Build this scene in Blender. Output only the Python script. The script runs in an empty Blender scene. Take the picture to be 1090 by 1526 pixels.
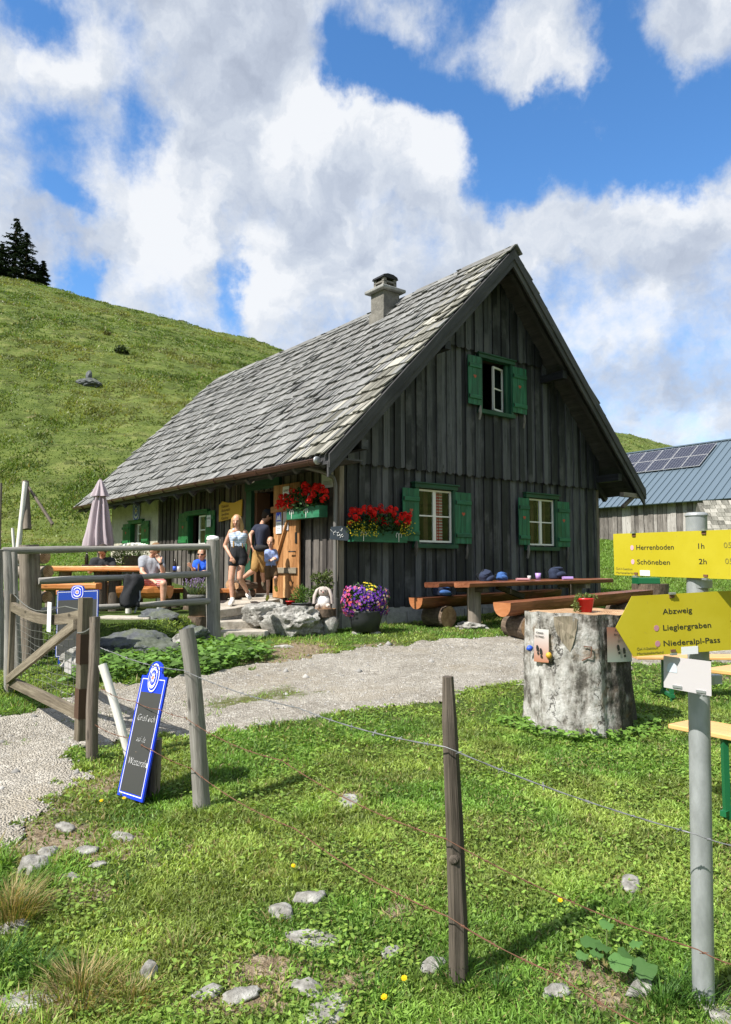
import bpy, bmesh, math, random
import numpy as np
from mathutils import Vector, Matrix, Euler
R=math.radians
random.seed(7); rng=np.random.default_rng(11)
sc=bpy.context.scene
COL=sc.collection
# ---------------- camera ----------------
F=1093.0; CX=545.0; CY=763.0; PITCH=math.atan(82/F); CZ=1.6
cam_d=bpy.data.cameras.new('camera'); cam=bpy.data.objects.new('camera',cam_d); COL.objects.link(cam)
cam.location=(0,0,CZ); cam.rotation_euler=(R(90)+PITCH,0,0)
cam_d.sensor_fit='VERTICAL'; cam_d.sensor_height=24; cam_d.lens=24*F/1526
cam_d.clip_start=.05; cam_d.clip_end=3000
sc.camera=cam
# ---------------- sun and sky ----------------
SUN_AZ=R(233)      # from +Y towards +X
SUN_EL=R(50)
sd=Vector((math.sin(SUN_AZ)*math.cos(SUN_EL),math.cos(SUN_AZ)*math.cos(SUN_EL),math.sin(SUN_EL)))
sl=bpy.data.lights.new('sun','SUN'); sl.energy=5.0; sl.angle=R(.53); sl.color=(1,.955,.88)
so=bpy.data.objects.new('sun',sl); COL.objects.link(so); so.location=(-20,-20,40)
so.rotation_euler=sd.to_track_quat('Z','Y').to_euler()
sc.view_settings.view_transform='Standard'; sc.view_settings.look='None'
sc.view_settings.exposure=.70; sc.view_settings.gamma=1
sc.view_settings.use_curve_mapping=False
sc.render.resolution_x=731; sc.render.resolution_y=1024

sp_,cp_=math.sin(PITCH),math.cos(PITCH)
def ray(px,py):
    u=(px-CX)/F; v=(CY-py)/F
    return Vector((u,cp_-v*sp_,sp_+v*cp_))
def at(px,py,Y):
    d=ray(px,py); t=Y/d.y
    return Vector((d.x*t,Y,CZ+d.z*t))

class NT:
    """tiny node-tree helper"""
    def __init__(s,tree): s.t=tree; tree.nodes.clear()
    def n(s,typ,ins=None,**kw):
        nd=s.t.nodes.new(typ)
        for k,v in kw.items(): setattr(nd,k,v)
        for k,v in (ins or {}).items():
            if isinstance(v,bpy.types.NodeSocket): s.t.links.new(v,nd.inputs[k])
            else: nd.inputs[k].default_value=v
        return nd
    def m(s,op,a,b=0.0,c=None,clamp=False):
        d={0:a,1:b}
        if c is not None: d[2]=c
        return s.n('ShaderNodeMath',d,operation=op,use_clamp=clamp).outputs[0]
    def vm(s,op,a,b=None,out=0):
        d={0:a}
        if b is not None: d[1]=b
        return s.n('ShaderNodeVectorMath',d,operation=op).outputs[out]
    def noise(s,vec,scale,detail=4,rough=.55,out=0,**kw):
        return s.n('ShaderNodeTexNoise',{'Vector':vec,'Scale':scale,'Detail':detail,'Roughness':rough,**kw}).outputs[out]
    def mr(s,x,a,b,c=0.0,d=1.0,smooth=True):
        return s.n('ShaderNodeMapRange',{0:x,1:a,2:b,3:c,4:d},interpolation_type='SMOOTHSTEP' if smooth else 'LINEAR').outputs[0]
    def mix(s,f,a,b,blend='MIX'):
        nd=s.t.nodes.new('ShaderNodeMix'); nd.data_type='RGBA'; nd.blend_type=blend
        for i,v in ((0,f),(6,a),(7,b)):
            if isinstance(v,bpy.types.NodeSocket): s.t.links.new(v,nd.inputs[i])
            else: nd.inputs[i].default_value=v if i==0 else (*v,1)
        return nd.outputs[2]
    def ramp(s,f,stops):
        nd=s.n('ShaderNodeValToRGB',{0:f}); cr=nd.color_ramp
        while len(cr.elements)>1: cr.elements.remove(cr.elements[-1])
        for i,(p,c) in enumerate(stops):
            e=cr.elements[0] if i==0 else cr.elements.new(p)
            e.position=p; e.color=(*c,1)
        return nd.outputs[0]
    def link(s,a,b): s.t.links.new(a,b)

def ae(px,py):
    d=ray(px,py).normalized(); return math.atan2(d.x,d.y),math.asin(d.z)
def build_world():
    w=bpy.data.worlds.new('World'); sc.world=w; w.use_nodes=True
    N=NT(w.node_tree)
    sky=N.n('ShaderNodeTexSky',sky_type='NISHITA'); sky.sun_disc=False
    sky.sun_elevation=SUN_EL; sky.sun_rotation=SUN_AZ; sky.altitude=1300; sky.air_density=1.0; sky.dust_density=.3; sky.ozone_density=2.2
    skyc=N.n('ShaderNodeHueSaturation',{'Saturation':1.22,'Value':1.24,'Color':sky.outputs[0]}).outputs[0]
    d=N.vm('NORMALIZE',N.n('ShaderNodeTexCoord').outputs['Generated'])
    sx=N.n('ShaderNodeSeparateXYZ',{0:d})
    az=N.m('ARCTAN2',sx.outputs[0],sx.outputs[1]); el=N.m('ARCSINE',sx.outputs[2])
    P0=N.n('ShaderNodeCombineXYZ',{0:az,1:el,2:0.0}).outputs[0]
    wn=N.noise(P0,7,6,.6,out=1)
    P=N.vm('ADD',P0,N.vm('MULTIPLY',N.vm('SUBTRACT',wn,(.5,.5,.5)),(.17,.13,0)))
    wn2=N.noise(P0,26,4,.6,out=1)
    P=N.vm('ADD',P,N.vm('MULTIPLY',N.vm('SUBTRACT',wn2,(.5,.5,.5)),(.030,.030,0)))
    def blobs(lst,start):
        acc=start
        for (px,py,rx,ry,amp) in lst:
            a,e=ae(px,py)
            q=N.vm('MULTIPLY',N.vm('SUBTRACT',P,(a,e,0)),(F/rx/1.0,F/ry,0))
            l=N.vm('LENGTH',q,out=1)
            acc=N.m('ADD',acc,N.mr(l,1.5,0.0,0.0,amp))
        return acc
    fb=N.noise(P0,9,9,.62)
    fb2=N.noise(P0,34,6,.65)
    base=N.m('ADD',N.m('ADD',.78,N.m('MULTIPLY',N.m('SUBTRACT',fb,.5),1.5)),N.m('MULTIPLY',N.m('SUBTRACT',fb2,.5),.42))
    dens=blobs([(880,185,215,105,-.95),(640,70,150,95,-.8),(520,110,75,65,-.6),(1010,215,110,75,-.8),(740,230,80,70,-.5),(930,40,60,80,-.6),(640,150,70,35,-.4),
        (40,20,50,30,-.55),(70,195,60,50,-.5),(200,200,60,42,-.5),(100,292,50,26,-.6),(355,420,30,80,-.75),(120,405,32,40,-.7),(215,120,50,50,-.25),
        (765,60,130,50,.60),(850,88,95,34,.45),(1035,45,110,48,.55),(600,18,65,38,.5),(548,55,34,24,.35),(865,160,80,20,.32),(795,122,30,18,.3),
        (445,215,100,75,.8),(560,225,110,60,.65),(660,250,70,60,.5),(360,90,130,140,.5),(1000,320,130,60,.7),(800,345,120,50,.6),(240,320,110,90,.4),(500,400,200,80,.4),(90,110,90,60,.25)],base)
    mask=N.mr(dens,.20,1.0)
    # shading of the cloud: broad light and dark masses + relief from the noise
    relief=N.m('SUBTRACT',N.noise(P,10,7,.58),N.noise(N.vm('ADD',P,(.022,-.03,0)),10,7,.58))
    br=N.m('ADD',.63,N.m('MULTIPLY',relief,1.75))
    br=blobs([(340,90,110,120,-.42),(440,20,70,60,-.2),(470,295,150,38,-.26),(1000,395,120,50,-.32),(760,330,110,40,-.12),(620,420,130,50,-.12),(100,350,80,60,-.25),(60,250,60,40,-.15),(960,570,120,60,-.25),
        (445,190,90,62,.55),(600,200,90,42,.5),(670,250,60,50,.5),(250,300,95,90,.45),(1010,290,100,30,.45),(400,400,50,70,.5),(880,480,120,55,.5),(100,110,110,50,.3),(510,160,50,30,.3),(780,40,80,40,.25),(240,400,90,80,.3)],br)
    ccol=N.ramp(br,[(0,(.42,.47,.57)),(.35,(.52,.575,.675)),(.62,(.64,.69,.77)),(1.0,(.86,.88,.91))])
    # below the horizon the dome is plain ground haze
    b1=N.n('ShaderNodeBackground',{0:skyc,1:.125}); b2=N.n('ShaderNodeBackground',{0:ccol,1:.665})
    ms=N.n('ShaderNodeMixShader',{0:N.m('MULTIPLY',mask,.97),1:b1.outputs[0],2:b2.outputs[0]})
    out=N.n('ShaderNodeOutputWorld'); N.link(ms.outputs[0],out.inputs[0])
build_world()
# ---------------- house frame ----------------
GX=Vector((.792,.6105,0)).normalized(); SX=Vector((-.6105,.792,0)).normalized()
HC=Vector((-.435,12.5,0)); HANG=math.atan2(GX.y,GX.x)
def H(a,b,z=0.0): return HC+GX*a+SX*b+Vector((0,0,z))

# ---------------- scene helpers ----------------
def tag(o,label=None,cat=None,group=None,kind=None):
    if label: o['label']=label
    if cat: o['category']=cat
    if group: o['group']=group
    if kind: o['kind']=kind
    return o
def thing(name,label,cat,loc=(0,0,0),rz=0.0,group=None):
    o=bpy.data.objects.new(name,None); COL.objects.link(o); o.empty_display_size=.2
    o.location=loc; o.rotation_euler=(0,0,rz)
    return tag(o,label,cat,group)

def rotz(v,a): c,s=math.cos(a),math.sin(a); return Vector((v[0]*c-v[1]*s,v[0]*s+v[1]*c,v[2]))
class MB:
    def __init__(s): s.v=[]; s.f=[]; s.g=[]; s.r=[]; s.c=[]; s.mi=[]; s.sm=[]; s.off=Vector((0,0,0))
    def add(s,vs,fs,gs=None,rnd=None,mi=0,smooth=False,col=None):
        n=len(s.v); rnd=random.random() if rnd is None else rnd
        s.v+= [tuple(v) for v in vs]
        s.g+= [tuple(g) for g in (gs if gs is not None else vs)]
        s.r+= [rnd]*len(vs); s.c+= [(*(col or (1,1,1)),1)]*len(vs)
        s.f+= [tuple(i+n for i in f) for f in fs]; s.mi+=[mi]*len(fs); s.sm+=[smooth]*len(fs)
    def box(s,c,size,M=None,ch=0.0,rnd=None,mi=0,jit=0.0,col=None,long=0):
        """box centred at c, local x/y/z sizes, M 3x3 rotation; ch = chamfer of the edges along the long axis"""
        c=Vector(c); M=M or Matrix.Identity(3); h=[x/2 for x in size]
        ax=[long,(long+1)%3,(long+2)%3]
        L,A,B=h[ax[0]],h[ax[1]],h[ax[2]]
        if ch>0: sec=[(A-ch,-B),(A,-B+ch),(A,B-ch),(A-ch,B),(-A+ch,B),(-A,B-ch),(-A,-B+ch),(-A+ch,-B)]
        else: sec=[(A,-B),(A,B),(-A,B),(-A,-B)]
        o=[random.uniform(0,40) for _ in range(3)]
        vs=[];gs=[]
        for t in (-L,L):
            for (p,q) in sec:
                l=[0,0,0]; l[ax[0]]=t;l[ax[1]]=p+random.uniform(-jit,jit);l[ax[2]]=q+random.uniform(-jit,jit)
                vs.append(c+M@Vector(l)); gs.append((t+o[0],p+o[1],q+o[2]))
        n=len(sec); fs=[(i,(i+1)%n,n+(i+1)%n,n+i) for i in range(n)]+[tuple(range(n-1,-1,-1)),tuple(range(n,2*n))]
        s.add(vs,fs,gs,rnd,mi,False,col)
    def bx(s,x0,x1,y0,y1,z0,z1,**k):
        k.setdefault('long',int(np.argmax([x1-x0,y1-y0,z1-z0])))
        s.box(((x0+x1)/2,(y0+y1)/2,(z0+z1)/2),(x1-x0,y1-y0,z1-z0),**k)
    def beam(s,p0,p1,w,h,up=(0,0,1),**k):
        p0=Vector(p0);p1=Vector(p1); x=(p1-p0).normalized(); y=Vector(up).cross(x).normalized(); z=x.cross(y)
        M=Matrix((x,y,z)).transposed()
        s.box((p0+p1)/2,((p1-p0).length,w,h),M=M,**k)
    def tube(s,pts,rad,seg=8,cap=True,rnd=None,mi=0,smooth=True,wob=0.0,col=None,flat=1.0,up=None,capmi=None):
        pts=[Vector(p) for p in pts]; n=len(pts)
        if not hasattr(rad,'__len__'): rad=[rad]*n
        o=[random.uniform(0,40) for _ in range(3)]
        vs=[];gs=[];L=0; u=None
        wb=[1+random.uniform(-wob,wob) for _ in range(seg)]
        for i,p in enumerate(pts):
            t=(pts[min(i+1,n-1)]-pts[max(i-1,0)]).normalized()
            if u is None:
                a=Vector(up) if up else (Vector((0,0,1)) if abs(t.z)<.9 else Vector((1,0,0)))
                u=(a-t*a.dot(t)).normalized()
            else: u=(u-t*u.dot(t)).normalized()
            w=t.cross(u)
            if i: L+=(p-pts[i-1]).length
            for k in range(seg):
                th=2*math.pi*k/seg; r=rad[i]*wb[k]*(1+random.uniform(-wob,wob)*.35)
                vs.append(p+u*math.cos(th)*r*flat+w*math.sin(th)*r); gs.append((L+o[0],math.cos(th)*r+o[1],math.sin(th)*r+o[2]))
        fs=[]
        for i in range(n-1):
            for k in range(seg): fs.append((i*seg+k,i*seg+(k+1)%seg,(i+1)*seg+(k+1)%seg,(i+1)*seg+k))
        s.add(vs,fs,gs,rnd,mi,smooth,col)
        if cap:
            cm=mi if capmi is None else capmi
            for i,rev in ((0,True),(n-1,False)):
                ring=[vs[i*seg+k] for k in range(seg)]; gg=[(0+o[0],(v-pts[i]).dot(Vector((.3,.9,.2)))+o[1],(v-pts[i]).length+o[2]) for v in ring]
                # cap with a centre vertex, local coords are kept for end-grain
                ring2=ring+[pts[i]]; 
                uu=[((v-pts[i]).length*math.cos(2*math.pi*k/seg),(v-pts[i]).length*math.sin(2*math.pi*k/seg),0) for k,v in enumerate(ring)]+[(0,0,0)]
                ff=[((k+1)%seg,k,seg) if rev else (k,(k+1)%seg,seg) for k in range(seg)]
                s.add(ring2,ff,uu,rnd,cm,False,col)
    def lathe(s,c,prof,seg=20,mi=0,rnd=None,smooth=True,col=None,M=None):
        c=Vector(c); M=M or Matrix.Identity(3); vs=[];fs=[]
        for (r,z) in prof:
            for k in range(seg):
                th=2*math.pi*k/seg; vs.append(c+M@Vector((r*math.cos(th),r*math.sin(th),z)))
        for i in range(len(prof)-1):
            for k in range(seg): fs.append((i*seg+k,i*seg+(k+1)%seg,(i+1)*seg+(k+1)%seg,(i+1)*seg+k))
        s.add(vs,fs,None,rnd,mi,smooth,col)
    def ball(s,c,r,seg=8,rings=6,mi=0,rnd=None,col=None,M=None,noise=0.0,smooth=True):
        c=Vector(c); M=M or Matrix.Identity(3)
        if not hasattr(r,'__len__'): r=(r,r,r)
        vs=[c+M@Vector((0,0,-r[2]))];fs=[]
        for i in range(1,rings):
            ph=-math.pi/2+math.pi*i/rings
            for k in range(seg):
                th=2*math.pi*k/seg; q=1+random.uniform(-noise,noise)
                vs.append(c+M@Vector((r[0]*math.cos(ph)*math.cos(th)*q,r[1]*math.cos(ph)*math.sin(th)*q,r[2]*math.sin(ph)*q)))
        vs.append(c+M@Vector((0,0,r[2]))); e=len(vs)-1
        for k in range(seg):
            fs.append((0,1+(k+1)%seg,1+k)); b=1+(rings-2)*seg; fs.append((b+k,b+(k+1)%seg,e))
        for i in range(rings-2):
            for k in range(seg): fs.append((1+i*seg+k,1+i*seg+(k+1)%seg,1+(i+1)*seg+(k+1)%seg,1+(i+1)*seg+k))
        s.add(vs,fs,None,rnd,mi,smooth,col)
    def prism(s,poly,origin,ex,ey,ez,depth,mi=0,rnd=None,col=None,smooth=False):
        """polygon (list of 2D) in the plane origin+ex*x+ey*y extruded along ez by depth"""
        o=Vector(origin); ex=Vector(ex);ey=Vector(ey);ez=Vector(ez); n=len(poly)
        vs=[o+ex*x+ey*y for x,y in poly]+[o+ex*x+ey*y+ez*depth for x,y in poly]
        of=[random.uniform(0,40) for _ in range(3)]
        gs=[(y+of[0],x+of[1],of[2]) for x,y in poly]+[(y+of[0],x+of[1],depth+of[2]) for x,y in poly]
        # outward orientation check
        ar=sum(poly[i][0]*poly[(i+1)%n][1]-poly[(i+1)%n][0]*poly[i][1] for i in range(n))
        if ar*ex.cross(ey).dot(ez)<0: s_=1
        else: s_=-1
        a=tuple(range(n)); b=tuple(range(n,2*n))
        fs=[a[::-1] if s_<0 else a, b if s_<0 else b[::-1]]
        for i in range(n):
            j=(i+1)%n; q=(i,j,n+j,n+i); fs.append(q if s_<0 else q[::-1])
        s.add(vs,fs,gs,rnd,mi,smooth,col)
    def leaf(s,p,d,nrm,L,W,col=None,mi=0,rnd=None,bend=.15):
        """pointed leaf: base p, direction d, normal nrm"""
        d=Vector(d).normalized(); nrm=Vector(nrm); sd_=d.cross(nrm)
        if sd_.length<1e-4: sd_=d.orthogonal()
        sd_.normalize(); up=sd_.cross(d)
        p=Vector(p)
        vs=[p,p+d*L*.45+sd_*W/2+up*L*bend*.3,p+d*L-up*L*bend,p+d*L*.45-sd_*W/2+up*L*bend*.3]
        s.add(vs,[(0,1,2,3)],None,rnd,mi,False,col)
    def build(s,name,mat,parent=None,loc=None,bevel=0.0,recalc=False,M=None):
        me=bpy.data.meshes.new(name)
        me.from_pydata(s.v,[],s.f)
        a=me.attributes.new('g','FLOAT_VECTOR','POINT'); a.data.foreach_set('vector',np.array(s.g,dtype=np.float32).ravel())
        a=me.attributes.new('rnd','FLOAT','POINT'); a.data.foreach_set('value',np.array(s.r,dtype=np.float32))
        a=me.attributes.new('col','FLOAT_COLOR','POINT'); a.data.foreach_set('color',np.array(s.c,dtype=np.float32).ravel())
        me.polygons.foreach_set('material_index',s.mi); me.polygons.foreach_set('use_smooth',s.sm)
        for m in (mat if isinstance(mat,(list,tuple)) else [mat]): me.materials.append(m)
        me.update()
        if recalc:
            bm=bmesh.new(); bm.from_mesh(me); bmesh.ops.recalc_face_normals(bm,faces=bm.faces); bm.to_mesh(me); bm.free()
        o=bpy.data.objects.new(name,me); COL.objects.link(o)
        if parent: o.parent=parent
        if loc is not None: o.location=loc
        if bevel:
            b=o.modifiers.new('bevel','BEVEL'); b.width=bevel; b.segments=2; b.limit_method='ANGLE'; b.angle_limit=R(40)
        return o
def copy_tree(o,parent=None):
    c=o.copy(); COL.objects.link(c)
    if parent: c.parent=parent
    for ch in list(o.children): copy_tree(ch,c)
    return c
def evalmesh(o):
    bpy.context.view_layer.update()
    dg=bpy.context.evaluated_depsgraph_get(); return bpy.data.meshes.new_from_object(o.evaluated_get(dg))
def text(parent,name,body,size,M4,mat,align='LEFT',shear=0.0,depth=.0008,off=0.0,sx=1.0,space=1.0,fit=None):
    cu=bpy.data.curves.new(name,'FONT'); cu.body=body; cu.size=size; cu.align_x=align; cu.shear=shear; cu.extrude=depth; cu.offset=off; cu.resolution_u=3; cu.space_character=space
    t=bpy.data.objects.new('tmp_text',cu); COL.objects.link(t)
    me=evalmesh(t); bpy.data.objects.remove(t); me.name=name
    if fit and len(me.vertices):
        xs=[v.co.x for v in me.vertices]; w_=max(xs)-min(xs); sx=fit/w_; me.transform(Matrix.Translation((-min(xs),0,0)))
    me.transform(M4@Matrix.Diagonal((sx,1,1,1))); me.materials.clear(); me.materials.append(mat)
    o=bpy.data.objects.new(name,me); COL.objects.link(o)
    if parent: o.parent=parent
    return o
def frame4(origin,ex,ey):
    ex=Vector(ex).normalized(); ey=Vector(ey); ey=(ey-ex*ey.dot(ex)).normalized(); ez=ex.cross(ey)
    M=Matrix((ex,ey,ez)).transposed().to_4x4(); M.translation=Vector(origin); return M
# ---------------- materials ----------------
def pmat(name,col=(.5,.5,.5),rough=.6,metal=0.0,spec=.5,build=None,**kw):
    m=bpy.data.materials.new(name); m.use_nodes=True; N=NT(m.node_tree)
    b=N.n('ShaderNodeBsdfPrincipled',{'Base Color':(*col,1),'Roughness':rough,'Metallic':metal,'Specular IOR Level':spec})
    for k,v in kw.items(): b.inputs[k.replace('_',' ')].default_value=v
    o=N.n('ShaderNodeOutputMaterial'); N.link(b.outputs[0],o.inputs[0])
    if build: build(N,b,o)
    return m
def attr(N,name,kind='Vector'): return N.n('ShaderNodeAttribute',attribute_name=name).outputs[kind]
def bump(N,b,h,strength=.5,dist=.01):
    bm_=N.n('ShaderNodeBump',{'Height':h,'Strength':strength,'Distance':dist}); N.link(bm_.outputs[0],b.inputs['Normal'])
def wood(name,dark,mid,light,gs=22.0,rough=.75,var=.5,bstr=.6,knots=True,spec=.3,stain=None,streak=.35,coat=0.0,cracks=.6):
    def bd(N,b,o):
        g=attr(N,'g'); r=attr(N,'rnd','Fac')
        q=N.vm('MULTIPLY',g,(1.3,gs,gs))
        n1=N.noise(q,1.0,5,.65,Distortion=.6)
        q2=N.vm('MULTIPLY',g,(7,gs*7,gs*7)); n2=N.noise(q2,1.0,3,.6)
        n3=N.noise(g,1.7,4,.6)
        f=N.m('ADD',N.m('MULTIPLY',n1,1-streak),N.m('MULTIPLY',n2,streak))
        f=N.m('ADD',f,N.m('MULTIPLY',N.m('SUBTRACT',n3,.5),.35))
        f=N.m('ADD',f,N.m('MULTIPLY',N.m('SUBTRACT',r,.5),var))
        crk=N.mr(N.noise(N.vm('MULTIPLY',g,(2.2,gs*3.2,gs*3.2)),1.0,3,.55),.36,.30)
        c=N.ramp(f,[(.25,dark),(.5,mid),(.75,light)])
        if knots:
            vo=N.n('ShaderNodeTexVoronoi',{'Vector':N.vm('MULTIPLY',g,(2.2,7,7)),'Scale':1.0}).outputs['Distance']
            k=N.mr(vo,.05,.13,1,0); c=N.mix(N.m('MULTIPLY',k,.7),c,tuple(x*.35 for x in dark))
        c=N.mix(N.m('MULTIPLY',crk,cracks),c,tuple(x*.3 for x in dark))
        if stain: c=N.mix(N.mr(N.noise(g,stain[1],5,.65),.52,.68),c,stain[0])
        N.link(c,b.inputs['Base Color']); 
        N.link(N.mr(n2,.2,.8,rough-.12,min(1,rough+.15)),b.inputs['Roughness'])
        bump(N,b,N.m('ADD',N.m('MULTIPLY',n1,.6),N.m('MULTIPLY',n2,.5)),bstr,.012)
        if coat: b.inputs['Coat Weight'].default_value=coat
    return pmat(name,mid,rough,spec=spec,build=bd)
M={}
M['dark_board']=wood('dark_weathered_board',(.008,.009,.0115),(.030,.032,.037),(.115,.119,.128),gs=24,rough=.6,var=.42,spec=.45,stain=((.085,.086,.09),.9))
M['dark_trim']=wood('dark_trim',(.03,.03,.033),(.065,.064,.066),(.13,.128,.125),gs=14,rough=.65,var=.2)
M['side_board']=wood('side_weathered_board',(.03,.026,.024),(.075,.066,.06),(.19,.17,.15),gs=16,rough=.75,var=.5,stain=((.16,.14,.12),1.1))
M['grey_wood']=wood('grey_weathered_wood',(.05,.046,.04),(.20,.188,.168),(.37,.355,.325),gs=34,cracks=.85,var=.4,rough=.85)
M['grey_wood2']=wood('brown_grey_post',(.036,.029,.022),(.14,.115,.092),(.30,.26,.215),gs=34,cracks=.85,var=.4,rough=.85)
M['gate_wood']=wood('gate_wood',(.05,.04,.027),(.165,.137,.098),(.31,.27,.20),gs=26,cracks=.8,var=.3,rough=.85)
M['barn_board']=wood('barn_board',(.10,.09,.08),(.23,.21,.19),(.42,.40,.37),gs=10,var=.6,rough=.9)
M['shingle']=wood('roof_shingle',(.065,.065,.064),(.19,.19,.184),(.32,.318,.307),gs=24,var=.15,rough=.9,knots=False,stain=((.14,.135,.125),.45))
M['shingle_l']=wood('roof_shingle_pale',(.09,.087,.072),(.22,.213,.18),(.36,.345,.30),gs=16,var=.5,rough=.9,knots=False)
M['door_wood']=wood('door_wood',(.20,.085,.028),(.44,.22,.09),(.60,.36,.17),gs=10,var=.3,rough=.55,stain=((.36,.16,.06),1.3))
M['orange_wood']=wood('oiled_orange_wood',(.30,.095,.022),(.50,.185,.05),(.66,.30,.10),gs=9,var=.25,rough=.42,spec=.5,streak=.25)
M['red_wood']=wood('oiled_red_brown_wood',(.07,.022,.012),(.17,.058,.027),(.34,.135,.065),gs=10,var=.3,rough=.38,spec=.5,streak=.25)
M['red_wood_end']=wood('red_brown_sawn_end',(.22,.075,.03),(.38,.15,.06),(.5,.22,.1),gs=3,var=.2,rough=.5)
M['beer_wood']=wood('beer_table_wood',(.52,.27,.09),(.66,.37,.14),(.75,.46,.2),gs=6,var=.1,rough=.35,knots=False,streak=.15,bstr=.15)
M['white_birch']=wood('white_birch',(.35,.33,.30),(.68,.66,.61),(.82,.8,.76),gs=7,var=.1,rough=.7,cracks=.3)
def rings(N,b,o):
    g=attr(N,'g'); l=N.vm('LENGTH',g,out=1); n=N.noise(g,9,4,.6)
    w=N.m('SINE',N.m('MULTIPLY',N.m('ADD',l,N.m('MULTIPLY',n,.02)),330))
    c=N.ramp(N.m('ADD',N.m('MULTIPLY',w,.16),n),[(.3,(.17,.085,.038)),(.55,(.42,.25,.125)),(.8,(.58,.4,.24))])
    N.link(c,b.inputs['Base Color']); bump(N,b,w,.25,.003)
M['end_grain']=pmat('end_grain',rough=.8,build=rings)
def bark(N,b,o):
    g=attr(N,'g'); n=N.noise(N.vm('MULTIPLY',g,(9,20,20)),1,6,.7); n2=N.noise(g,5,4)
    N.link(N.ramp(n,[(.3,(.04,.028,.02)),(.55,(.14,.10,.07)),(.75,(.26,.2,.15))]),b.inputs['Base Color']); bump(N,b,n,.8,.02)
M['bark']=pmat('bark',rough=.95,build=bark)
def birchstump(N,b,o):
    tc=N.n('ShaderNodeTexCoord').outputs['Object']
    n=N.noise(tc,5.5,8,.68); n2=N.noise(N.vm('MULTIPLY',tc,(24,24,9)),1,6,.75); n3=N.noise(tc,1.7,3)
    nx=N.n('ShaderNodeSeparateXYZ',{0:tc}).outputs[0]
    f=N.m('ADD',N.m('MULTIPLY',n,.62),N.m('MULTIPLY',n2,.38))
    f=N.m('ADD',f,N.m('MULTIPLY',N.m('SUBTRACT',n3,.5),.25)); f=N.m('SUBTRACT',f,N.mr(nx,-.02,.36,0,.20))  # bark colour darkened toward the right, painting in the side away from the sun
    c=N.ramp(f,[(.32,(.03,.025,.02)),(.41,(.11,.10,.085)),(.47,(.29,.275,.25)),(.57,(.50,.49,.465))])
    c=N.mix(N.m('MULTIPLY',N.mr(N.noise(tc,2.6,5,.7,Distortion=1.0),.55,.70),.65),c,(.20,.125,.06))
    # deep vertical cracks
    v=N.n('ShaderNodeTexVoronoi',{'Vector':N.vm('ADD',N.vm('MULTIPLY',tc,(3.6,3.6,.45)),N.vm('MULTIPLY',N.noise(tc,5,6,.7,out=1),(1.3,1.3,.5))),'Scale':1.0},feature='DISTANCE_TO_EDGE').outputs['Distance']
    ck=N.m('MULTIPLY',N.mr(v,.004,.028,1,0),N.mr(N.noise(tc,3.1,3),.42,.56)); c=N.mix(N.m('MULTIPLY',ck,.8),c,(.03,.022,.016))
    N.link(c,b.inputs['Base Color']); bump(N,b,N.m('SUBTRACT',N.m('ADD',n,N.m('MULTIPLY',n2,.6)),N.m('MULTIPLY',ck,.6)),.9,.03)
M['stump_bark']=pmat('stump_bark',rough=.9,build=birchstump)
def rock_m(name,c1,c2,c3,sc_=4.0,moss=0.0):
    def bd(N,b,o):
        tc=N.n('ShaderNodeTexCoord').outputs['Object']
        n=N.noise(tc,sc_,9,.68); n2=N.noise(tc,sc_*5,6,.7)
        f=N.m('ADD',N.m('MULTIPLY',n,.65),N.m('MULTIPLY',n2,.35)); c=N.ramp(f,[(.36,c1),(.5,c2),(.64,c3)])
        if moss:
            nz=N.n('ShaderNodeSeparateXYZ',{0:N.n('ShaderNodeNewGeometry').outputs['Normal']}).outputs[2]
            c=N.mix(N.m('MULTIPLY',N.mr(nz,.3,.75),N.mr(n,.42,.55,0,moss)),c,(.06,.075,.02))
        N.link(c,b.inputs['Base Color']); bump(N,b,f,.9,.04)
    return pmat(name,c2,.9,build=bd)
M['limestone']=rock_m('limestone',(.09,.083,.07),(.28,.27,.245),(.50,.49,.455),5.0)
M['grey_rock']=rock_m('grey_rock',(.03,.034,.038),(.095,.103,.112),(.25,.26,.27),3.5,.6)
M['flag']=rock_m('flagstone',(.24,.21,.17),(.40,.36,.30),(.52,.49,.43),3.0)
M['concrete']=rock_m('concrete',(.16,.16,.155),(.27,.27,.26),(.36,.355,.34),3.0)
M['chimney']=rock_m('chimney_render',(.10,.095,.085),(.17,.16,.14),(.24,.225,.2),3.0)
def ms(N,b,o):
    tc=N.n('ShaderNodeTexCoord').outputs['Object']; n=N.noise(tc,2.2,6,.6); n2=N.noise(tc,22,4,.6)
    N.link(N.ramp(N.m('ADD',N.m('MULTIPLY',n,.7),N.m('MULTIPLY',n2,.3)),[(.35,(.30,.28,.22)),(.5,(.46,.43,.35)),(.65,(.56,.53,.44))]),b.inputs['Base Color']); bump(N,b,n2,.5,.02)
M['whitewash']=pmat('whitewashed_masonry',rough=.95,build=ms)
def paint(name,c,rough=.5,wear=(.1,.1,.1),amt=.5,sc_=8.0):
    def bd(N,b,o):
        g=attr(N,'g'); n=N.noise(N.vm('MULTIPLY',g,(1,sc_,sc_)),1.5,5,.65); n2=N.noise(g,2.3,4)
        cc=N.mix(N.mr(n,.35,.7),tuple(x*.62 for x in c),tuple(min(1,x*1.25) for x in c)); cc=N.mix(N.m('MULTIPLY',N.mr(n2,.55,.75),amt),cc,wear)
        N.link(cc,b.inputs['Base Color']); bump(N,b,n,.25,.006); N.link(N.mr(n2,.3,.7,rough-.1,rough+.15),b.inputs['Roughness'])
    return pmat(name,c,rough,build=bd)
M['green']=paint('green_shutter_paint',(.018,.14,.07),.5,(.06,.2,.12),.6)
M['green2']=paint('green_side_paint',(.012,.13,.035),.5,(.03,.13,.03),.5)
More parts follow.
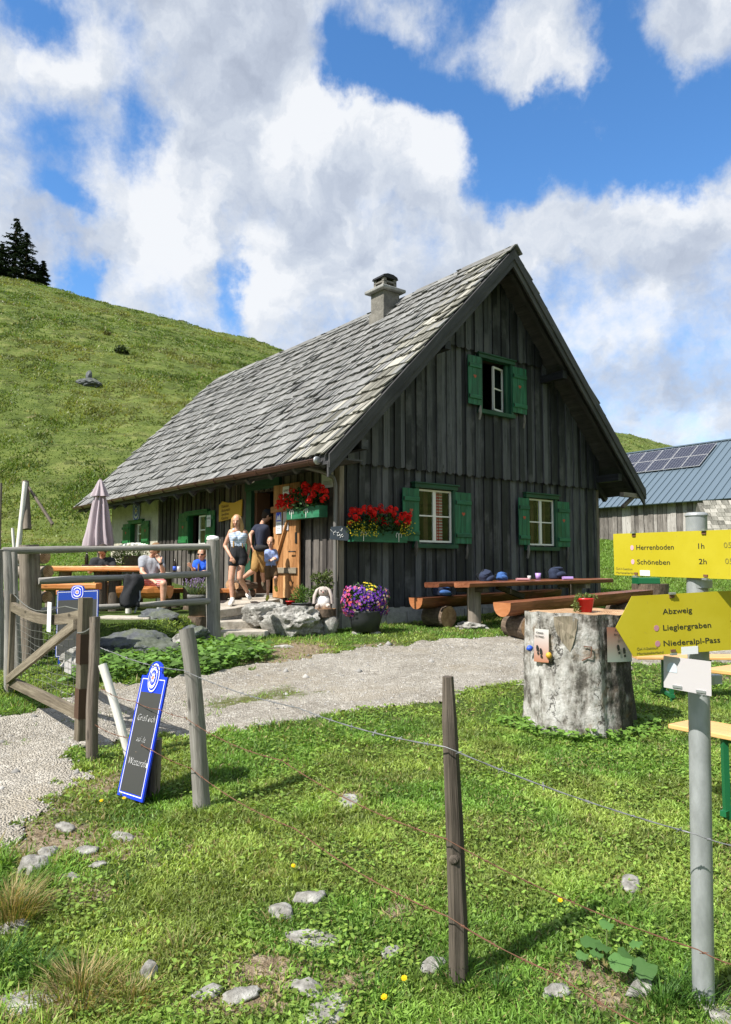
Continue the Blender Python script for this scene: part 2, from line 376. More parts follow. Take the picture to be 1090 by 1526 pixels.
M['green_dk']=paint('dark_green_frame',(.012,.075,.04),.5,(.03,.09,.05),.4)
M['green_bench']=pmat('green_bench_steel',(.01,.12,.045),.4)
M['white_paint']=pmat('white_paint',(.78,.77,.72),.45)
M['red_paint']=pmat('faded_red_paint',(.42,.09,.045),.7)
M['glass']=None
def gl(N,b,o):
    tr=N.n('ShaderNodeBsdfTransparent',{0:(.86,.9,.88,1)}); gs_=N.n('ShaderNodeBsdfGlossy',{0:(1,1,1,1),1:.03})
    lw=N.n('ShaderNodeLayerWeight',{0:.5}).outputs['Facing']; fr=N.m('ADD',.035,N.m('MULTIPLY',N.m('POWER',lw,5.0),.9))
    mx=N.n('ShaderNodeMixShader',{0:N.m('ADD',N.m('MULTIPLY',fr,.9),.0),1:tr.outputs[0],2:gs_.outputs[0]}); N.link(mx.outputs[0],o.inputs[0])
M['glass']=pmat('window_glass',build=gl)
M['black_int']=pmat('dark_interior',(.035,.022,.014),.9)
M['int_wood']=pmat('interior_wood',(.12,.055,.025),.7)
def chk(N,b,o):
    tc=N.n('ShaderNodeTexCoord').outputs['Object']; s=N.n('ShaderNodeSeparateXYZ',{0:tc})
    f=N.m('ADD',N.m('GREATER_THAN',N.m('SINE',N.m('MULTIPLY',s.outputs[0],110)),0),N.m('GREATER_THAN',N.m('SINE',N.m('MULTIPLY',s.outputs[2],110)),0))
    N.link(N.ramp(N.m('MULTIPLY',f,.5),[(0,(.75,.66,.62)),(.4,(.6,.12,.12)),(.9,(.42,.012,.02))]),b.inputs['Base Color'])
M['check']=pmat('red_check_cloth',rough=.9,build=chk)
M['lawn_reflection']=pmat('painted_lawn_reflection',(.5,.52,.09),.9)  # plain colour painted as lit grass mirrored in a pane
M['curtain_w']=pmat('pale_curtain',(.6,.62,.68),.9)
M['gutter']=pmat('brown_gutter',(.115,.06,.045),.35,.3)
M['zinc']=pmat('zinc',(.42,.44,.45),.42,.7)
M['grey_pipe']=pmat('grey_pipe',(.17,.16,.15),.5,.2)
def galv(N,b,o):
    tc=N.n('ShaderNodeTexCoord').outputs['Object']; n=N.noise(N.vm('MULTIPLY',tc,(14,14,5)),1,6,.7)
    N.link(N.ramp(n,[(.3,(.27,.285,.29)),(.7,(.43,.45,.455))]),b.inputs['Base Color']); N.link(N.mr(n,.3,.7,.4,.6),b.inputs['Roughness'])
M['galv']=pmat('galvanised_pole',rough=.5,metal=.35,build=galv)
M['wire']=pmat('galvanised_wire',(.24,.245,.25),.5,.5)
M['rust']=pmat('rusty_wire',(.16,.075,.045),.8,.2)
M['mesh_wire']=pmat('mesh_wire',(.20,.20,.185),.5,.4)
M['black_metal']=pmat('black_iron',(.02,.02,.02),.5,.5)
def yel(N,b,o):
    tc=N.n('ShaderNodeTexCoord').outputs['Object']; n=N.noise(tc,7,5,.6); n2=N.noise(tc,60,3,.6)
    c=N.mix(N.mr(n,.3,.7),(.44,.365,.016),(.48,.405,.026)); c=N.mix(N.mr(n2,.66,.74,0,.35),c,(.32,.26,.05)); N.link(c,b.inputs['Base Color'])
M['yellow']=pmat('yellow_sign',rough=.35,build=yel)
M['ink']=pmat('black_ink',(.02,.02,.02),.5)
M['ink_soft']=pmat('faded_ink',(.22,.19,.03),.6)
M['dot']=pmat('faded_purple_dot',(.44,.21,.26),.6)
M['dot2']=pmat('faded_pink_dot',(.62,.36,.42),.6)
def acr(N,b,o):
    tr=N.n('ShaderNodeBsdfTransparent',{0:(.9,.9,.92,1)}); mx=N.n('ShaderNodeMixShader',{0:.80,1:tr.outputs[0],2:b.outputs[0]}); N.link(mx.outputs[0],o.inputs[0])
M['acrylic']=pmat('white_acrylic',(.58,.55,.56),.25,build=acr)
M['paper']=pmat('white_paper',(.74,.75,.76),.6)
M['paper_y']=pmat('amber_wood_panel',(.62,.36,.035),.55)
M['paper_o']=pmat('faded_orange_poster',(.62,.30,.2),.6)
M['blue']=pmat('royal_blue_paint',(.012,.045,.62),.35)
M['blue_dk']=pmat('deep_blue_paint',(.015,.05,.30),.35)
M['board']=pmat('slate_writing_surface',(.042,.043,.042),.55)
M['chalk']=pmat('chalk',(.8,.8,.8),.9)
M['slate']=pmat('blue_slate',(.05,.065,.085),.6)
M['red_pot']=pmat('red_pot',(.50,.016,.018),.35)
M['dark_pot']=pmat('dark_pot',(.035,.037,.042),.55)
M['grey_pot']=rock_m('grey_pot',(.08,.08,.075),(.15,.145,.135),(.2,.195,.18),5)
M['umbrella']=pmat('mauve_parasol_cloth',(.40,.34,.37),.9)
def skin(N,b,o):
    tc=N.n('ShaderNodeTexCoord').outputs['Object']; n=N.noise(tc,14,4,.6)
    N.link(N.mix(N.mr(n,.3,.7),(.50,.26,.17),(.62,.36,.25)),b.inputs['Base Color'])
M['skin']=pmat('skin',rough=.5,build=skin,Subsurface_Weight=.06)
def cloth(name,c,c2=None,kind=None,sc_=60.0,rough=.9):
    def bd(N,b,o):
        tc=N.n('ShaderNodeTexCoord').outputs['Object']; n=N.noise(tc,9,4,.6)
        f=N.mr(n,.3,.7)
        if kind=='stripe':
            z=N.n('ShaderNodeSeparateXYZ',{0:tc}).outputs[2]; f=N.m('GREATER_THAN',N.m('SINE',N.m('MULTIPLY',z,sc_)),.25)
        if kind=='check':
            s=N.n('ShaderNodeSeparateXYZ',{0:tc}); f=N.m('MULTIPLY',N.m('ADD',N.m('GREATER_THAN',N.m('SINE',N.m('MULTIPLY',s.outputs[0],sc_)),0),N.m('GREATER_THAN',N.m('SINE',N.m('MULTIPLY',s.outputs[2],sc_)),0)),.5)
        N.link(N.mix(f,c,c2 or tuple(x*1.35 for x in c)),b.inputs['Base Color']); bump(N,b,N.noise(tc,18,5,.65),.5,.012)
    return pmat(name,c,rough,build=bd)
M['black_cloth']=cloth('black_cloth',(.012,.013,.016)); M['navy']=cloth('navy_cloth',(.012,.016,.035))
M['grey_cloth']=cloth('grey_cloth',(.24,.25,.28)); M['blue_cloth']=cloth('bright_blue_cloth',(.01,.08,.5))
M['light_stripe']=cloth('pale_striped_knit',(.36,.48,.68),(.72,.77,.85),'stripe',210)
M['check_shirt']=cloth('blue_checked_shirt',(.12,.2,.48),(.42,.5,.75),'check',260)
M['khaki']=cloth('khaki_cloth',(.26,.15,.045)); M['brown_leather']=cloth('brown_leather',(.09,.05,.02))
M['shoe_white']=cloth('white_shoe',(.68,.65,.6)); M['shoe_yellow']=cloth('yellow_green_shoe',(.45,.45,.06)); M['boot']=cloth('hiking_boot',(.10,.08,.05))
M['bag_navy']=cloth('navy_backpack',(.014,.022,.05)); M['bag_blue']=cloth('blue_backpack',(.03,.09,.26))
M['pink_stripe']=cloth('pink_striped_cloth',(.42,.1,.1),(.6,.35,.33),'stripe',200)
M['hair_blond']=cloth('blond_hair',(.30,.17,.06),(.48,.31,.13)); M['hair_dark']=cloth('dark_hair',(.03,.02,.012)); M['hair_brown']=cloth('brown_hair',(.13,.07,.03)); M['hair_red']=cloth('short_fair_hair',(.17,.095,.042))
M['lip']=pmat('lips',(.45,.14,.12),.5); M['eye']=pmat('eye_dark',(.02,.015,.012),.3)
M['beanie']=cloth('plush_cloth',(.36,.31,.28)); M['plush_w']=cloth('white_plush',(.66,.64,.62))
M['purple_cup']=pmat('lilac_plastic',(.42,.28,.62),.4); M['bottle']=pmat('brown_bottle',(.02,.012,.006),.1); M['label_blue']=pmat('blue_label',(.02,.08,.5),.5)
# foliage: colour comes from the vertex attribute
def fol(trans=.35,rough=.6):
    def bd(N,b,o):
        c=attr(N,'col','Color'); N.link(c,b.inputs['Base Color'])
        t=N.n('ShaderNodeBsdfTranslucent',{0:c}); c2=N.mix(1.0,c,(1.3,1.25,.55),'MULTIPLY'); N.link(c2,t.inputs[0])
        mx=N.n('ShaderNodeMixShader',{0:trans,1:b.outputs[0],2:t.outputs[0]}); N.link(mx.outputs[0],o.inputs[0])
    return bd
M['leaf']=pmat('leaf',rough=.55,spec=.3,build=fol(.35)); M['petal']=pmat('petal',rough=.6,spec=.2,build=fol(.2)); M['grass']=pmat('grass_blade',rough=.5,spec=.35,build=fol(.38)); M['needle']=pmat('conifer_needle',rough=.7,spec=.2,build=fol(.12))
# ---------------- terrain ----------------
def _h(ix,iy,seed):
    n=(ix.astype(np.int64)*374761393+iy.astype(np.int64)*668265263+seed*1274126177)&0xffffffff
    n=((n^(n>>13))*1274126177)&0xffffffff; n=n^(n>>16)
    return (n&0xffffff)/float(0xffffff)
def vn(x,y,seed=0):
    x=np.asarray(x,float);y=np.asarray(y,float)
    ix=np.floor(x);iy=np.floor(y);fx=x-ix;fy=y-iy; fx=fx*fx*(3-2*fx);fy=fy*fy*(3-2*fy)
    a=_h(ix,iy,seed);b=_h(ix+1,iy,seed);c=_h(ix,iy+1,seed);d=_h(ix+1,iy+1,seed)
    return (a*(1-fx)+b*fx)*(1-fy)+(c*(1-fx)+d*fx)*fy
def fbm(x,y,o=4,seed=0,g=.5):
    s=0;a=1;t=0
    for i in range(o): s=s+a*vn(x*2**i+17.3*i,y*2**i-9.1*i,seed+i);t+=a;a*=g
    return s/t
def ss(x,a,b): t=np.clip((x-a)/(b-a),0,1); return t*t*(3-2*t)
def sdf(X,Y,poly):
    """signed distance, negative inside"""
    X=np.asarray(X,float);Y=np.asarray(Y,float); d=np.full(X.shape,1e18); ins=np.zeros(X.shape,bool); n=len(poly)
    for i in range(n):
        x0,y0=poly[i];x1,y1=poly[(i+1)%n]; ex,ey=x1-x0,y1-y0
        t=np.clip(((X-x0)*ex+(Y-y0)*ey)/(ex*ex+ey*ey),0,1); d=np.minimum(d,(X-x0-t*ex)**2+(Y-y0-t*ey)**2)
        c=((y0>Y)!=(y1>Y)); 
        with np.errstate(divide='ignore',invalid='ignore'): xi=x0+(Y-y0)/(ey if ey!=0 else 1e-9)*ex
        ins^=c&(X<xi)
    d=np.sqrt(d); return np.where(ins,-d,d)
_w=lambda v:(v.x,v.y)
TERR=[_w(H(0,3.5)),_w(H(-1.1,3.7)),(-2.62,12.9),(-2.55,11.6),(-2.85,10.6),(-3.1,10.0),(-3.6,9.75),(-4.6,9.7),(-7,10.2),(-10,12.5),(-14,17),(-14,26),_w(H(0,12.2))]
HOUSE=[_w(H(0,0)),_w(H(7.32,0)),_w(H(7.32,11.6)),_w(H(0,11.6))]
def gnd0(px,py):
    d=ray(px,py); t=CZ/(0.045*d.y-d.z); return (d.x*t,d.y*t)
ROAD=[gnd0(*p) for p in [(-420,1180),(-60,1075),(10,1066),(70,1052),(150,1022),(300,1006),(400,987),(500,973),(620,956),(790,948),(900,962),(1090,958),(1400,952),(1400,1010),(1090,985),(960,990),(880,1003),(790,1018),(620,1043),(480,1064),(300,1092),(180,1100),(122,1118),(98,1165),(70,1205),(0,1262),(-250,1420),(-700,1500)]]
# skyline of the hill behind, by direction
_sx=[-1200,-300,0,210,425,905,1025,1150,1500]; _sy=[300,352,402,458,516,637,668,700,760]
def crest(u):
    px=CX+F*u; return np.interp(px,_sx,[(845-y)/F*1.0 for y in _sy])
def hgt(X,Y,fine=True):
    X=np.asarray(X,float);Y=np.asarray(Y,float)
    u=X/np.maximum(Y,8.0); wr=ss(u,-.1,.25)
    near=.045*np.clip(Y,-6,14)
    zL=np.interp(Y,[14,18,22,25],[0,.60,1.25,1.95])
    zR=np.interp(Y,[14,18,24,32,45],[0,.20,.72,1.62,3.0])
    z=near+zL*(1-wr)+zR*wr
    Ys=25+20*wr; Dc=76+45*wr; zc=1.6+crest(u)*Dc; zs=np.where(True,.63+1.95*(1-wr)+3.0*wr,0)
    t=np.maximum((Y-Ys)/(Dc-Ys),0)
    f=np.where(t<1,t+.05*np.sin(np.pi*np.clip(t,0,1)),1-.45*(t-1))
    hill=(zc-zs)*f
    z=z+np.where(Y>Ys,hill,0)
    if fine:
        hm=ss(Y,Ys-4,Ys+8)
        nz=fbm(X/2.6+z*.5,Y/2.6,4,5)-.5
        ter=np.sin((z*2.4+2.5*fbm(X/9,Y/9,3,9)*3))*.10
        z=z+hm*(nz*.55+ter*1.3*ss(fbm(X/6,Y/6,2,4),.35,.6)+(fbm(X/.8,Y/.8,2,31)-.5)*.30)
        # bank at the foot of the hill on the left
        z=z+(fbm(X/1.3,Y/1.3,4,2)-.5)*.06+(fbm(X/.28,Y/.28,3,3)-.5)*.022
    az_=np.degrees(np.arctan2(X,Y)); rad=np.hypot(X,Y); z=z+ss(az_,36,58)*(1-ss(az_,150,175))*np.maximum(rad-24,0)*.36+ss(-az_,40,70)*(1-ss(-az_,150,175))*np.maximum(rad-40,0)*.25  # unseen slope at the right, added so windows reflect ground rather than sky
    m=1-ss(sdf(X,Y,TERR),-.1,.45)
    z=np.maximum(z,z*(1-m)+(.84+.02*(fbm(X/.5,Y/.5,2,8)-.5))*m)
    rd=sdf(X,Y,ROAD); z=z-.03*(1-ss(rd,-.5,.1))
    return z
def gz(x,y): return float(hgt(np.array([x]),np.array([y]))[0])
def gp(px,py):
    """pixel -> point on the terrain"""
    d=ray(px,py); ts=1.5*1.006**np.arange(760)
    for _ in range(2):
        Z=hgt(d.x*ts,d.y*ts); k=np.nonzero(CZ+d.z*ts<Z)[0]
        if len(k)==0: break
        i=max(int(k[0]),1); ts=np.linspace(ts[i-1],ts[i],40)
    t=float(ts[-1]) if len(k)==0 else float(ts[max(int(k[0]),0)] if len(k) else ts[-1]); p=d*t
    return Vector((p.x,p.y,gz(p.x,p.y)))
DIRT=[(95,1250,140,36,.62),(120,1330,60,30,.6),(215,1385,60,20,.3),(480,1480,130,20,.32),(40,1500,120,40,.8),(300,1500,110,30,.6),(870,1460,80,30,.7),(930,1490,80,30,.7),(585,1360,35,22,.8),(935,1320,60,18,.55),(120,1180,60,50,.5),(520,1190,25,10,.7),(360,1440,80,25,.45),(730,1470,80,20,.4),(1060,1010,160,18,.35),(440,968,60,14,.9),(430,985,90,8,.7),(560,960,60,6,.4),(150,1100,60,25,.4)]
DW=[]
for (px,py,rx,ry,a) in DIRT:
    x,y=gnd0(px,py); x2,_=gnd0(px+rx,py); _,y2=gnd0(px,py-ry); DW.append((x,y,abs(x2-x),abs(y2-y)*.9,a))
def dirtf(X,Y):
    s=np.zeros(np.shape(X))
    for (x,y,rx,ry,a) in DW: s=np.maximum(s,a*np.exp(-((X-x)/rx)**2-((Y-y)/ry)**2))
    n=fbm(X*3.1,Y*3.1,4,21); n2=fbm(X*11,Y*11,3,24)
    return np.clip(s*1.5*(.3+1.2*n)+ss(n*.65+n2*.35,.60,.70)*.40*np.where(Y<9,1,0),0,1)
def roadf(X,Y):
    """1 inside gravel, ragged"""
    d=sdf(X,Y,ROAD)+(fbm(X*1.6,Y*1.6,4,40)-.5)*.9*ss(Y,3,9)*.8+(fbm(X*6,Y*6,4,41)-.5)*.42
    return ss(-d,-.14,.14)
# median grass patches in the gravel
def medf(X,Y):
    x0,y0=gnd0(-60,1112);x1,y1=gnd0(420,1030)
    ex,ey=x1-x0,y1-y0;L=math.hypot(ex,ey); t=((X-x0)*ex+(Y-y0)*ey)/L; d=abs((X-x0)*ey-(Y-y0)*ex)/L
    return np.clip(1.15*(.62)*np.exp(-(d/.36)**2)*ss(fbm(X*2.3,Y*2.3,4,44),.40,.56)*((t>0)&(t<L*1.15)),0,1)
def build_ground():
    th=np.concatenate([np.arange(-180,-48,6),np.arange(-48,48,.22),np.arange(48,180,6)]); th=np.radians(th)
    rr=[.25]
    while rr[-1]<420: rr.append(rr[-1]*(1.0125 if rr[-1]>1.5 else 1.1))
    rr=np.array(rr); T,Rr=np.meshgrid(th,rr); X=Rr*np.sin(T);Y=Rr*np.cos(T)
    Z=hgt(X,Y)-.03*ss(roadf(X,Y),.3,.8); nT,nR=len(th),len(rr)
    V=np.stack([X,Y,Z],-1).reshape(-1,3)
    i=np.arange(nR-1)[:,None]*nT; j=np.arange(nT)[None,:]; j2=(j+1)%nT
    Fq=np.stack([i+j,i+j2,i+nT+j2,i+nT+j],-1).reshape(-1,4)
    Fq=Fq[:,::-1]
    me=bpy.data.meshes.new('ground'); me.vertices.add(len(V)); me.vertices.foreach_set('co',V.astype(np.float32).ravel())
    me.loops.add(Fq.size); me.loops.foreach_set('vertex_index',Fq.astype(np.int32).ravel())
    me.polygons.add(len(Fq)); me.polygons.foreach_set('loop_start',np.arange(0,Fq.size,4,dtype=np.int32)); me.polygons.foreach_set('use_smooth',np.ones(len(Fq),bool))
    me.update(calc_edges=True)
    x,y=V[:,0],V[:,1]
    def at_(n,v): a=me.attributes.new(n,'FLOAT','POINT'); a.data.foreach_set('value',v.astype(np.float32))
    at_('dirt',dirtf(x,y)); 
    def gm(N,b,o):
        P=N.n('ShaderNodeNewGeometry').outputs['Position']; sx=N.n('ShaderNodeSeparateXYZ',{0:P})
        dirt=attr(N,'dirt','Fac')
        Pf=N.vm('MULTIPLY',P,(1,1,2.2))
        n=N.noise(P,1.1,6,.65); n2=N.noise(P,18,5,.7); n3=N.noise(Pf,.9,7,.72); n4=N.noise(P,.14,4,.6)
        nearc=N.ramp(N.m('ADD',N.m('MULTIPLY',n,.4),N.m('MULTIPLY',n2,.6)),[(.35,(.030,.045,.012)),(.5,(.060,.095,.020)),(.65,(.12,.15,.035))])
        farc=N.ramp(N.m('ADD',N.m('MULTIPLY',n3,.75),N.m('MULTIPLY',n4,.3)),[(.36,(.030,.046,.013)),(.45,(.078,.108,.026)),(.55,(.12,.155,.038)),(.68,(.19,.20,.07))])
        c=N.mix(N.mr(N.vm('LENGTH',P,out=1),14,28),nearc,farc)
        sz_=N.m('SINE',N.m('ADD',N.m('MULTIPLY',sx.outputs[2],6.5),N.m('MULTIPLY',N.noise(P,.35,5,.65),26))); band=N.m('MULTIPLY',N.mr(sz_,.35,.95),N.m('MULTIPLY',N.mr(N.vm('LENGTH',P,out=1),20,30),N.mr(n3,.42,.56)))
        c=N.mix(N.m('MULTIPLY',band,.6),c,(.030,.042,.014))
        soil=N.ramp(N.noise(P,26,5,.7),[(.3,(.10,.07,.04)),(.5,(.24,.185,.12)),(.7,(.38,.32,.24))])
        c=N.mix(N.mr(N.m('ADD',dirt,N.m('MULTIPLY',N.m('SUBTRACT',n2,.5),.5)),.3,.55),c,soil)
        # bare earth scars on the hill
        c=N.mix(N.m('MULTIPLY',N.mr(N.noise(Pf,.33,6,.7),.64,.72),N.m('MULTIPLY',N.mr(sx.outputs[1],24,30),N.mr(sx.outputs[2],14,4,0,.75))),c,(.34,.26,.17))
        N.link(c,b.inputs['Base Color']); bump(N,b,N.m('ADD',n2,N.m('MULTIPLY',n3,1.2)),.9,.06)
    me.materials.append(pmat('meadow_ground',rough=.95,spec=.1,build=gm))
    g=bpy.data.objects.new('ground',me); COL.objects.link(g); tag(g,'green alpine meadow rising to the grassy hillside behind the hut',None,None,'structure')
    return g
build_ground()
def build_road():
    # regular sheet over the track only
    s=.05; xs=np.arange(-9,8,s); ys=np.arange(1.5,14.5,s); X,Y=np.meshgrid(xs,ys)
    w=roadf(X,Y); med=medf(X,Y)*.55
    Z=hgt(X,Y)+.012-.034*(1-ss(w,.12,.62))+ (fbm(X*9,Y*9,3,50)-.5)*.012
    keep=w>.06; idx=-np.ones(X.shape,int); 
    q=keep[:-1,:-1]&keep[1:,:-1]&keep[:-1,1:]&keep[1:,1:]
    used=np.zeros(X.shape,bool); used[:-1,:-1]|=q;used[1:,:-1]|=q;used[:-1,1:]|=q;used[1:,1:]|=q
    idx[used]=np.arange(used.sum()); V=np.stack([X[used],Y[used],Z[used]],-1)
    a,b,c,d=idx[:-1,:-1][q],idx[:-1,1:][q],idx[1:,1:][q],idx[1:,:-1][q]; Fq=np.stack([a,b,c,d],-1)
    me=bpy.data.meshes.new('gravel_track'); me.from_pydata(V.tolist(),[],Fq.tolist()); me.polygons.foreach_set('use_smooth',[True]*len(Fq))
    at_=me.attributes.new('med','FLOAT','POINT'); at_.data.foreach_set('value',med[used].astype(np.float32))
    def gm(N,b_,o):
        P=N.n('ShaderNodeNewGeometry').outputs['Position']
        v=N.n('ShaderNodeTexVoronoi',{'Vector':P,'Scale':75.0}); v2=N.n('ShaderNodeTexVoronoi',{'Vector':P,'Scale':170.0}); v3=N.n('ShaderNodeTexVoronoi',{'Vector':P,'Scale':24.0})
        n=N.noise(P,1.3,6,.7); cr=[N.n('ShaderNodeSeparateXYZ',{0:x.outputs['Color']}).outputs[0] for x in (v,v2,v3)]
        f=N.m('ADD',N.m('MULTIPLY',cr[0],.38),N.m('MULTIPLY',cr[1],.30)); f=N.m('ADD',f,N.m('MULTIPLY',N.m('GREATER_THAN',cr[2],.86),.28)); f=N.m('ADD',f,N.m('MULTIPLY',N.m('SUBTRACT',n,.5),.9))
        c=N.ramp(f,[(.05,(.17,.15,.12)),(.35,(.36,.33,.28)),(.8,(.54,.505,.44))])
        c=N.mix(N.m('MULTIPLY',N.mr(N.noise(P,.8,5,.7),.50,.68),.45),c,(.33,.28,.205))
        c=N.mix(N.mr(N.m('ADD',attr(N,'med','Fac'),N.m('MULTIPLY',N.noise(P,14,5,.75),.6)),.48,.72),c,(.12,.13,.04))
        N.link(c,b_.inputs['Base Color']); bump(N,b_,N.m('ADD',N.m('MULTIPLY',v.outputs['Distance'],-1),N.m('MULTIPLY',N.noise(P,9,5,.7),.8)),.8,.03)
    me.materials.append(pmat('gravel',rough=.95,spec=.15,build=gm))
    o=bpy.data.objects.new('gravel_track',me); COL.objects.link(o); tag(o,'pale gravel farm track crossing in front of the hut',None,None,'structure')
build_road()

def pebbles():
    n=30000; t=rng.uniform(0,1,n); Y=3.0*(12/3.0)**t; X=rng.uniform(-.62,.62,n)*Y; w=roadf(X,Y)
    k=(w>.35)|((w>.02)&(rng.uniform(0,1,n)<.3)); X,Y=X[k],Y[k]; m=len(X); Z=hgt(X,Y)+.006
    s=(.0022+.0011*Y)*rng.uniform(.4,1.6,m)**1.6; s=np.where(rng.uniform(0,1,m)<.012,s*2.6,s)
    oc=np.array([[1,0,0],[.2,1,0],[-1,.1,0],[0,-1,0],[0.1,.1,.7],[0,0,-.5]]); J=oc[None]*s[:,None,None]*rng.uniform(.65,1.25,(m,6,3))
    a=rng.uniform(0,6.28,m); ca,sa=np.cos(a)[:,None],np.sin(a)[:,None]; x=J[:,:,0]*ca-J[:,:,1]*sa; y=J[:,:,0]*sa+J[:,:,1]*ca
    V=np.stack([x+X[:,None],y+Y[:,None],J[:,:,2]+Z[:,None]],-1).reshape(-1,3)
    f=np.array([[0,1,4],[1,2,4],[2,3,4],[3,0,4],[1,0,5],[2,1,5],[3,2,5],[0,3,5]]); Fl=[(f[None]+np.arange(m)[:,None,None]*6).reshape(-1,3)]
    g=rng.uniform(.15,.40,(m,1)); C=np.repeat(g*np.array([[1,.965,.90]]),6,0)
    me=bpy.data.meshes.new('gravel_stones'); me.vertices.add(len(V)); me.vertices.foreach_set('co',V.astype(np.float32).ravel()); F_=Fl[0]
    me.loops.add(F_.size); me.loops.foreach_set('vertex_index',F_.ravel().astype(np.int32)); me.polygons.add(len(F_)); me.polygons.foreach_set('loop_start',np.arange(0,F_.size,3,dtype=np.int32)); me.update(calc_edges=True)
    at_=me.attributes.new('col','FLOAT_COLOR','POINT'); at_.data.foreach_set('color',np.concatenate([C,np.ones((len(C),1))],1).astype(np.float32).ravel())
    def bd(N,b,o): N.link(attr(N,'col','Color'),b.inputs['Base Color'])
    me.materials.append(pmat('pebble',rough=.9,build=bd)); o=bpy.data.objects.new('gravel_stones',me); COL.objects.link(o); tag(o,'loose pale gravel scattered over the farm track',kind='stuff')
pebbles()
# ---------------- grass (stuff) ----------------
def mesh_from(name,V,Fl,C,mat):
    """V (n,3), Fl list of (count, k) index arrays, C (n,3)"""
    me=bpy.data.meshes.new(name); me.vertices.add(len(V)); me.vertices.foreach_set('co',V.astype(np.float32).ravel())
    tot=sum(f.size for f in Fl); me.loops.add(tot); me.loops.foreach_set('vertex_index',np.concatenate([f.ravel() for f in Fl]).astype(np.int32))
    st=[];o=0
    for f in Fl: st.append(o+np.arange(len(f))*f.shape[1]); o+=f.size
    st=np.concatenate(st); me.polygons.add(len(st)); me.polygons.foreach_set('loop_start',st.astype(np.int32))
    me.update(calc_edges=True)
    a=me.attributes.new('col','FLOAT_COLOR','POINT'); a.data.foreach_set('color',np.concatenate([C,np.ones((len(C),1))],1).astype(np.float32).ravel())
    me.materials.append(mat); ob=bpy.data.objects.new(name,me); COL.objects.link(ob); return ob
STUMP_XY=(1.795,6.28); 
def blades(X,Y,Z,h,w,lean,col,tipf=1.25,az=None,three=False):
    n=len(X); az=rng.uniform(0,2*np.pi,n) if az is None else az
    la=rng.uniform(0,2*np.pi,n); lx,ly=np.cos(la)*lean*h,np.sin(la)*lean*h
    wx,wy=np.cos(az)*w/2,np.sin(az)*w/2
    B=np.stack([X,Y,Z],-1)
    def P(fx,hz,ws): return B+np.stack([lx*fx+wx*ws,ly*fx+wy*ws,h*hz],-1)
    drop=1-.35*np.clip(lean,0,1.4)
    if three:
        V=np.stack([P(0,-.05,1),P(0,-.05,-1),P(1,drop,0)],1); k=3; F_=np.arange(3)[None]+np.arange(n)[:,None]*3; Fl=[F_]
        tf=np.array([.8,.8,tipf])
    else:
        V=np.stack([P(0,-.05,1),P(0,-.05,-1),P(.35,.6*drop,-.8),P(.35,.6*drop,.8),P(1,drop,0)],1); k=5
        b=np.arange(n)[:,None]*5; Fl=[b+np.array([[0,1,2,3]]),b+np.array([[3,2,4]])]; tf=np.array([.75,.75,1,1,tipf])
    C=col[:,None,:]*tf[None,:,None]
    return V.reshape(-1,3),Fl,C.reshape(-1,3)
def merge(parts):
    V=[];Q=[];T=[];C=[];o=0
    for v,fl,c in parts:
        V.append(v);C.append(c)
        for f in fl: (Q if f.shape[1]==4 else T).append(f+o)
        o+=len(v)
    Fl=[]
    if Q: Fl.append(np.concatenate(Q))
    if T: Fl.append(np.concatenate(T))
    return np.concatenate(V),Fl,np.concatenate(C)
def sample(n,y0,y1,p,um=.62):
    """n points, density ~ Y^-p, inside the view wedge (a little wider)"""
    k=2-p; t=rng.uniform(0,1,n)
    Y=(y0**k+t*(y1**k-y0**k))**(1/k) if abs(k)>1e-6 else y0*(y1/y0)**t
    return rng.uniform(-um,um,n)*Y,Y
BENCHLEGS=[]
def gcol(X,Y,n,dry):
    base=np.array([[.165,.295,.05]]); yel=np.array([[.27,.34,.08]]); dk=np.array([[.11,.22,.036]]); st=np.array([[.42,.35,.16]])
    a=fbm(X*1.3,Y*1.3,4,60)[:,None]; r=rng.uniform(0,1,(n,1))
    c=base*(1-ss(a,.42,.66)*.85)+yel*ss(a,.42,.66)*.85; a3=fbm(X*4.3,Y*4.3,3,67)[:,None]; c=c*(.72+.56*ss(a3,.3,.7))
    c=c*(1-.5*ss(1-a,.45,.7))+dk*.5*ss(1-a,.45,.7)
    c=c*(.6+.85*r); d=(rng.uniform(0,1,n)<dry)[:,None]; c=np.where(d,st*(.5+.6*r),c)
    return c
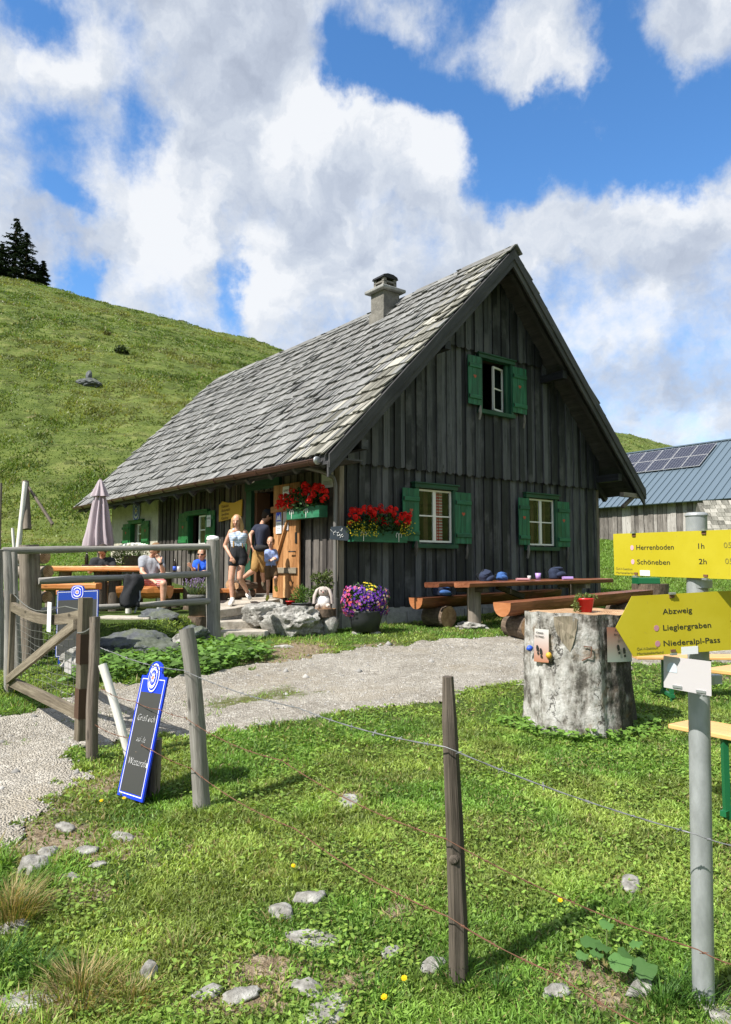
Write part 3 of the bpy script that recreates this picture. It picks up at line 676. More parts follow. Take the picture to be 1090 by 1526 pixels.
def lawn():
    parts=[]
    for (n,y0,y1,p,um,hh) in ((500000,1.9,6.2,1.4,.86,(.012,.033)),(280000,6.2,17,1.2,.75,(.022,.045))):
        X,Y=sample(n,y0,y1,p,um)
        rd=roadf(X,Y);md=medf(X,Y);dt=dirtf(X,Y)
        keep=(rng.uniform(0,1,n)>np.maximum(rd*(1-.75*md),dt*.93)+.001)&((rd<.5)|(rng.uniform(0,1,n)<.6*(md>.2)+.012))
        keep&=(sdf(X,Y,HOUSE)>.02)&(sdf(X,Y,TERR)>-.12*(1+4*fbm(X*2,Y*2,3,71)*0)) 
        keep&=((X-STUMP_XY[0])**2+(Y-STUMP_XY[1])**2>.38**2)
        cl=fbm(X*5,Y*5,3,62); keep&=rng.uniform(0,1,n)<.35+1.3*ss(cl,.3,.65)
        X,Y=X[keep],Y[keep];rdk=rd[keep];m=len(X)
        Z=hgt(X,Y); h=rng.uniform(hh[0],hh[1],m)*(.55+1.1*fbm(X*.9,Y*.9,4,63))*(1+.9*ss(fbm(X*3.5,Y*3.5,3,66),.58,.75))
        # longer unmown grass in the lower left corner and along the house wall and posts
        h*=1+1.0*ss(-X-.36*Y,.0,.5)*(Y<4.0)
        w=(.0032+.0011*Y)*rng.uniform(.7,1.4,m)
        col=gcol(X,Y,m,.04+.22*ss(dt[keep],.05,.6)+.12*ss(fbm(X*2.1,Y*2.1,3,69),.55,.7))
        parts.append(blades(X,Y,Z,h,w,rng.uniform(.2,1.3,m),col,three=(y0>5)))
    v,f,c=merge(parts); o=mesh_from('meadow_grass',v,f,c,M['grass']); tag(o,'short green meadow grass covering the lawn in front of the hut',kind='stuff')
lawn()
def clover():
    """low broad-leaved weeds mixed into the lawn"""
    n=108000; X,Y=sample(n,1.95,11,1.35,.84)
    cl=fbm(X*2.4,Y*2.4,4,81)
    keep=(rng.uniform(0,1,n)<ss(cl,.42,.62)+.10)&(roadf(X,Y)<.4)&(dirtf(X,Y)<.65)&(sdf(X,Y,HOUSE)>.05)&(sdf(X,Y,TERR)>.0)&((X-STUMP_XY[0])**2+(Y-STUMP_XY[1])**2>.40**2)
    X,Y=X[keep],Y[keep];m=len(X);Z=hgt(X,Y)+rng.uniform(.008,.035,m)
    s=(.0055+.0013*Y)*rng.uniform(.55,1.6,m); az=rng.uniform(0,2*np.pi,m); tl=rng.uniform(-.5,.5,m); tl2=rng.uniform(-.5,.5,m)
    ca,sa=np.cos(az),np.sin(az); B=np.stack([X,Y,Z],-1)
    def P(a,b): return B+np.stack([(ca*a-sa*b)*s,(sa*a+ca*b)*s,(a*tl+b*tl2)*s],-1)
    V=np.stack([P(-1,0),P(-.1,-.62),P(1,-.1),P(.1,.62)],1).reshape(-1,3); F_=np.arange(4)[None]+np.arange(m)[:,None]*4
    col=np.array([[.18,.30,.055]])*(.5+1.0*rng.uniform(0,1,(m,1)))+np.array([[.05,.03,.0]])*rng.uniform(0,1,(m,1))
    o=mesh_from('clover',V,[F_],np.repeat(col,4,0),M['grass']); tag(o,'clover and small broad-leaved weeds scattered through the lawn',kind='stuff')
clover()
def hillgrass():
    parts=[]
    for (n,y0,y1,p,um) in ((90000,16,30,1.2,.62),(420000,26,82,1.15,.60),(60000,60,124,1.2,.56)):
        X,Y=sample(n,y0,y1,p,um); u=X/Y
        keep=(sdf(X,Y,HOUSE)>.3)
        if y1>100: keep&=u>.2
        else: keep&=(u<.02)|(Y<46)
        cl=fbm(X*.55,Y*.55,4,90)*.6+fbm(X*1.6,Y*1.1,3,91)*.4
        far=ss(Y-20*ss(u,-.1,.25),22,30); keep&=rng.uniform(0,1,n)<(1-far)+far*(.35+.8*ss(cl,.40,.64))
        X,Y=X[keep],Y[keep];m=len(X);Z=hgt(X,Y);cl=cl[keep];far=far[keep]
        h=rng.uniform(.05,.10,m)*(1-far)+far*rng.uniform(.06,.17,m)*(.5+.9*ss(cl,.4,.65)); w=.0017*Y*rng.uniform(.7,1.8,m)
        a=fbm(X*.16,Y*.22,4,93)[:,None]; r=rng.uniform(0,1,(m,1)); b2=fbm(X*.9,Y*.9,3,95)[:,None]
        c=np.array([[.12,.19,.036]])*(1-ss(a,.42,.68))+np.array([[.21,.235,.07]])*ss(a,.4,.65)
        c=c*(.6+.6*r)*(.38+1.2*b2); d=(rng.uniform(0,1,m)<.06)[:,None]; c=np.where(d,np.array([[.30,.26,.12]])*(.6+.6*r),c)
        c=np.where((Y-20*ss(X/Y,-.1,.25)<24)[:,None],np.array([[.16,.275,.045]])*(.6+.8*r),c)
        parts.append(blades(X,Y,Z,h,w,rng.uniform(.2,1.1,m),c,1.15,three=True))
    v,f,c=merge(parts); o=mesh_from('hillside_grass',v,f,c,M['grass']); tag(o,'tussocky grass covering the steep hillside',kind='stuff')
hillgrass()
# ---------------- the hut ----------------
W=7.32; LB=11.5; ZE=3.42; ZR=7.93; OV=.756; AM=W/2; SL=(ZR-ZE)/(AM+OV)
hut=thing('alpine_hut','dark weathered timber hut with grey shingle roof, green shutters and an open plank door','hut',tuple(HC),HANG)
def roofz(a,b=0.0): return ZR-SL*abs(a-AM)-.10*math.sin(math.pi*min(max((b+.75)/13.1,0),1))
def clipped_boards(mb,axis,x0,x1,pitch,bw,zb,ztf,face,thick,openings,scallop=False,out=-1,shift=0.0,wj=.0,rr=(0,1)):
    """vertical boards. axis 'a': boards in the gable plane (y = -face side), axis 'b': boards in side plane"""
    x=x0+shift
    while x<x1-.02:
        w=min(bw*(1+random.uniform(-wj,wj)),x1-x); rn=random.uniform(*rr); ofs=random.uniform(0,40)
        segs=[(x,x+w)]
        cuts=sorted(set([x,x+w]+[c for o_ in openings for c in (o_[0],o_[1]) if x+.008<c<x+w-.008]))
        for i in range(len(cuts)-1):
            p,q=cuts[i],cuts[i+1]; mid=(p+q)/2; iv=[(zb,None)]
            ops=sorted([o_ for o_ in openings if o_[0]-.001<mid<o_[1]+.001],key=lambda o_:o_[2])
            lo=zb; parts=[]
            for o_ in ops:
                if o_[2]>lo: parts.append((lo,o_[2]))
                lo=max(lo,o_[3])
            parts.append((lo,None))
            for (z0,z1) in parts:
                t0=ztf(p) if z1 is None else z1; t1=ztf(q) if z1 is None else z1
                if min(t0,t1)<=z0+.02: 
                    if max(t0,t1)<=z0+.05: continue
                    t0=max(t0,z0+.01);t1=max(t1,z0+.01)
                poly=[]
                if scallop and z0==zb and len(cuts)==2:
                    r=(q-p)/2
                    for k in range(7):
                        th=math.pi+math.pi*k/6; poly.append((mid+r*math.cos(th),z0+r*.75+r*.75*math.sin(th)))
                else: poly=[(p,z0),(q,z0)]
                if z1 is None and axis=='a' and p<AM<q: poly+=[(q,t1),(AM,ztf(AM)),(p,t0)]
                else: poly+=[(q,t1),(p,t0)]
                jz=random.uniform(-.003,.003)
                if axis=='a': mb.prism(poly,(0,-face+jz,0),(1,0,0),(0,0,1),(0,1,0),thick,rnd=rn)
                else: mb.prism([(yy,zz) for yy,zz in poly],(-face+jz,0,0),(0,1,0),(0,0,1),(1,0,0),thick,rnd=rn)
        x+=pitch
# openings in the gable: (a0,a1,z0,z1)
WL=(1.70,2.64,2.05,3.07); WR=(4.80,5.73,2.05,3.07); WA=(3.37,4.29,4.77,5.80)
# wall core (dark inside of the hut)
core=MB()
def wallpiece(a0,a1,b0,b1,z0,z1): core.bx(a0,a1,b0,b1,z0,z1,mi=0)
def core_gable():
    y0,y1=.03,.14
    # lower band with two openings
    xs=[.03,WL[0],WL[1],WR[0],WR[1],W-.03]
    core.bx(.03,W-.03,y0,y1,.55,2.05); core.bx(.03,W-.03,y0,y1,3.07,3.38)
    for i in (0,2,4): core.bx(xs[i],xs[i+1],y0,y1,2.05,3.07)
    # upper triangle with opening
    top=lambda a:roofz(a)-.20
    for (p,q) in ((.03,WA[0]),(WA[1],W-.03)):
        core.prism([(p,3.38),(q,3.38),(q,top(q)),(p,top(p))],(0,y0,0),(1,0,0),(0,0,1),(0,1,0),y1-y0)
    core.prism([(WA[0],3.38),(WA[1],3.38),(WA[1],WA[2]),(WA[0],WA[2])],(0,y0,0),(1,0,0),(0,0,1),(0,1,0),y1-y0)
    core.prism([(WA[0],WA[3]),(WA[1],WA[3]),(WA[1],top(WA[1])),(AM,top(AM)),(WA[0],top(WA[0]))],(0,y0,0),(1,0,0),(0,0,1),(0,1,0),y1-y0)
core_gable()
DO=(2.02,2.98,1.06,3.10)   # door opening b0,b1,z0,z1
WS=(5.05,6.05,2.10,2.80); WM=(8.98,9.86,2.22,2.78)
TS=3.78
x0,x1=.03,.14
core.bx(x0,x1,.14,DO[0],.55,TS); core.bx(x0,x1,DO[0],DO[1],.55,DO[2]); core.bx(x0,x1,DO[0],DO[1],DO[3],TS)
core.bx(x0,x1,DO[1],WS[0],.55,TS); core.bx(x0,x1,WS[0],WS[1],.55,WS[2]); core.bx(x0,x1,WS[0],WS[1],WS[3],TS); core.bx(x0,x1,WS[1],7.95,.55,TS)
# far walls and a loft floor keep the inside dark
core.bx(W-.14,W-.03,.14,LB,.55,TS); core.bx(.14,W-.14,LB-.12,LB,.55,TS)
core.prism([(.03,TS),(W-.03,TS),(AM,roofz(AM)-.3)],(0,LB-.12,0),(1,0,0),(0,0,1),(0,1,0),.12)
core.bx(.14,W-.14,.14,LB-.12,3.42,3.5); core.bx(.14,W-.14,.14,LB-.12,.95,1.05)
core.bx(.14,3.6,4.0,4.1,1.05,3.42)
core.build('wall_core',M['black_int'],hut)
# gable boarding, three tiers
g1=MB(); op=[WL,WR]
clipped_boards(g1,'a',0,W,.262,.136,.885,lambda a:3.50,.0,.028,op,wj=.0,rr=(0,.95))
clipped_boards(g1,'a',0,W,.262,.136,.875,lambda a:3.50,.026,.026,op,shift=.129,wj=.08,rr=(0,1.05))
clipped_boards(g1,'a',0,W,2.62,.04,.875,lambda a:3.50,.03,.03,op)
g1.build('lower_gable_boarding',M['dark_board'],hut)
g2=MB(); tz=lambda a:min(6.0,roofz(a)-.13)
clipped_boards(g2,'a',-.02,W+.02,.262,.136,3.40,tz,.058,.028,[WA],True,rr=(0,.95))
clipped_boards(g2,'a',-.02,W+.02,.262,.138,3.37,tz,.084,.026,[WA],True,shift=.129,wj=.05,rr=(0,1.05))
g2.build('upper_gable_boarding',M['dark_board'],hut)
g3=MB(); tz=lambda a:roofz(a)-.13
clipped_boards(g3,'a',2.02,W-2.02,.262,.136,5.91,tz,.118,.028,[(WA[0]-.05,WA[1]+.05,5.5,5.88)],True,wj=.05)
clipped_boards(g3,'a',2.02,W-2.02,.262,.138,5.88,tz,.146,.026,[(WA[0]-.05,WA[1]+.05,5.5,5.88)],True,shift=.129,wj=.05)
g3.build('peak_gable_boarding',M['dark_board'],hut)
s1=MB(); op=[DO,WS]; tz=lambda b:3.74
clipped_boards(s1,'b',.0,7.97,.245,.15,.9,tz,.0,.028,op,wj=.15)
clipped_boards(s1,'b',.0,7.97,.245,.150,.9,tz,.028,.024,op,shift=.122,wj=.15)
s1.build('side_boarding',M['side_board'],hut)
# corner posts
cp=MB(); cp.bx(-.045,.05,-.045,.10,.85,3.42,rnd=.8); cp.build('corner_board',M['grey_wood2'],hut)
cp=MB(); cp.bx(W-.05,W+.045,-.03,.10,.85,3.42,rnd=.6); cp.build('corner_board',M['grey_wood2'],hut)
# masonry end of the side wall with a window hole
ms_=MB()
for (b0,b1,z0,z1) in ((7.97,WM[0],.5,3.74),(WM[1],LB,.5,3.74),(WM[0],WM[1],.5,WM[2]),(WM[0],WM[1],WM[3],3.74)): ms_.bx(-.035,.14,b0,b1,z0,z1)
ms_.build('masonry_wall',M['whitewash'],hut)
# foundation
fd=MB(); fd.bx(-.02,W+.02,-.02,.14,.2,.885)
for k in range(15):
    fd.bx(k*.49+.01,k*.49+.475,-.04,-.02,.56,.80)
fd.bx(-.03,.14,.14,LB,.2,.90); fd.build('foundation',M['concrete'],hut)
# roof deck
def deckpoly(sgn):
    a_e=-OV if sgn<0 else W+OV
    return a_e
for sgn in (-1,1):
    mb=MB(); nb=9
    bs=[-.74+13.08*i/nb for i in range(nb+1)]
    ae_=-OV if sgn<0 else W+OV
    vs=[]
    for b in bs:
        for (a,dz) in ((ae_,-.03),(AM,-.03),(AM,-.13),(ae_,-.13)): vs.append((a,b,roofz(a,b)+dz))
    fs=[]
    for i in range(nb):
        for k in range(4): fs.append((i*4+k,i*4+(k+1)%4,(i+1)*4+(k+1)%4,(i+1)*4+k))
    fs+=[(3,2,1,0),(nb*4,nb*4+1,nb*4+2,nb*4+3)]
    mb.add(vs,fs,[(v[1],v[0],v[2]) for v in vs],.3)
    # rafters under the overhangs
    for b in np.arange(-.55,12.2,.82):
        y=float(b); mb.beam((ae_,y,roofz(ae_,y)-.19),(AM,y,roofz(AM,y)-.19),.09,.12,up=(0,0,1),rnd=random.random())
    mb.build('roof_deck',M['dark_trim'],hut,recalc=True)
    # shingles
    sh=MB(); shl=MB()
    L=math.hypot(AM+OV,ZR-ZE); nrow=18; e=L/nrow; up=Vector((0,0,1))
    dx=Vector((AM-ae_,0,ZR-ZE)).normalized(); nrm=Vector((-dx.z if sgn<0 else -dx.z,0,dx.x)); 
    if nrm.z<0: nrm=-nrm
    for r in range(nrow+1):
        b=-.79+random.uniform(0,.05)
        wav=[random.uniform(-.02,.02) for _ in range(40)]
        while b<12.38:
            w=random.choice((.10,.12,.14,.16,.19)) if sgn<0 else .26
            s0=r*e-.06+random.uniform(-.035,.02)+wav[int((b+1)*2.8)%40]
            ln=e+.16
            if r==nrow: ln=.26
            if s0+ln>L+.03: ln=L+.03-s0
            lift=.048+random.uniform(-.008,.016); 
            if random.random()<.07: lift+=random.uniform(.01,.04)
            tw=random.uniform(-.008,.008); gap=.006
            th=.022
            x0_=b+gap; x1_=b+w-gap
            pts=[]
            for (s,bb,nn) in ((s0,x0_,lift+tw),(s0,x1_,lift-tw),(s0+ln,x1_,.004),(s0+ln,x0_,.004),(s0,x0_,lift+tw-th),(s0,x1_,lift-tw-th),(s0+ln,x1_,-.014),(s0+ln,x0_,-.014)):
                base=Vector((ae_,bb,0))+Vector((dx.x,0,0))*s; zz=roofz(base.x,bb) if (base.x-AM)*(ae_-AM)>0 else ZR+(s-L)*dx.z-(.1*math.sin(math.pi*min(max((bb+.75)/13.1,0),1)))
                pts.append(Vector((base.x,bb,zz))+nrm*nn)
            o_=[random.uniform(0,40) for _ in range(3)]
            gs=[(s0+o_[0],b+o_[1],o_[2])]*0
            for (s,bb,nn) in ((0,x0_,.01),(0,x1_,.01),(ln,x1_,.01),(ln,x0_,.01),(0,x0_,0),(0,x1_,0),(ln,x1_,0),(ln,x0_,0)): gs.append((s+o_[0],bb+o_[1],nn+o_[2]))
            pale=(b<-.1 and random.random()<.75) or (b<.4 and random.random()<.25)
            tgt=shl if pale else sh
            fs=[(0,1,2,3),(7,6,5,4),(0,4,5,1),(1,5,6,2),(2,6,7,3),(3,7,4,0)]
            rr_=random.random(); 
            if random.random()<.03: rr_=-.45
            tgt.add(pts,fs,gs,rr_)
            b+=w+.003
    sh.v and sh.build('shingles',M['shingle'],hut,recalc=True)
    shl.v and shl.build('verge_shingles',M['shingle_l'],hut,recalc=True)
# ridge boards
rb=MB()
for sg,lz in ((-1,.055),(1,.075)):
    nb=9
    for i in range(nb):
        b0=-.84+13.2*i/nb;b1=-.84+13.2*(i+1)/nb
        c=math.cos(math.atan(SL)); 
        p0=Vector((AM+sg*(.09+(.02 if sg>0 else .0)),b0,roofz(AM,b0)-.09*SL+lz));p1=Vector((AM+sg*(.09+(.02 if sg>0 else .0)),b1,roofz(AM,b1)-.09*SL+lz))
        M3=Matrix((Vector((0,1,0)),Vector((sg*.697,0,-.717)),Vector((0,1,0)).cross(Vector((sg*.697,0,-.717))))).transposed()
        rb.box((p0+p1)/2,((p1-p0).length,.24,.025),M=M3,rnd=random.random())
rb.build('ridge_board',M['shingle'],hut)
# moss tufts along the ridge (broken shingle ends)
# barge boards, two stepped boards each side
for sg in (-1,1):
    bb=MB(); ae_=-OV if sg<0 else W+OV
    for (dz,h,y,t) in ((-.03,.15,-.80,.05),(-.15,.17,-.77,.045)):
        e0=ae_-sg*-.03 ; poly=[(ae_+sg*.02,roofz(ae_)+dz+.0),(AM,ZR+dz),(AM,ZR+dz-h*1.42),(ae_+sg*.02,roofz(ae_)+dz-h*1.42)]
        bb.prism(poly,(0,y,0),(1,0,0),(0,0,1),(0,1,0),t,rnd=.4+sg*.2)
    v=[Vector(p) for p in bb.v]; dxx=Vector((AM-ae_,0,ZR-ZE)).normalized(); px_=Vector((-dxx.z,0,dxx.x))
    bb.g=[(p.dot(dxx)+5*sg,p.y*1.0,p.dot(px_)) for p in v]
    bb.build('barge_board',M['dark_trim'],hut)
# cross tie beam and purlin ends below the right eave, purlins under the gable overhang
for (a,z) in ((.03,3.62),(W-.03,3.62),(1.95,5.66),(W-1.95,5.66),(AM,ZR-.42)):
    pu=MB(); pu.bx(a-.07,a+.07,-.66,.1,z-.08,z+.08,long=1,rnd=.1); pu.build('purlin',M['dark_board'],hut)
tb=MB(); tb.bx(W+.0,W+.80,-.72,-.62,3.18,3.28,long=0,rnd=.9); tb.beam((W+.02,-.67,2.95),(W+.45,-.67,3.2),.07,.07,up=(0,1,0)); tb.build('eave_brace',M['grey_wood2'],hut)
# fascia + gutter + downpipe on the left eave
fa=MB(); fa.bx(-OV-.01,-OV+.03,-.72,12.3,ZE-.2,ZE-.05,long=1,rnd=.2); fa.bx(-OV+.03,-.03,-.70,12.3,ZE-.10,ZE-.07,long=1,rnd=.4); fa.build('fascia',M['dark_trim'],hut)
gu=MB(); r=.075; n=10; pts=[]
bs=[-.55,3,7,12.35]; gza=[3.30,3.33,3.35,3.36]
vs=[];fs=[]
for q,rr_ in ((0,r),(1,r-.008)):
    for b,z in zip(bs,gza):
        for k in range(n+1):
            th=math.pi+math.pi*k/n; vs.append((-OV-.09+rr_*math.cos(th),b,z+rr_*math.sin(th)))
m=n+1
for q in (0,1):
    for i in range(3):
        for k in range(n):
            a=q*4*m+i*m+k; fs.append((a,a+1,a+m+1,a+m) if q==0 else (a+m,a+m+1,a+1,a))
for i in range(3):
    for k in (0,n): a=i*m+k; c=4*m+a; fs.append((a,a+m,c+m,c))
for i in (0,3):
    for k in range(n): a=i*m+k;c=4*m+a; fs.append((a,a+1,c+1,c))
gu.add(vs,fs,None,.5,0,True)
for b,z in zip(bs,gza): pass
gu.tube([(-OV-.09-r,bs[0],gza[0]),(-OV-.09-r,bs[1],gza[1]),(-OV-.09-r,bs[2],gza[2]),(-OV-.09-r,bs[3],gza[3])],.010,6)
gut=gu.build('gutter',M['gutter'],hut,recalc=True)
for b in np.arange(-.4,12.3,.85):
    br_=MB()
    z=float(np.interp(b,bs,gza)); pts=[(-OV-.09+(r+.008)*math.cos(math.pi+math.pi*k/8),float(b),z+(r+.008)*math.sin(math.pi+math.pi*k/8)) for k in range(9)]
    pts+=[(-OV+.0,float(b),z+.03)]
    br_.tube(pts,.011,5); br_.build('gutter_bracket',M['gutter'],gut)
ed=MB(); ed.ball((-OV-.09,-.555,3.285),(.076,.018,.07),mi=0); ed.build('gutter_end',M['zinc'],gut)
dp=MB(); dp.tube([(-.62,.25,3.30),(-.30,.12,3.22),(-.14,.0,3.12),(-.12,-.03,3.0),(-.12,-.03,1.05)],.036,10); dp.tube([(-.12,-.03,1.08),(-.12,-.03,.6)],.058,10)
dp.tube([(-.12,-.03,1.02),(-.19,.03,.98),(-.42,.22,.98)],.04,8)
dp.build('downpipe',M['grey_pipe'],hut)
# ---- windows ----
Mg=Matrix(((1,0,0),(0,1,0),(0,0,1)))
def xf(o,side,x,z,depth=0.0):
    """place a window part built in the gable frame (x right, y inward, z up) on gable or side wall"""
    if side=='g': o.location=(x,-depth,z)
    else: o.location=(-depth,x,z); o.rotation_euler=(0,0,R(-90))
def heart(mb,x,y,z,s,mi=0):
    pts=[]
    for k in range(20):
        t=2*math.pi*k/20; pts.append((s*math.sin(t)**3, s*(13*math.cos(t)-5*math.cos(2*t)-2*math.cos(3*t)-math.cos(4*t))/16))
    pts=[(p[0],p[1]) for p in pts]
    mb.prism(pts,(x,y,z),(1,0,0),(0,0,1),(0,1,0),.004,mi=mi,rnd=.5)
def shutter(parent,w,h,mat,side,x,z,face,ang=0.0,hm=None,labelless=True):
    mb=MB(); nb=3
    for i in range(nb): mb.bx(-w/2+i*w/nb+.002,-w/2+(i+1)*w/nb-.002,-.012,.012,0,h,long=2,ch=.003,rnd=random.random())
    for zz in (h*.16,h*.80): mb.bx(-w/2+.01,w/2-.01,-.034,-.012,zz-.04,zz+.04,long=0,ch=.006)
    s=mb.build('shutter',mat,parent); xf(s,side,x,z,face)
    if ang: s.rotation_euler.z+=ang
    hb=MB(); heart(hb,0,-.017,h*.58,.042); hb.build('heart_cutout',M['red_paint'],s)
    for zz in (h*.16,h*.80): hg=MB(); hg.tube([(w/2-.01 if x<0 else -w/2+.01,-.04,zz-.03),(w/2-.01 if x<0 else -w/2+.01,-.04,zz+.03)],.008,6); hg.build('hinge',M['black_metal'],s)
    return s
def window(side,op,parent,mat_f,casements='closed',curtain=None,face=.06,shw=.44,gmat=None,shut=True,ext=.04,frame_h=.06):
    x0,x1,z0,z1=op; w=x1-x0;h=z1-z0
    xc=(x0+x1)/2
    fr=MB(); t=.07
    # outer casing
    e=.05
    fr.bx(-w/2-e,-w/2+.03,-.03,.10,0-.02,h,long=2); fr.bx(w/2-.03,w/2+e,-.03,.10,-.02,h,long=2)
    fr.bx(-w/2-e-.03,w/2+e+.03,-.05,.10,h-.002,h+.075,long=0); fr.bx(-w/2-e-.06,w/2+e+.06,-.075,.06,h+.077,h+.10,long=0)
    fr.bx(-w/2-e-.02,w/2+e+.02,-.055,.10,-.10,-.022,long=0)
    f=fr.build('window',mat_f,parent); xf(f,side,xc,z0,face)
    # white casements
    def sash(sw,sh_,name='sash'):
        m=MB(); b=.035
        m.bx(0,b,0,.035,0,sh_,long=2); m.bx(sw-b,sw,0,.035,0,sh_,long=2); m.bx(b,sw-b,.001,.034,0,b,long=0); m.bx(b,sw-b,.001,.034,sh_-b,sh_,long=0)
        m.bx(b,sw-b,.004,.03,sh_/2-.012,sh_/2+.012,long=0)
        g=MB(); g.bx(b-.003,sw-b+.003,.014,.019,b-.003,sh_-b+.003)
        return m,g
    iw=w-.06; 
    if side=='g': offx=-.0
    else: offx=0
    if casements=='closed':
        for k in (0,1):
            m,g=sash(iw/2-.002,h-.03); so_=m.build('sash',M['white_paint'],f,loc=(-iw/2+k*iw/2+.001,.03,.01)); g.build('pane',M['glass'],so_,recalc=True)
    elif casements=='attic':
        m,g=sash(.40,h-.12); so_=m.build('sash',M['white_paint'],f,loc=(-.03,.045,.03)); g.build('pane',M['glass'],so_,recalc=True); so_.rotation_euler.z=R(12)
        k_=MB(); k_.bx(iw/2-.10,iw/2,.03,.09,.01,h-.02,long=2,rnd=.2); k_.build('inner_post',M['green_dk'],f)
        k_=MB(); k_.tube([(-.03,.03,.02),(-.03,.03,h-.1)],.012,6); k_.build('sash_edge',M['white_paint'],f)
    elif casements=='open_right':
        m,g=sash(iw/2,h-.03); so_=m.build('sash',M['white_paint'],f,loc=(0,.03,.01)); g.build('pane',M['glass'],so_,recalc=True)
    if curtain:
        cm,c0,c1=curtain; c=MB(); n=14; vs=[]
        for k in range(n+1):
            x=c0+(c1-c0)*k/n; y=.13+.02*math.sin(k*1.9)
            vs+=[(x,y,.02),(x,y,h-.02)]
        c.add(vs,[(2*k,2*k+2,2*k+3,2*k+1) for k in range(n)],None,.5,0,True); c.build('curtain',cm,f)
    return f
win1=window('g',WL,hut,M['green_dk'],curtain=(M['check'],.10,.30)); win2=window('g',WR,hut,M['green_dk'],curtain=(M['lawn_reflection'],.02,.16)); win3=window('g',WA,hut,M['green_dk'],'attic',face=.11)  # right window's yellow-green sheet stands in for a reflection of lit grass
for o_,w_ in ((win1,.40),(win2,.3)):
    c=MB(); c.bx(-.12,-.02,.20,.23,0,1.0); c.bx(.30,.36,.2,.23,0,1.0); c.build('inner_reveal',M['int_wood'],o_)
for (x,z,w_,h_,fc) in ((1.53,2.07,.40,.97,.085),(2.87,2.05,.44,.99,.085),(4.66,2.06,.34,.98,.085),(5.97,2.04,.42,.99,.085),(3.17,4.81,.37,.98,.145),(4.51,4.80,.44,.97,.145)):
    shutter(hut,w_,h_,M['green'],'g',x,z,fc)
# carved wooden shutter stays
for (x,z) in ((1.62,2.02),(2.93,1.98),(4.74,2.0),(6.05,1.97),(3.28,4.74),(4.6,4.72)):
    m=MB(); fc=-.10 if z<4 else -.16; m.tube([(x,fc,z-.22),(x+.01,fc-.02,z-.1),(x-.005,fc-.03,z-.04),(x+.005,fc-.035,z+.06)],[.022,.03,.035,.012],7,wob=.2); m.build('shutter_stay',M['grey_wood'],hut)
# pale weathered boards right above the lower windows
# side windows
win4=window('s',WS,hut,M['green2'],'open_right',curtain=(M['curtain_w'],.12,.40),face=.05)
win5=window('s',WM,hut,M['green2'],'open_right',curtain=(M['int_wood'],.05,.3),face=.05)
for (b,z,w_,h_) in ((6.30,2.08,.50,.80),(4.84,2.05,.44,.80),(10.15,2.20,.50,.60),(8.70,2.20,.48,.62)):
    s_=shutter(hut,w_,h_,M['green2'],'s',b,z,.075)
# ---- door ----
dr=MB()
dr.bx(-.08,.10,DO[1],DO[1]+.22,1.0,3.14,long=2); dr.bx(-.08,.10,DO[0]-.10,DO[0],1.0,3.14,long=2); dr.bx(-.09,.10,DO[0]-.14,DO[1]+.26,3.142,3.40,long=1)
df=dr.build('door_frame',M['green_dk'],hut)
i_=MB(); i_.bx(.0,.30,DO[1]-.10,DO[1]-.002,1.06,3.1,long=2); i_.bx(.101,.30,DO[0]+.0,DO[0]+.05,1.06,3.1,long=2); i_.build('inner_jamb',M['int_wood'],df)
th=MB(); th.bx(-.14,.3,DO[0]-.02,DO[1]+.02,.98,1.07,long=1); th.build('threshold',M['grey_wood'],df)
# shelf with jars deep in the passage
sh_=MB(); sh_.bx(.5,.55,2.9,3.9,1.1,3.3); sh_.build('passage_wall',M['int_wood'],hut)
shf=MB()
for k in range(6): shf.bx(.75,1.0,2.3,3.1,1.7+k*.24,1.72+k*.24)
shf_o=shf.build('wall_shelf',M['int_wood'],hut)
jr=MB()
for k in range(6):
    for j in range(9): jr.lathe((.78,2.34+j*.08,1.72+k*.24),[(.0,0),(.03,0),(.03,.1),(.015,.13),(0,.13)],8,rnd=random.random(),col=random.choice(((.5,.5,.45),(.1,.12,.05),(.3,.1,.05),(.05,.08,.15))))
jr.build('jars',M['petal'],shf_o)
# leaf, opened flat against the wall
dl=MB(); b0,b1=1.07,2.0; z0,z1=1.03,3.15; n=5
for i in range(n):
    p=b0+(b1-b0)*i/n; q=b0+(b1-b0)*(i+1)/n; dl.bx(-.135,-.105,p+.003,q-.003,z0+random.uniform(-.01,.01),z1,long=2,rnd=random.random())
dleaf=dl.build('door_leaf',M['door_wood'],hut)
m=MB(); m.bx(-.18,-.136,b0-.0,b1+.03,z1-.52,z1-.40,long=1,ch=.01,rnd=.1); m.build('upper_ledge',M['door_wood'],dleaf)
m=MB(); m.bx(-.175,-.136,b0+.05,b1+.03,z0+.45,z0+.56,long=1,ch=.008,rnd=.9); m.build('lower_ledge',M['gate_wood'],dleaf)
m=MB(); m.beam((-.152,b1-.10,z0+.58),(-.152,b0+.28,z1-.54),.028,.085,up=(1,0,0)); m.build('diagonal_brace',M['door_wood'],dleaf)
m=MB(); m.bx(-.15,-.136,b0+.07,b0+.13,z1-1.12,z1-.92); m.tube([(-.14,b0+.12,z1-1.27),(-.20,b0+.12,z1-1.27),(-.20,b0+.26,z1-1.27)],.012,6); m.build('handle',M['black_metal'],dleaf)
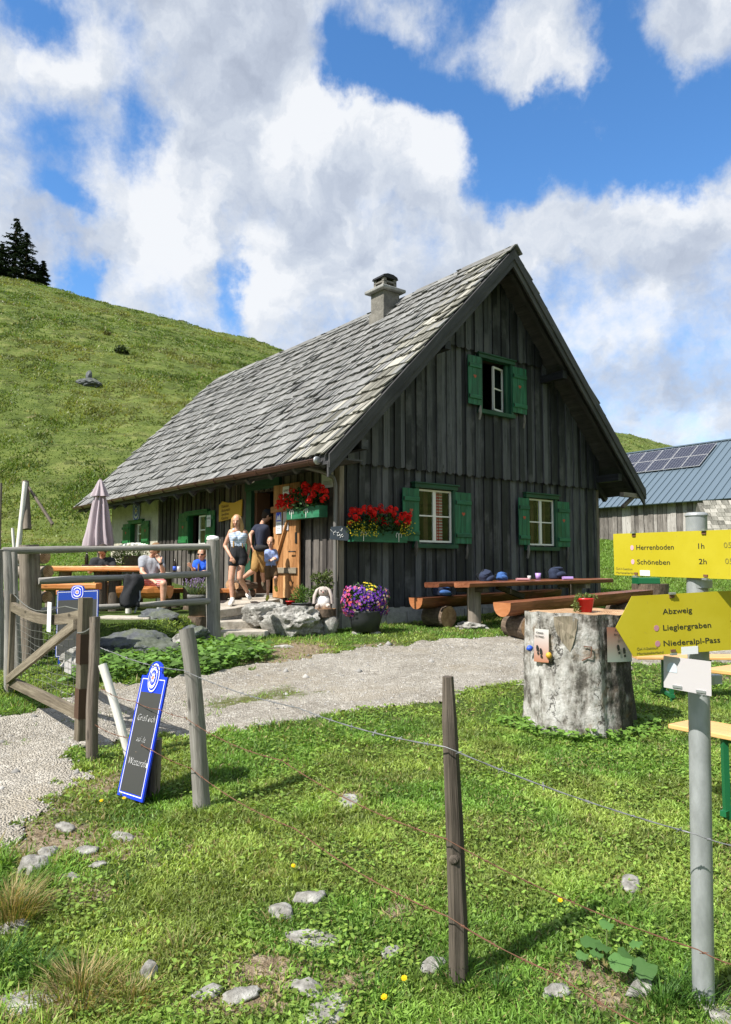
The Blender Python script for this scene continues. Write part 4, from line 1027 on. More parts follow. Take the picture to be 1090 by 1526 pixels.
# chimney
ch_z=6.75; cb=2.84
ch=MB(); ch.bx(AM-.58,AM-.10,cb-.24,cb+.24,6.6,7.98); chim=ch.build('chimney',M['chimney'],hut,bevel=.015)
m=MB(); m.bx(AM-.69,AM+.01,cb-.35,cb+.35,7.982,8.06); m.build('cap_slab',M['concrete'],chim,bevel=.02)
m=MB()
for (sx_,sy_) in ((-.15,-.15),(.15,-.15),(.15,.15),(-.15,.15)): m.bx(AM-.34+sx_-.04,AM-.34+sx_+.04,cb+sy_-.04,cb+sy_+.04,8.072,8.30)
m.bx(AM-.34-.20,AM-.34+.20,cb-.20,cb+.20,8.072,8.11)
m.bx(AM-.34-.19,AM-.34+.19,cb-.19,cb+.19,8.20,8.235)
m.build('hood_posts',M['chimney'],chim)
m=MB(); m.prism([(-.23,0),(.23,0),(.2,.06),(.08,.10),(-.08,.10),(-.2,.06)],(AM-.34,cb-.21,8.302),(1,0,0),(0,0,1),(0,1,0),.42); m.build('hood',M['black_metal'],chim)
# lead flashing at the base of the chimney
m=MB(); m.bx(AM-.61,AM-.07,cb-.27,cb+.27,7.0,7.50); m.build('flashing',M['chimney'],chim)
# ---------------- builders for posts, logs, benches ----------------
def rel(pts,b): return [Vector(p)-b for p in pts]
def crook(p0,p1,n,amp):
    p0=Vector(p0);p1=Vector(p1); out=[]; a=Vector((random.uniform(-1,1),random.uniform(-1,1),0))*amp; b=Vector((random.uniform(-1,1),random.uniform(-1,1),0))*amp*.5
    for i in range(n+1):
        t=i/n; out.append(p0.lerp(p1,t)+a*math.sin(math.pi*t)+b*math.sin(2*math.pi*t))
    return out
def post(name,label,cat,p0,p1,r0,r1,mat,group=None,seg=16,wob=.13,amp=.016,n=14,flat=1.0,parent=None,sink=.12,up=None):
    p0=Vector(p0);p1=Vector(p1); b=p0.copy(); d=(p1-p0).normalized(); pts=crook(p0-d*sink,p1,n,amp)
    mb=MB(); rad=[r0+(r1-r0)*i/n*(1)+random.uniform(-.03,.03)*r0 for i in range(n+1)]
    mb.tube(rel(pts,b),rad,seg,wob=wob,flat=flat,capmi=0,up=up,rnd=random.uniform(.4,.7))
    o=mb.build(name,mat,parent,loc=b)
    if label: tag(o,label,cat,group)
    return o
# fence in front
FP='weathered posts of the barbed wire fence'
latch=at(140,1134,5.28); latch.z=gz(latch.x,latch.y)
o=post('fence_post','brown rounded fence post beside the wire gate, the gate latches onto it','fence post',latch,at(142,919,5.28),.044,.036,M['grey_wood2'],FP)
b=gp(300,1206); P290b=b
post('fence_post','round grey fence post right of the leaning blue slate board','fence post',b,at(278,937,b.y),.050,.044,M['grey_wood'],FP,amp=.02)
b=gp(684,1460); P675b=b
mb=MB(); top=at(668,1008,b.y)-b; pts=[Vector((0,0,-.12)),Vector((0,0,.2)),top*.5+Vector((.004,0,0)),top*.85,top]
mb.tube(pts,[.047,.044,.042,.036,.026],6,wob=.12,flat=.75,smooth=False,rnd=.22)
mb.tube([top*.40+Vector((-.005,-.034,0)),top*.40+Vector((-.005,-.040,0))],[.020,.012],9)
mb.tube([top*.40+Vector((-.005,-.036,0)),top*.40+Vector((-.005,-.046,0))],[.010,.006],8)
o=mb.build('fence_post',M['grey_wood2'],None,loc=b); tag(o,'tall split fence post with a knot, nearest post in the middle foreground','fence post',FP)
b=gp(233,1188); post('fence_post','short thick post stub directly behind the leaning blue slate board','fence post',b,at(234,1101,b.y),.040,.036,M['grey_wood2'],FP,wob=.18,seg=9)
b2=b+Vector((-.085,.06,0)); post('fence_stub','split dark piece of wood leaning on the short post stub','post',b2,b+Vector((-.13,.02,.27)),.035,.012,M['grey_wood2'],wob=.25,seg=7,n=3,amp=.004)
# white birch brace
bb=at(199,1125,5.12); bb.z=gz(bb.x,bb.y)
post('birch_brace','white barked pole leaning from the gate post to the ground','pole',bb,at(153,990,5.20),.028,.030,M['white_birch'],wob=.1,seg=9,amp=.006)
# wires
def barbed(name,label,pts,mat,r=.0016,barb=True,sag=.03,group='barbed wire strands',step=.11):
    P=[]
    for i in range(len(pts)-1):
        a,c=Vector(pts[i]),Vector(pts[i+1]); n=max(6,int((c-a).length/.05))
        for k in range(n): t=k/n; P.append(a.lerp(c,t)-Vector((0,0,sag*4*t*(1-t)*min(1,(c-a).length))))
    P.append(Vector(pts[-1])); base=P[0].copy(); mb=MB()
    # two twisted strands
    L=0; A=[];B=[]
    for i,p in enumerate(P):
        if i: L+=(p-P[i-1]).length
        ph=L*95; o=Vector((0,math.cos(ph),math.sin(ph)))*r*.9; A.append(p+o-base);B.append(p-o-base)
    mb.tube(A,r,4,rnd=.5); mb.tube(B,r,4,rnd=.5)
    if barb:
        L=0;nx=.05
        for i in range(1,len(P)):
            L+=(P[i]-P[i-1]).length
            if L>nx:
                nx=L+step; c=P[i]-base
                for k in range(2):
                    d=Vector((random.uniform(-1,1),random.uniform(-1,1),random.uniform(-1,1))).normalized()*.014
                    mb.tube([c-d,c+d],r*.8,3,rnd=.5)
                mb.tube([c-Vector((.006,0,0)),c+Vector((.006,0,0))],r*2.2,5,rnd=.5)
    o=mb.build(name,mat,None,loc=base); tag(o,label,'wire',group); return o
pw=lambda px,py,Y:at(px,py,Y)
barbed('barbed_wire','shiny upper barbed wire running from the gate post across the picture to the sign pole',[pw(150,965,5.25),pw(168,972,5.2),pw(274,999,P290b.y-.06),pw(445,1055,3.45),pw(664,1113,P675b.y-.05),pw(1036,1243,P675b.y-.24),pw(1100,1262,2.3)],M['wire'],.0017,sag=.02)
barbed('barbed_wire','rusty middle barbed wire between the posts',[pw(150,1025,5.22),pw(201,1045,4.75),pw(237,1057,4.45),pw(277,1070,P290b.y-.06),pw(420,1133,3.5),pw(664,1250,P675b.y-.05),pw(1040,1415,2.45),pw(1100,1440,2.3)],M['rust'],.0014,sag=.03)
barbed('barbed_wire','lowest barbed wire close to the grass',[pw(142,1080,5.22),pw(200,1100,4.7),pw(225,1117,4.43),pw(285,1145,P290b.y-.06),pw(440,1235,3.4),pw(668,1366,P675b.y-.05),pw(830,1452,2.5),pw(960,1530,2.35)],M['rust'],.0016,sag=.03)
# slack wire joining gate and latch post (chain)
mb=MB(); c0=at(116,943,5.55);c1=at(141,930,5.24); P=[c0.lerp(c1,k/10)-Vector((0,0,.02*math.sin(math.pi*k/10))) for k in range(11)]; mb.tube(rel(P,c0),.005,6,wob=.25); o=mb.build('chain',M['wire'],None,loc=c0); tag(o,'short chain holding the wire gate to its latch post','chain')
# ---- gate ----
gh=Vector((-3.53,7.40,0)); gf=at(122,1000,5.6); gf.z=0
gdir=(gf-gh); GL=gdir.length; gang=math.atan2(gdir.y,gdir.x); gh.z=gz(gh.x,gh.y)
gate=thing('gate','low wooden farm gate filled with wire mesh, standing open over the track','gate',gh,gang)
gl=lambda x,z,y=0:(x,y,z-gh.z)
m=MB(); n=8; 
for i in range(n):
    t0,t1=i/n,(i+1)/n; zc=lambda t:1.205-.075*math.sin(math.pi*t)*1.0+.03*t
    m.beam(gl(GL*t0,zc(t0)),gl(GL*t1+.004,zc(t1)),.045,.085,up=(0,0,1),rnd=.5)
v=m.v; m.g=[(p[0],p[1],p[2]) for p in v]; m.build('top_rail',M['gate_wood'],gate)
m=MB(); m.beam(gl(0,.47),gl(GL,.50),.05,.085,rnd=.4,jit=.004); m.build('bottom_rail',M['gate_wood'],gate)
m=MB(); m.beam(gl(.06,.49,-.045),gl(GL-.04,1.17,-.045),.03,.08,rnd=.7,jit=.004); m.build('diagonal_brace',M['gate_wood'],gate)
m=MB(); m.beam(gl(-.02,.38),gl(-.02,1.33),.05,.05,up=(1,0,0),rnd=.3,jit=.004); m.build('hinge_stile',M['gate_wood'],gate)
sx_=GL+.045
for (z0,z1,mt,rn) in ((.32,.42,'gate_wood',.3),(.424,.62,'grey_wood2',.35),(.624,.86,'gate_wood',.4),(.864,1.05,'grey_wood2',.1),(1.054,1.36,'grey_wood',.2)):
    pass
m=MB(); m.beam(gl(sx_,.32),gl(sx_,1.37),.085,.10,up=(1,0,0),rnd=.45,jit=.003,ch=.008); st=m.build('latch_stile',M['gate_wood'],gate)
m=MB(); m.beam(gl(sx_,.88),gl(sx_,1.10),.089,.104,up=(1,0,0),rnd=.2); m.build('painted_band',pmat('dark_brown_paint',(.06,.03,.018),.7),st)
m=MB(); m.beam(gl(sx_,.48),gl(sx_,.70),.089,.104,up=(1,0,0),rnd=.2); m.build('painted_band',pmat('dark_brown_paint',(.07,.035,.02),.7),st)
m=MB()
for k in range(1,11):
    z=.53+k*.063; P=[gl(GL*i/12,z+.012*math.sin(i*1.1+k)-.03*math.sin(math.pi*i/12)*k/11,.03+.01*math.sin(i*.8)) for i in range(13)]; m.tube(P,.0018,4)
for k in range(1,15):
    x=GL*k/15; P=[gl(x+.01*math.sin(j*1.3+k),.52+(.66-.0*k)*j/6,.03) for j in range(7)]; m.tube(P,.0014,4)
m.build('wire_mesh',M['mesh_wire'],gate)
m=MB(); P=[gl(GL*i/10-.02,1.33-.10*math.sin(math.pi*min(i/10*1.3,1))-.06*i/10,.0) for i in range(11)]; m.tube(P,.004,5); m.build('top_wire',M['mesh_wire'],gate)
c=at(85,919,6.2); lx=(Vector((c.x,c.y,0))-Vector((gh.x,gh.y,0))).length
m=MB(); m.box(gl(lx,c.z,-.05),(.115,.004,.245)); pl_=m.build('blank_white_plate',M['paper'],gate)
m=MB(); m.box(gl(lx+.22,c.z-.36,.05),(.19,.004,.17)); pl_=m.build('second_white_plate',M['acrylic'],gate)
# posts round the gate
b=at(13,1031,7.5); b.z=gz(b.x,b.y); post('fence_post','slim grey post the wire gate hangs from','fence post',b,at(11,822,7.55),.045,.040,M['grey_wood'],'posts at the gate')
b=at(27,1000,8.3); b.z=gz(b.x,b.y); post('fence_post','slim post just behind the gate hanging post','fence post',b,at(21,823,8.4),.045,.04,M['grey_wood'],'posts at the gate')
b=at(0,985,8.7); b.z=gz(b.x,b.y); post('fence_post','thick grey post cut by the left edge of the picture','fence post',b,at(-3,819,8.7),.07,.065,M['grey_wood'],'posts at the gate')
# ---- terrace rail fence: thick posts and long rails ----
BP=at(45,1000,9.3); BP.z=gz(BP.x,BP.y)-.05
post('terrace_post','very thick weathered trunk post at the left end of the terrace railing','post',BP,at(43,812,9.3),.135,.118,M['grey_wood2'],'terrace railing posts',seg=18,wob=.08,amp=.01)
SP=at(319,957,10.85); SP.z=gz(SP.x,SP.y)
post('terrace_post','thick round railing post beside the stone steps, with a pale stone on top','post',SP,at(318,806,10.85),.10,.098,M['grey_wood'],'terrace railing posts',seg=18,wob=.06,amp=.01)
mb=MB(); c=at(317,803,10.85); mb.ball((0,0,0),(.095,.085,.05),10,7,noise=.15); o=mb.build('pale_stone',M['plush_w'],None,loc=c); tag(o,'pale cap-shaped stone lying on top of the thick railing post','stone')
for (lab,y0,y1,x0) in (('topmost long rail of the terrace railing',821,814.5,4),('middle long rail of the terrace railing',866,855,58),('lowest rail of the terrace railing, near the ground',912,895.5,40)):
    p0=at(x0,y0,9.25 if x0>10 else 8.9)+Vector((0,-.0,0)); p1=at(314,y1,10.80)
    mb=MB(); pts=crook(p0,p1,9,.03); mb.tube(rel(pts,p0),[.040+.006*math.sin(i) for i in range(10)],10,wob=.08,rnd=.8); o=mb.build('rail',M['grey_wood'],None,loc=p0); tag(o,'weathered '+lab,'rail','terrace rails')
# stacked logs behind the big post
for (px,py,r,lab) in ((67.5,830.5,.083,'upper'),(72.5,852,.083,'middle'),(71,890,.073,'lowest')):
    e=at(px,py,9.55); d=Vector((-.86,.50,0)).normalized(); mb=MB()
    mb.tube([d*1.0,d*.5,Vector((0,0,0))],[r*1.05,r,r],16,wob=.05,capmi=1); o=mb.build('log',[M['grey_wood2'],M['end_grain']],None,loc=e); tag(o,lab+' sawn log of the three behind the thick trunk post','log','sawn logs behind the thick post')
# hill fence remains
for (px,py,qx,qy,Y,r,lab,rz_) in ((24,806,38,718,18.5,.065,'pale leaning fence pole on the slope behind the terrace',0),(40,772,38,717,18.7,.10,'dark upright fence post with a brace on the slope behind the terrace',0),(70,768,40,722,18.7,.04,'thin dark brace slanting down from the hillside fence post',0),(1,788,1,720,17.5,.05,'fence post on the slope at the left picture edge',0),(25,806,19,787,17.5,.04,'small dark broken stake beside the pale pole',0)):
    p0=at(px,py,Y);p1=at(qx,qy,Y+.2); p0.z=min(p0.z,gz(p0.x,p0.y)+.02) if 'brace' not in lab else p0.z
    post('fence_post',lab,'fence post',p0,p1,r,r*.8,M['white_birch'] if 'pale' in lab else M['grey_wood2'],'old fence posts on the slope',n=4,sink=.3)
# ---- big stump table ----
SX_,SY_=STUMP_XY; sz=gz(SX_,SY_)
mb=MB(); n=110; levels=26; Hs=.95; vs=[];fs=[]
def srad(th,t):
    r=.425+.018*math.sin(3*th+1)+.012*math.sin(7*th)+.008*math.sin(13*th+2)
    r*=1+.08*(1-t)**3*(1+.6*math.sin(5*th+1))-.02*math.exp(-((math.sin(th*1.5+.4))/.09)**2)-.015*math.exp(-((math.sin(th*2.5+1.9))/.08)**2)
    r+=.006*math.sin(31*th+4*t)+.006*math.sin(17*t*3+5*th)*math.sin(9*th)
    return r*(1+.015*math.sin(9*t+3*th))
for i in range(levels+1):
    t=i/levels
    for k in range(n):
        th=2*math.pi*k/n; r=srad(th,t); 
        # peeled notch
        vs.append((r*math.cos(th),r*math.sin(th)*.92,-.12+(Hs+.12)*t+((.010*math.sin(2*th)+.004*math.sin(9*th)) if i==levels else 0)))
for i in range(levels):
    for k in range(n): fs.append((i*n+k,i*n+(k+1)%n,(i+1)*n+(k+1)%n,(i+1)*n+k))
mb.add(vs,fs,None,.5,0,True)
top=vs[levels*n:]+[(0,0,Hs)]; mb.add(top,[(k,(k+1)%n,n) for k in range(n)],[(v[0],v[1],0) for v in top],.5,1)
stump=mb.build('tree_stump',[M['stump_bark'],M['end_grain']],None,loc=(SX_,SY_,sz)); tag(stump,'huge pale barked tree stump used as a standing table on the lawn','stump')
def on_stump(px,py,off=.012):
    """point on the stump surface along a direction, returns local (position, outward, tangent)"""
    d=ray(px,py); best=None
    c=Vector((SX_,SY_,0)); t=5.0
    while t<7:
        p=d*t; q=p-c; th=math.atan2(q.y/.92,q.x); zz=(CZ+p.z-sz)/Hs
        if math.hypot(q.x,q.y/.92)<srad(th,min(max(zz,0),1)): break
        t+=.004
    p=d*t; q=p-c; nrm=Vector((q.x,q.y/.85,0)).normalized(); return Vector((q.x,q.y,CZ+p.z-sz))+nrm*off,nrm
# bare wood where the bark came off
def stump_patch(pts,mat,name,off,nsub=1,flat=False):
    mb=MB(); P=[on_stump(px,py,off)[0] for px,py in pts]; c=sum(P,Vector())/len(P)
    cpx=sum(p[0] for p in pts)/len(pts),sum(p[1] for p in pts)/len(pts); c=on_stump(cpx[0],cpx[1],off)[0]
    n=len(P); mid=[on_stump((px+cpx[0])/2,(py+cpx[1])/2,off)[0] for px,py in pts]
    vs=P+mid+[c]; fs=[]
    for i in range(n): j=(i+1)%n; fs+= [(i,n+i,n+j,j),(n+i,2*n,n+j)]
    mb.add(vs,fs,[(v.z,v.x,v.y) for v in vs],.85); return mb.build(name,mat,stump)
stump_patch([(826,919),(838,918),(850,918),(861,922),(860,935),(857,950),(853,964),(850,972),(846,966),(838,956),(831,944),(827,932)],M['gate_wood'],'bare_wood_patch',.010)
def poster(pts4,grad,name,lines):
    P=[on_stump(px,py,.034)[0] for px,py in pts4]; tl,tr,br,bl=P
    ex=(tr-tl); ey=(tl-bl); mb=MB(); n=6; vs=[];fs=[]
    for j in range(n+1):
        for i in range(5):
            u=i/4;v=j/n; q=tl.lerp(tr,u).lerp(bl.lerp(br,u),v); nn=ex.cross(ey).normalized()
            if nn.y>0: nn=-nn
            vs.append(q+nn*.014*(1-(2*u-1)**2)); 
    cols=[grad[0]*(1-j/n)+grad[1]*(j/n) if False else tuple(a*(1-j/n)+b*(j/n) for a,b in zip(*grad)) for j in range(n+1)]
    fs=[(j*5+i,j*5+i+1,(j+1)*5+i+1,(j+1)*5+i) for j in range(n) for i in range(4)]
    mb.v=[tuple(v) for v in vs]; mb.g=mb.v[:]; mb.r=[.5]*len(vs); mb.c=[(*cols[k//5],1) for k in range(len(vs))]; mb.f=fs; mb.mi=[0]*len(fs); mb.sm=[True]*len(fs)
    po=mb.build(name,M['petal'],stump)
    nn=ex.cross(ey).normalized(); nn=-nn if nn.y>0 else nn
    w=ex.length; h=ey.length
    for i,(tx,sz_,yy) in enumerate(lines):
        o0=tl+ex*.5-ey*yy+nn*.019; text(po,'lettering',tx,sz_,frame4(o0,ex,ey),M['ink'],'CENTER')
    # boot prints
    for (cx_,cy_,a) in ((.40,.66,.25),(.64,.74,.2)):
        m=MB(); c0=tl+ex*cx_-ey*cy_+nn*.019; e1=(ex.normalized()*math.cos(a)+ey.normalized()*math.sin(a)); e2=(ey.normalized()*math.cos(a)-ex.normalized()*math.sin(a))
        m.prism([(-.013,-.0),(.013,-.0),(.015,.03),(.008,.048),(-.008,.048),(-.015,.03)],c0,e1,e2,nn,.001); m.prism([(-.011,-.028),(.011,-.028),(.011,-.008),(-.011,-.008)],c0,e1,e2,nn,.001); m.build('boot_print',M['ink'],po)
    return po
poster([(802,936),(821,938),(821,987),(801,985)],((.66,.66,.66),(.50,.22,.13)),'poster',[('A Stamperl,',.020,.13),("für's Hamperl",.019,.24)])
poster([(901,934),(934,936),(936,985),(902,986)],((.46,.20,.14),(.42,.48,.42)),'poster',[('A Stamperl,',.030,.12),("für's Hamperl",.029,.24)])
# bottle-cap magnets at the left poster
for (px,py,c_,nm,lab) in ((797,966,'label_blue','blue_tag','small blue tag hanging at the left side of the big stump'),(822,976,'paper_y','orange_tag','small orange tag beside the left poster of the big stump')):
    p,nn=on_stump(px,py,.045); m=MB(); m.ball((0,0,0),(.026,.022,.026),8,6,noise=.15); o=m.build(nm,M[c_],None,loc=p+Vector((SX_,SY_,sz))); tag(o,lab,'tag')
# iron staple
m=MB(); ps=[on_stump(px,py,.02)[0] for px,py in ((870,963),(881,964),(880,978),(867,984))]; m.tube(ps,.005,5); m.build('iron_staple',M['rust'],stump)
# ---- sign pole with the signs ----
pb=at(1049,1497,2.62); pb.z=gz(pb.x,pb.y); pt=at(1038,769,2.60)
mb=MB(); v=pt-pb; mb.tube([-v.normalized()*.15,Vector((0,0,0)),v*.5,v],.0355,28); mb.tube([v,v+Vector((0,0,.006)),v+Vector((0,0,.012))],[.0385,.0385,.030],28)
pole=thing('signpost','grey galvanised steel pole carrying yellow hiking signs in the right foreground','signpost',pb)
mb.build('pole',M['galv'],pole)
def sgn(name,label,tl,bl,tr,poly_fn,lines,dots,clips,white=None,thk=.002,mat='yellow'):
    ex=(tr-tl).normalized(); ey=(tl-bl); h=ey.length; ey.normalize(); ez=ex.cross(ey)
    if ez.y>0: ez=-ez
    base=tl-pb
    s=MB(); poly=poly_fn(h); s.prism(poly,(0,0,0),ex,ey,-ez,thk)
    o=s.build(name,M[mat],pole,loc=base)
    if label: o['label']=label
    def xa(px):
        u=(px-CX)/F; q=tl; cy=lambda v:v.y*cp_+(v.z-CZ)*sp_
        # q.x+ex.x*t = u*(depth)
        return (u*cy(q)-q.x)/(ex.x-u*(ex.y*cp_+ex.z*sp_))
    for (tx,sz_,x,y,mt,x2) in lines:
        x,x2=xa(x),xa(x2); text(o,'lettering',tx,sz_,frame4(ex*x+ey*y+ez*.0006,ex,ey),M[mt],depth=.0004,fit=x2-x)
    for (x,y,r,mt) in dots:
        x=xa(x)
        d=MB(); d.prism([(x+r*math.cos(k*math.pi/10),y+r*1.15*math.sin(k*math.pi/10)) for k in range(20)],ez*.0003,ex,ey,ez,.0008); d.build('trail_dot',M[mt],o)
    for (x,y,up) in clips:
        d=MB(); M3=Matrix((ex,ey,ez)).transposed(); d.box(ex*x+ey*(y+.004*up)+ez*.004,(.020,.007,.012),M=M3); d.box(ex*x+ey*(y-.007*up)+ez*.0022,(.017,.008,.004),M=M3,mi=1); d.build('clamp',[M['zinc'],M['rust']],o)
    if white:
        x,y,w_,h_=white; d=MB(); d.box(ex*x+ey*y+ez*.0012,(w_,h_,.001),M=Matrix((ex,ey,ez)).transposed()); d.build('sticker',M['paper'],o)
    bk=MB(); 
    return o,ex,ey,ez
tl=at(914,795.6,2.92); bl=at(916,857,2.92); tr=at(1090,789,2.41)
h=(tl-bl).length
sgn('hiking_sign','upper square-ended yellow hiking sign',tl,bl,tr,lambda h:[(0,0),(.80,0),(.80,-h),(0,-h)],
 [('Herrenboden',.0265,948,-.064,'ink',1003.5),('Schöneben',.0265,948.5,-.119,'ink',997),('1h',.0265,1040,-.062,'ink',1049),('2h',.0265,1040,-.115,'ink',1051.5),('055',.0265,1078,-.060,'ink_soft',1096),('055',.0265,1079,-.113,'ink_soft',1097),('ÖAV-Sektion',.0120,916.5,-.142,'ink_soft',941),('Mariazellerland',.0120,916.5,-.157,'ink_soft',946.5)],
 [(941.7,-.056,.0085,'dot2'),(942,-.110,.0085,'dot2')],[(.115,-.002,1),(.445,-.002,1),(.12,-h+.002,-1),(.445,-h+.002,-1)],(.165,-h+.012,.05,.02))
tl=at(942,888.5,2.475); bl=at(944.5,978.5,2.475); tr=at(1090,880,2.52)
tipx=-.060
sgn('hiking_sign','lower yellow hiking sign with an arrow point to the left',tl,bl,tr,lambda h:[(0,0),(.80,0),(.80,-h),(0,-h),(tipx,-h/2)],
 [('Abzweig',.0262,987,-.066,'ink',1030.5),('Lieglergraben',.0262,987,-.120,'ink',1058),('Niederalpl-Pass',.0262,987,-.172,'ink',1070.5),('2h',.0275,1087.5,-.120,'ink',1099),('1h',.0275,1088.5,-.172,'ink',1098),('ÖAV-Sektion',.0120,947,-.180,'ink_soft',978),('Mariazellerland',.0120,947,-.195,'ink_soft',986)],
 [(977,-.111,.0088,'dot'),(978,-.163,.0088,'dot')],[(.142,-.002,1),(.14,-h*1.2,-1)],(.200,-.192,.06,.026))
tl=at(989,977,2.53); bl=at(989.5,1025,2.53); tr=at(1053.5,985,2.44)
o,ex,ey,ez=sgn('plastic_plate','white translucent plastic plate under the yellow signs',tl,bl,tr,lambda h:[(0,0),(.152,0),(.152,-h-.004),(0,-h+.002)],[],[],[],mat='acrylic')
d=MB(); d.box(ex*.045+ey*-.098+ez*.002,(.03,.008,.003),M=Matrix((ex,ey,ez)).transposed()); d.build('clip',M['zinc'],o)
d=MB(); d.box(ex*.12+ey*-.102+ez*.002,(.03,.008,.003),M=Matrix((ex,ey,ez)).transposed()); d.build('clip',M['zinc'],o)
d=MB(); d.prism([(.022,-.02),(.034,-.02),(.041,-.027),(.044,-.04),(.044,-.052),(.012,-.052),(.012,-.04),(.015,-.027)],ez*.0004,ex,ey,ez,.0006); d.build('pale_emblem',pmat('pale_blue_print',(.5,.56,.62),.6),o)
v_=(pt-pb).normalized()
for (k,z) in enumerate((.63,.50,.40)):
    d=MB(); c=at(1044 if k<2 else 1051,(870,930,1012)[k],2.6)-pb; d.tube([c-v_*.014,c+v_*.014],.039,24); d.build('pole_clamp',M['zinc'],pole)
d=MB(); c=at(1066,1012,2.58)-pb; d.box(c,(.035,.03,.03)); d.build('clamp_lug',M['zinc'],pole)
# ---- leaning slate board ----
BL=at(176,1184,4.63);BR=at(212,1201,4.42); BL.z=gz(BL.x,BL.y)+.0;BR.z=gz(BR.x,BR.y)
TL=at(213.5,1006,4.78);
ex=(BR-BL); wB=ex.length; ex.normalize(); ey=(TL-BL); hB=ey.length; ey=(ey-ex*ey.dot(ex)).normalized(); 
ez=ex.cross(ey)
if ez.y>0: ez=-ez
# keep the sheared look by letting the board hang slightly askew
ey=(TL-BL).normalized(); ex=(ex-ey*ex.dot(ey)).normalized(); ez=ex.cross(ey); ez=-ez if ez.y>0 else ez
Mb=Matrix((ex,ey,ez)).transposed()
def slateboard(root,w,h,mt,lines,ex,ey,ez,o0,oval=True,ins=.018,shear=.35):
    Mb=Matrix((ex,ey,ez)).transposed(); P=lambda x,y,z=0:o0+ex*x+ey*y+ez*z
    m=MB(); m.box(P(w/2,h/2),(w,h,.012),M=Mb); m.build('board',M[mt],root)
    m=MB()
    for (x0,x1,y0,y1) in ((ins,w-ins,ins,ins+.005),(ins,w-ins,h-ins-.005,h-ins),(ins,ins+.005,ins+.0051,h-ins-.0051),(w-ins-.005,w-ins,ins+.0051,h-ins-.0051)): m.box(P((x0+x1)/2,(y0+y1)/2,.0065),(x1-x0,y1-y0,.0012),M=Mb)
    m.build('white_line',M['white_paint'],root)
    m=MB(); m.box(P(w/2,(ins+.012+h*.86)/2,.0065),(w-2*ins-.02,h*.86-ins-.012,.0014),M=Mb); m.build('writing_surface',M['board'],root)
    for (tx,sz_,x,y) in lines: text(root,'chalk_lettering',tx,sz_,frame4(P(x,y,.0075),ex,ey),M['chalk'],shear=shear,depth=.0003,off=-.0018,sx=.85)
def ring_plate(root,c,ex,ey,ez,rx,ry,sq=2.0,name='emblem',star=True):
    def el(s_,n=28):
        out=[]
        for k in range(n):
            t=2*math.pi*k/n; cx_,sy_=math.cos(t),math.sin(t); out.append((math.copysign(abs(cx_)**(2/sq),cx_)*rx*s_,math.copysign(abs(sy_)**(2/sq),sy_)*ry*s_))
        return out
    m=MB()
    for i,(s_,mi) in enumerate(((1.08,0),(1.0,1),(.90,0),(.62,1),(.54,0))): m.prism(el(s_),c+ez*(.0005+.0011*i),ex,ey,ez,.001,mi=mi)
    # plain ribbons and a little star-like mark in the middle
    for sg in (-1,1):
        pts=[(rx*.60*math.cos(a),sg*ry*.60*math.sin(a)) for a in np.linspace(.5,2.64,9)]+[(rx*.74*math.cos(a),sg*ry*.76*math.sin(a)) for a in np.linspace(2.64,.5,9)]
        m.prism(pts,c+ez*.0062,ex,ey,ez,.0006,mi=1)
    m.prism([(rx*.44*(1 if k%2==0 else .5)*math.cos(math.pi*k/8),ry*.44*(1 if k%2==0 else .5)*math.sin(math.pi*k/8)) for k in range(16)],c+ez*.0066,ex,ey,ez,.0006,mi=1)
    m.prism([(rx*.16*math.cos(math.pi*k/6),ry*.16*math.sin(math.pi*k/6)) for k in range(12)],c+ez*.0074,ex,ey,ez,.0005,mi=2)
    return m.build(name,[M['blue'],M['white_paint'],M['red_paint']],root)
sb=thing('slate_board','tall blue framed slate board with chalk greeting leaning on a post stub in the grass','sign',BL)
slateboard(sb,wB,hB,'blue',[('Griaß eich',.058,.05,hB*.62),('auf da',.052,.09,hB*.45),('Wetteralm',.062,.045,hB*.26)],ex,ey,ez,Vector((0,0,0)))
m=MB(); hw=wB*.26
m.prism([(wB/2-hw*1.25,0),(wB/2+hw*1.25,0),(wB/2+hw,.02)]+[(wB/2+hw*math.cos(a),.03+.062*math.sin(a)) for a in np.linspace(0,math.pi,10)]+[(wB/2-hw,.02)],ey*hB-ez*.006,ex,ey,ez,.012); m.build('board_crest',M['blue'],sb)
ring_plate(sb,ex*(wB/2)+ey*(hB-.01)+ez*.0075,ex,ey,ez,wB*.205,.088)
# ---- blue board behind the gate ----
tl=at(77.5,882,9.12);tr=at(139,879.5,8.96);bl=at(83,980,9.05)
ex=(tr-tl); w2=ex.length; ex.normalize(); ey=(tl-bl); h2=ey.length; ey=(ey-ex*ey.dot(ex)).normalized(); ez=ex.cross(ey); ez=-ez if ez.y>0 else ez
base=Vector((bl.x,bl.y,bl.z))
b2=thing('menu_board','blue framed menu board standing on the bank behind the wire gate','sign',base)
slateboard(b2,w2,h2,'blue_dk',[],ex,ey,ez,Vector((0,0,0)),ins=.012)
m=MB(); m.prism([(w2*.5+.10*a,.10*b-.03) for a,b in ((-1,-.6),(1,-.6),(1.05,.3),(.8,.8),(0,.95),(-.8,.8),(-1.05,.3))],ey*h2-ez*.006,ex,ey,ez,.010); m.build('board_crest',M['blue_dk'],b2)
ring_plate(b2,ex*w2*.5+ey*(h2-.02)+ez*.0078,ex,ey,ez,.082,.078,3.2)
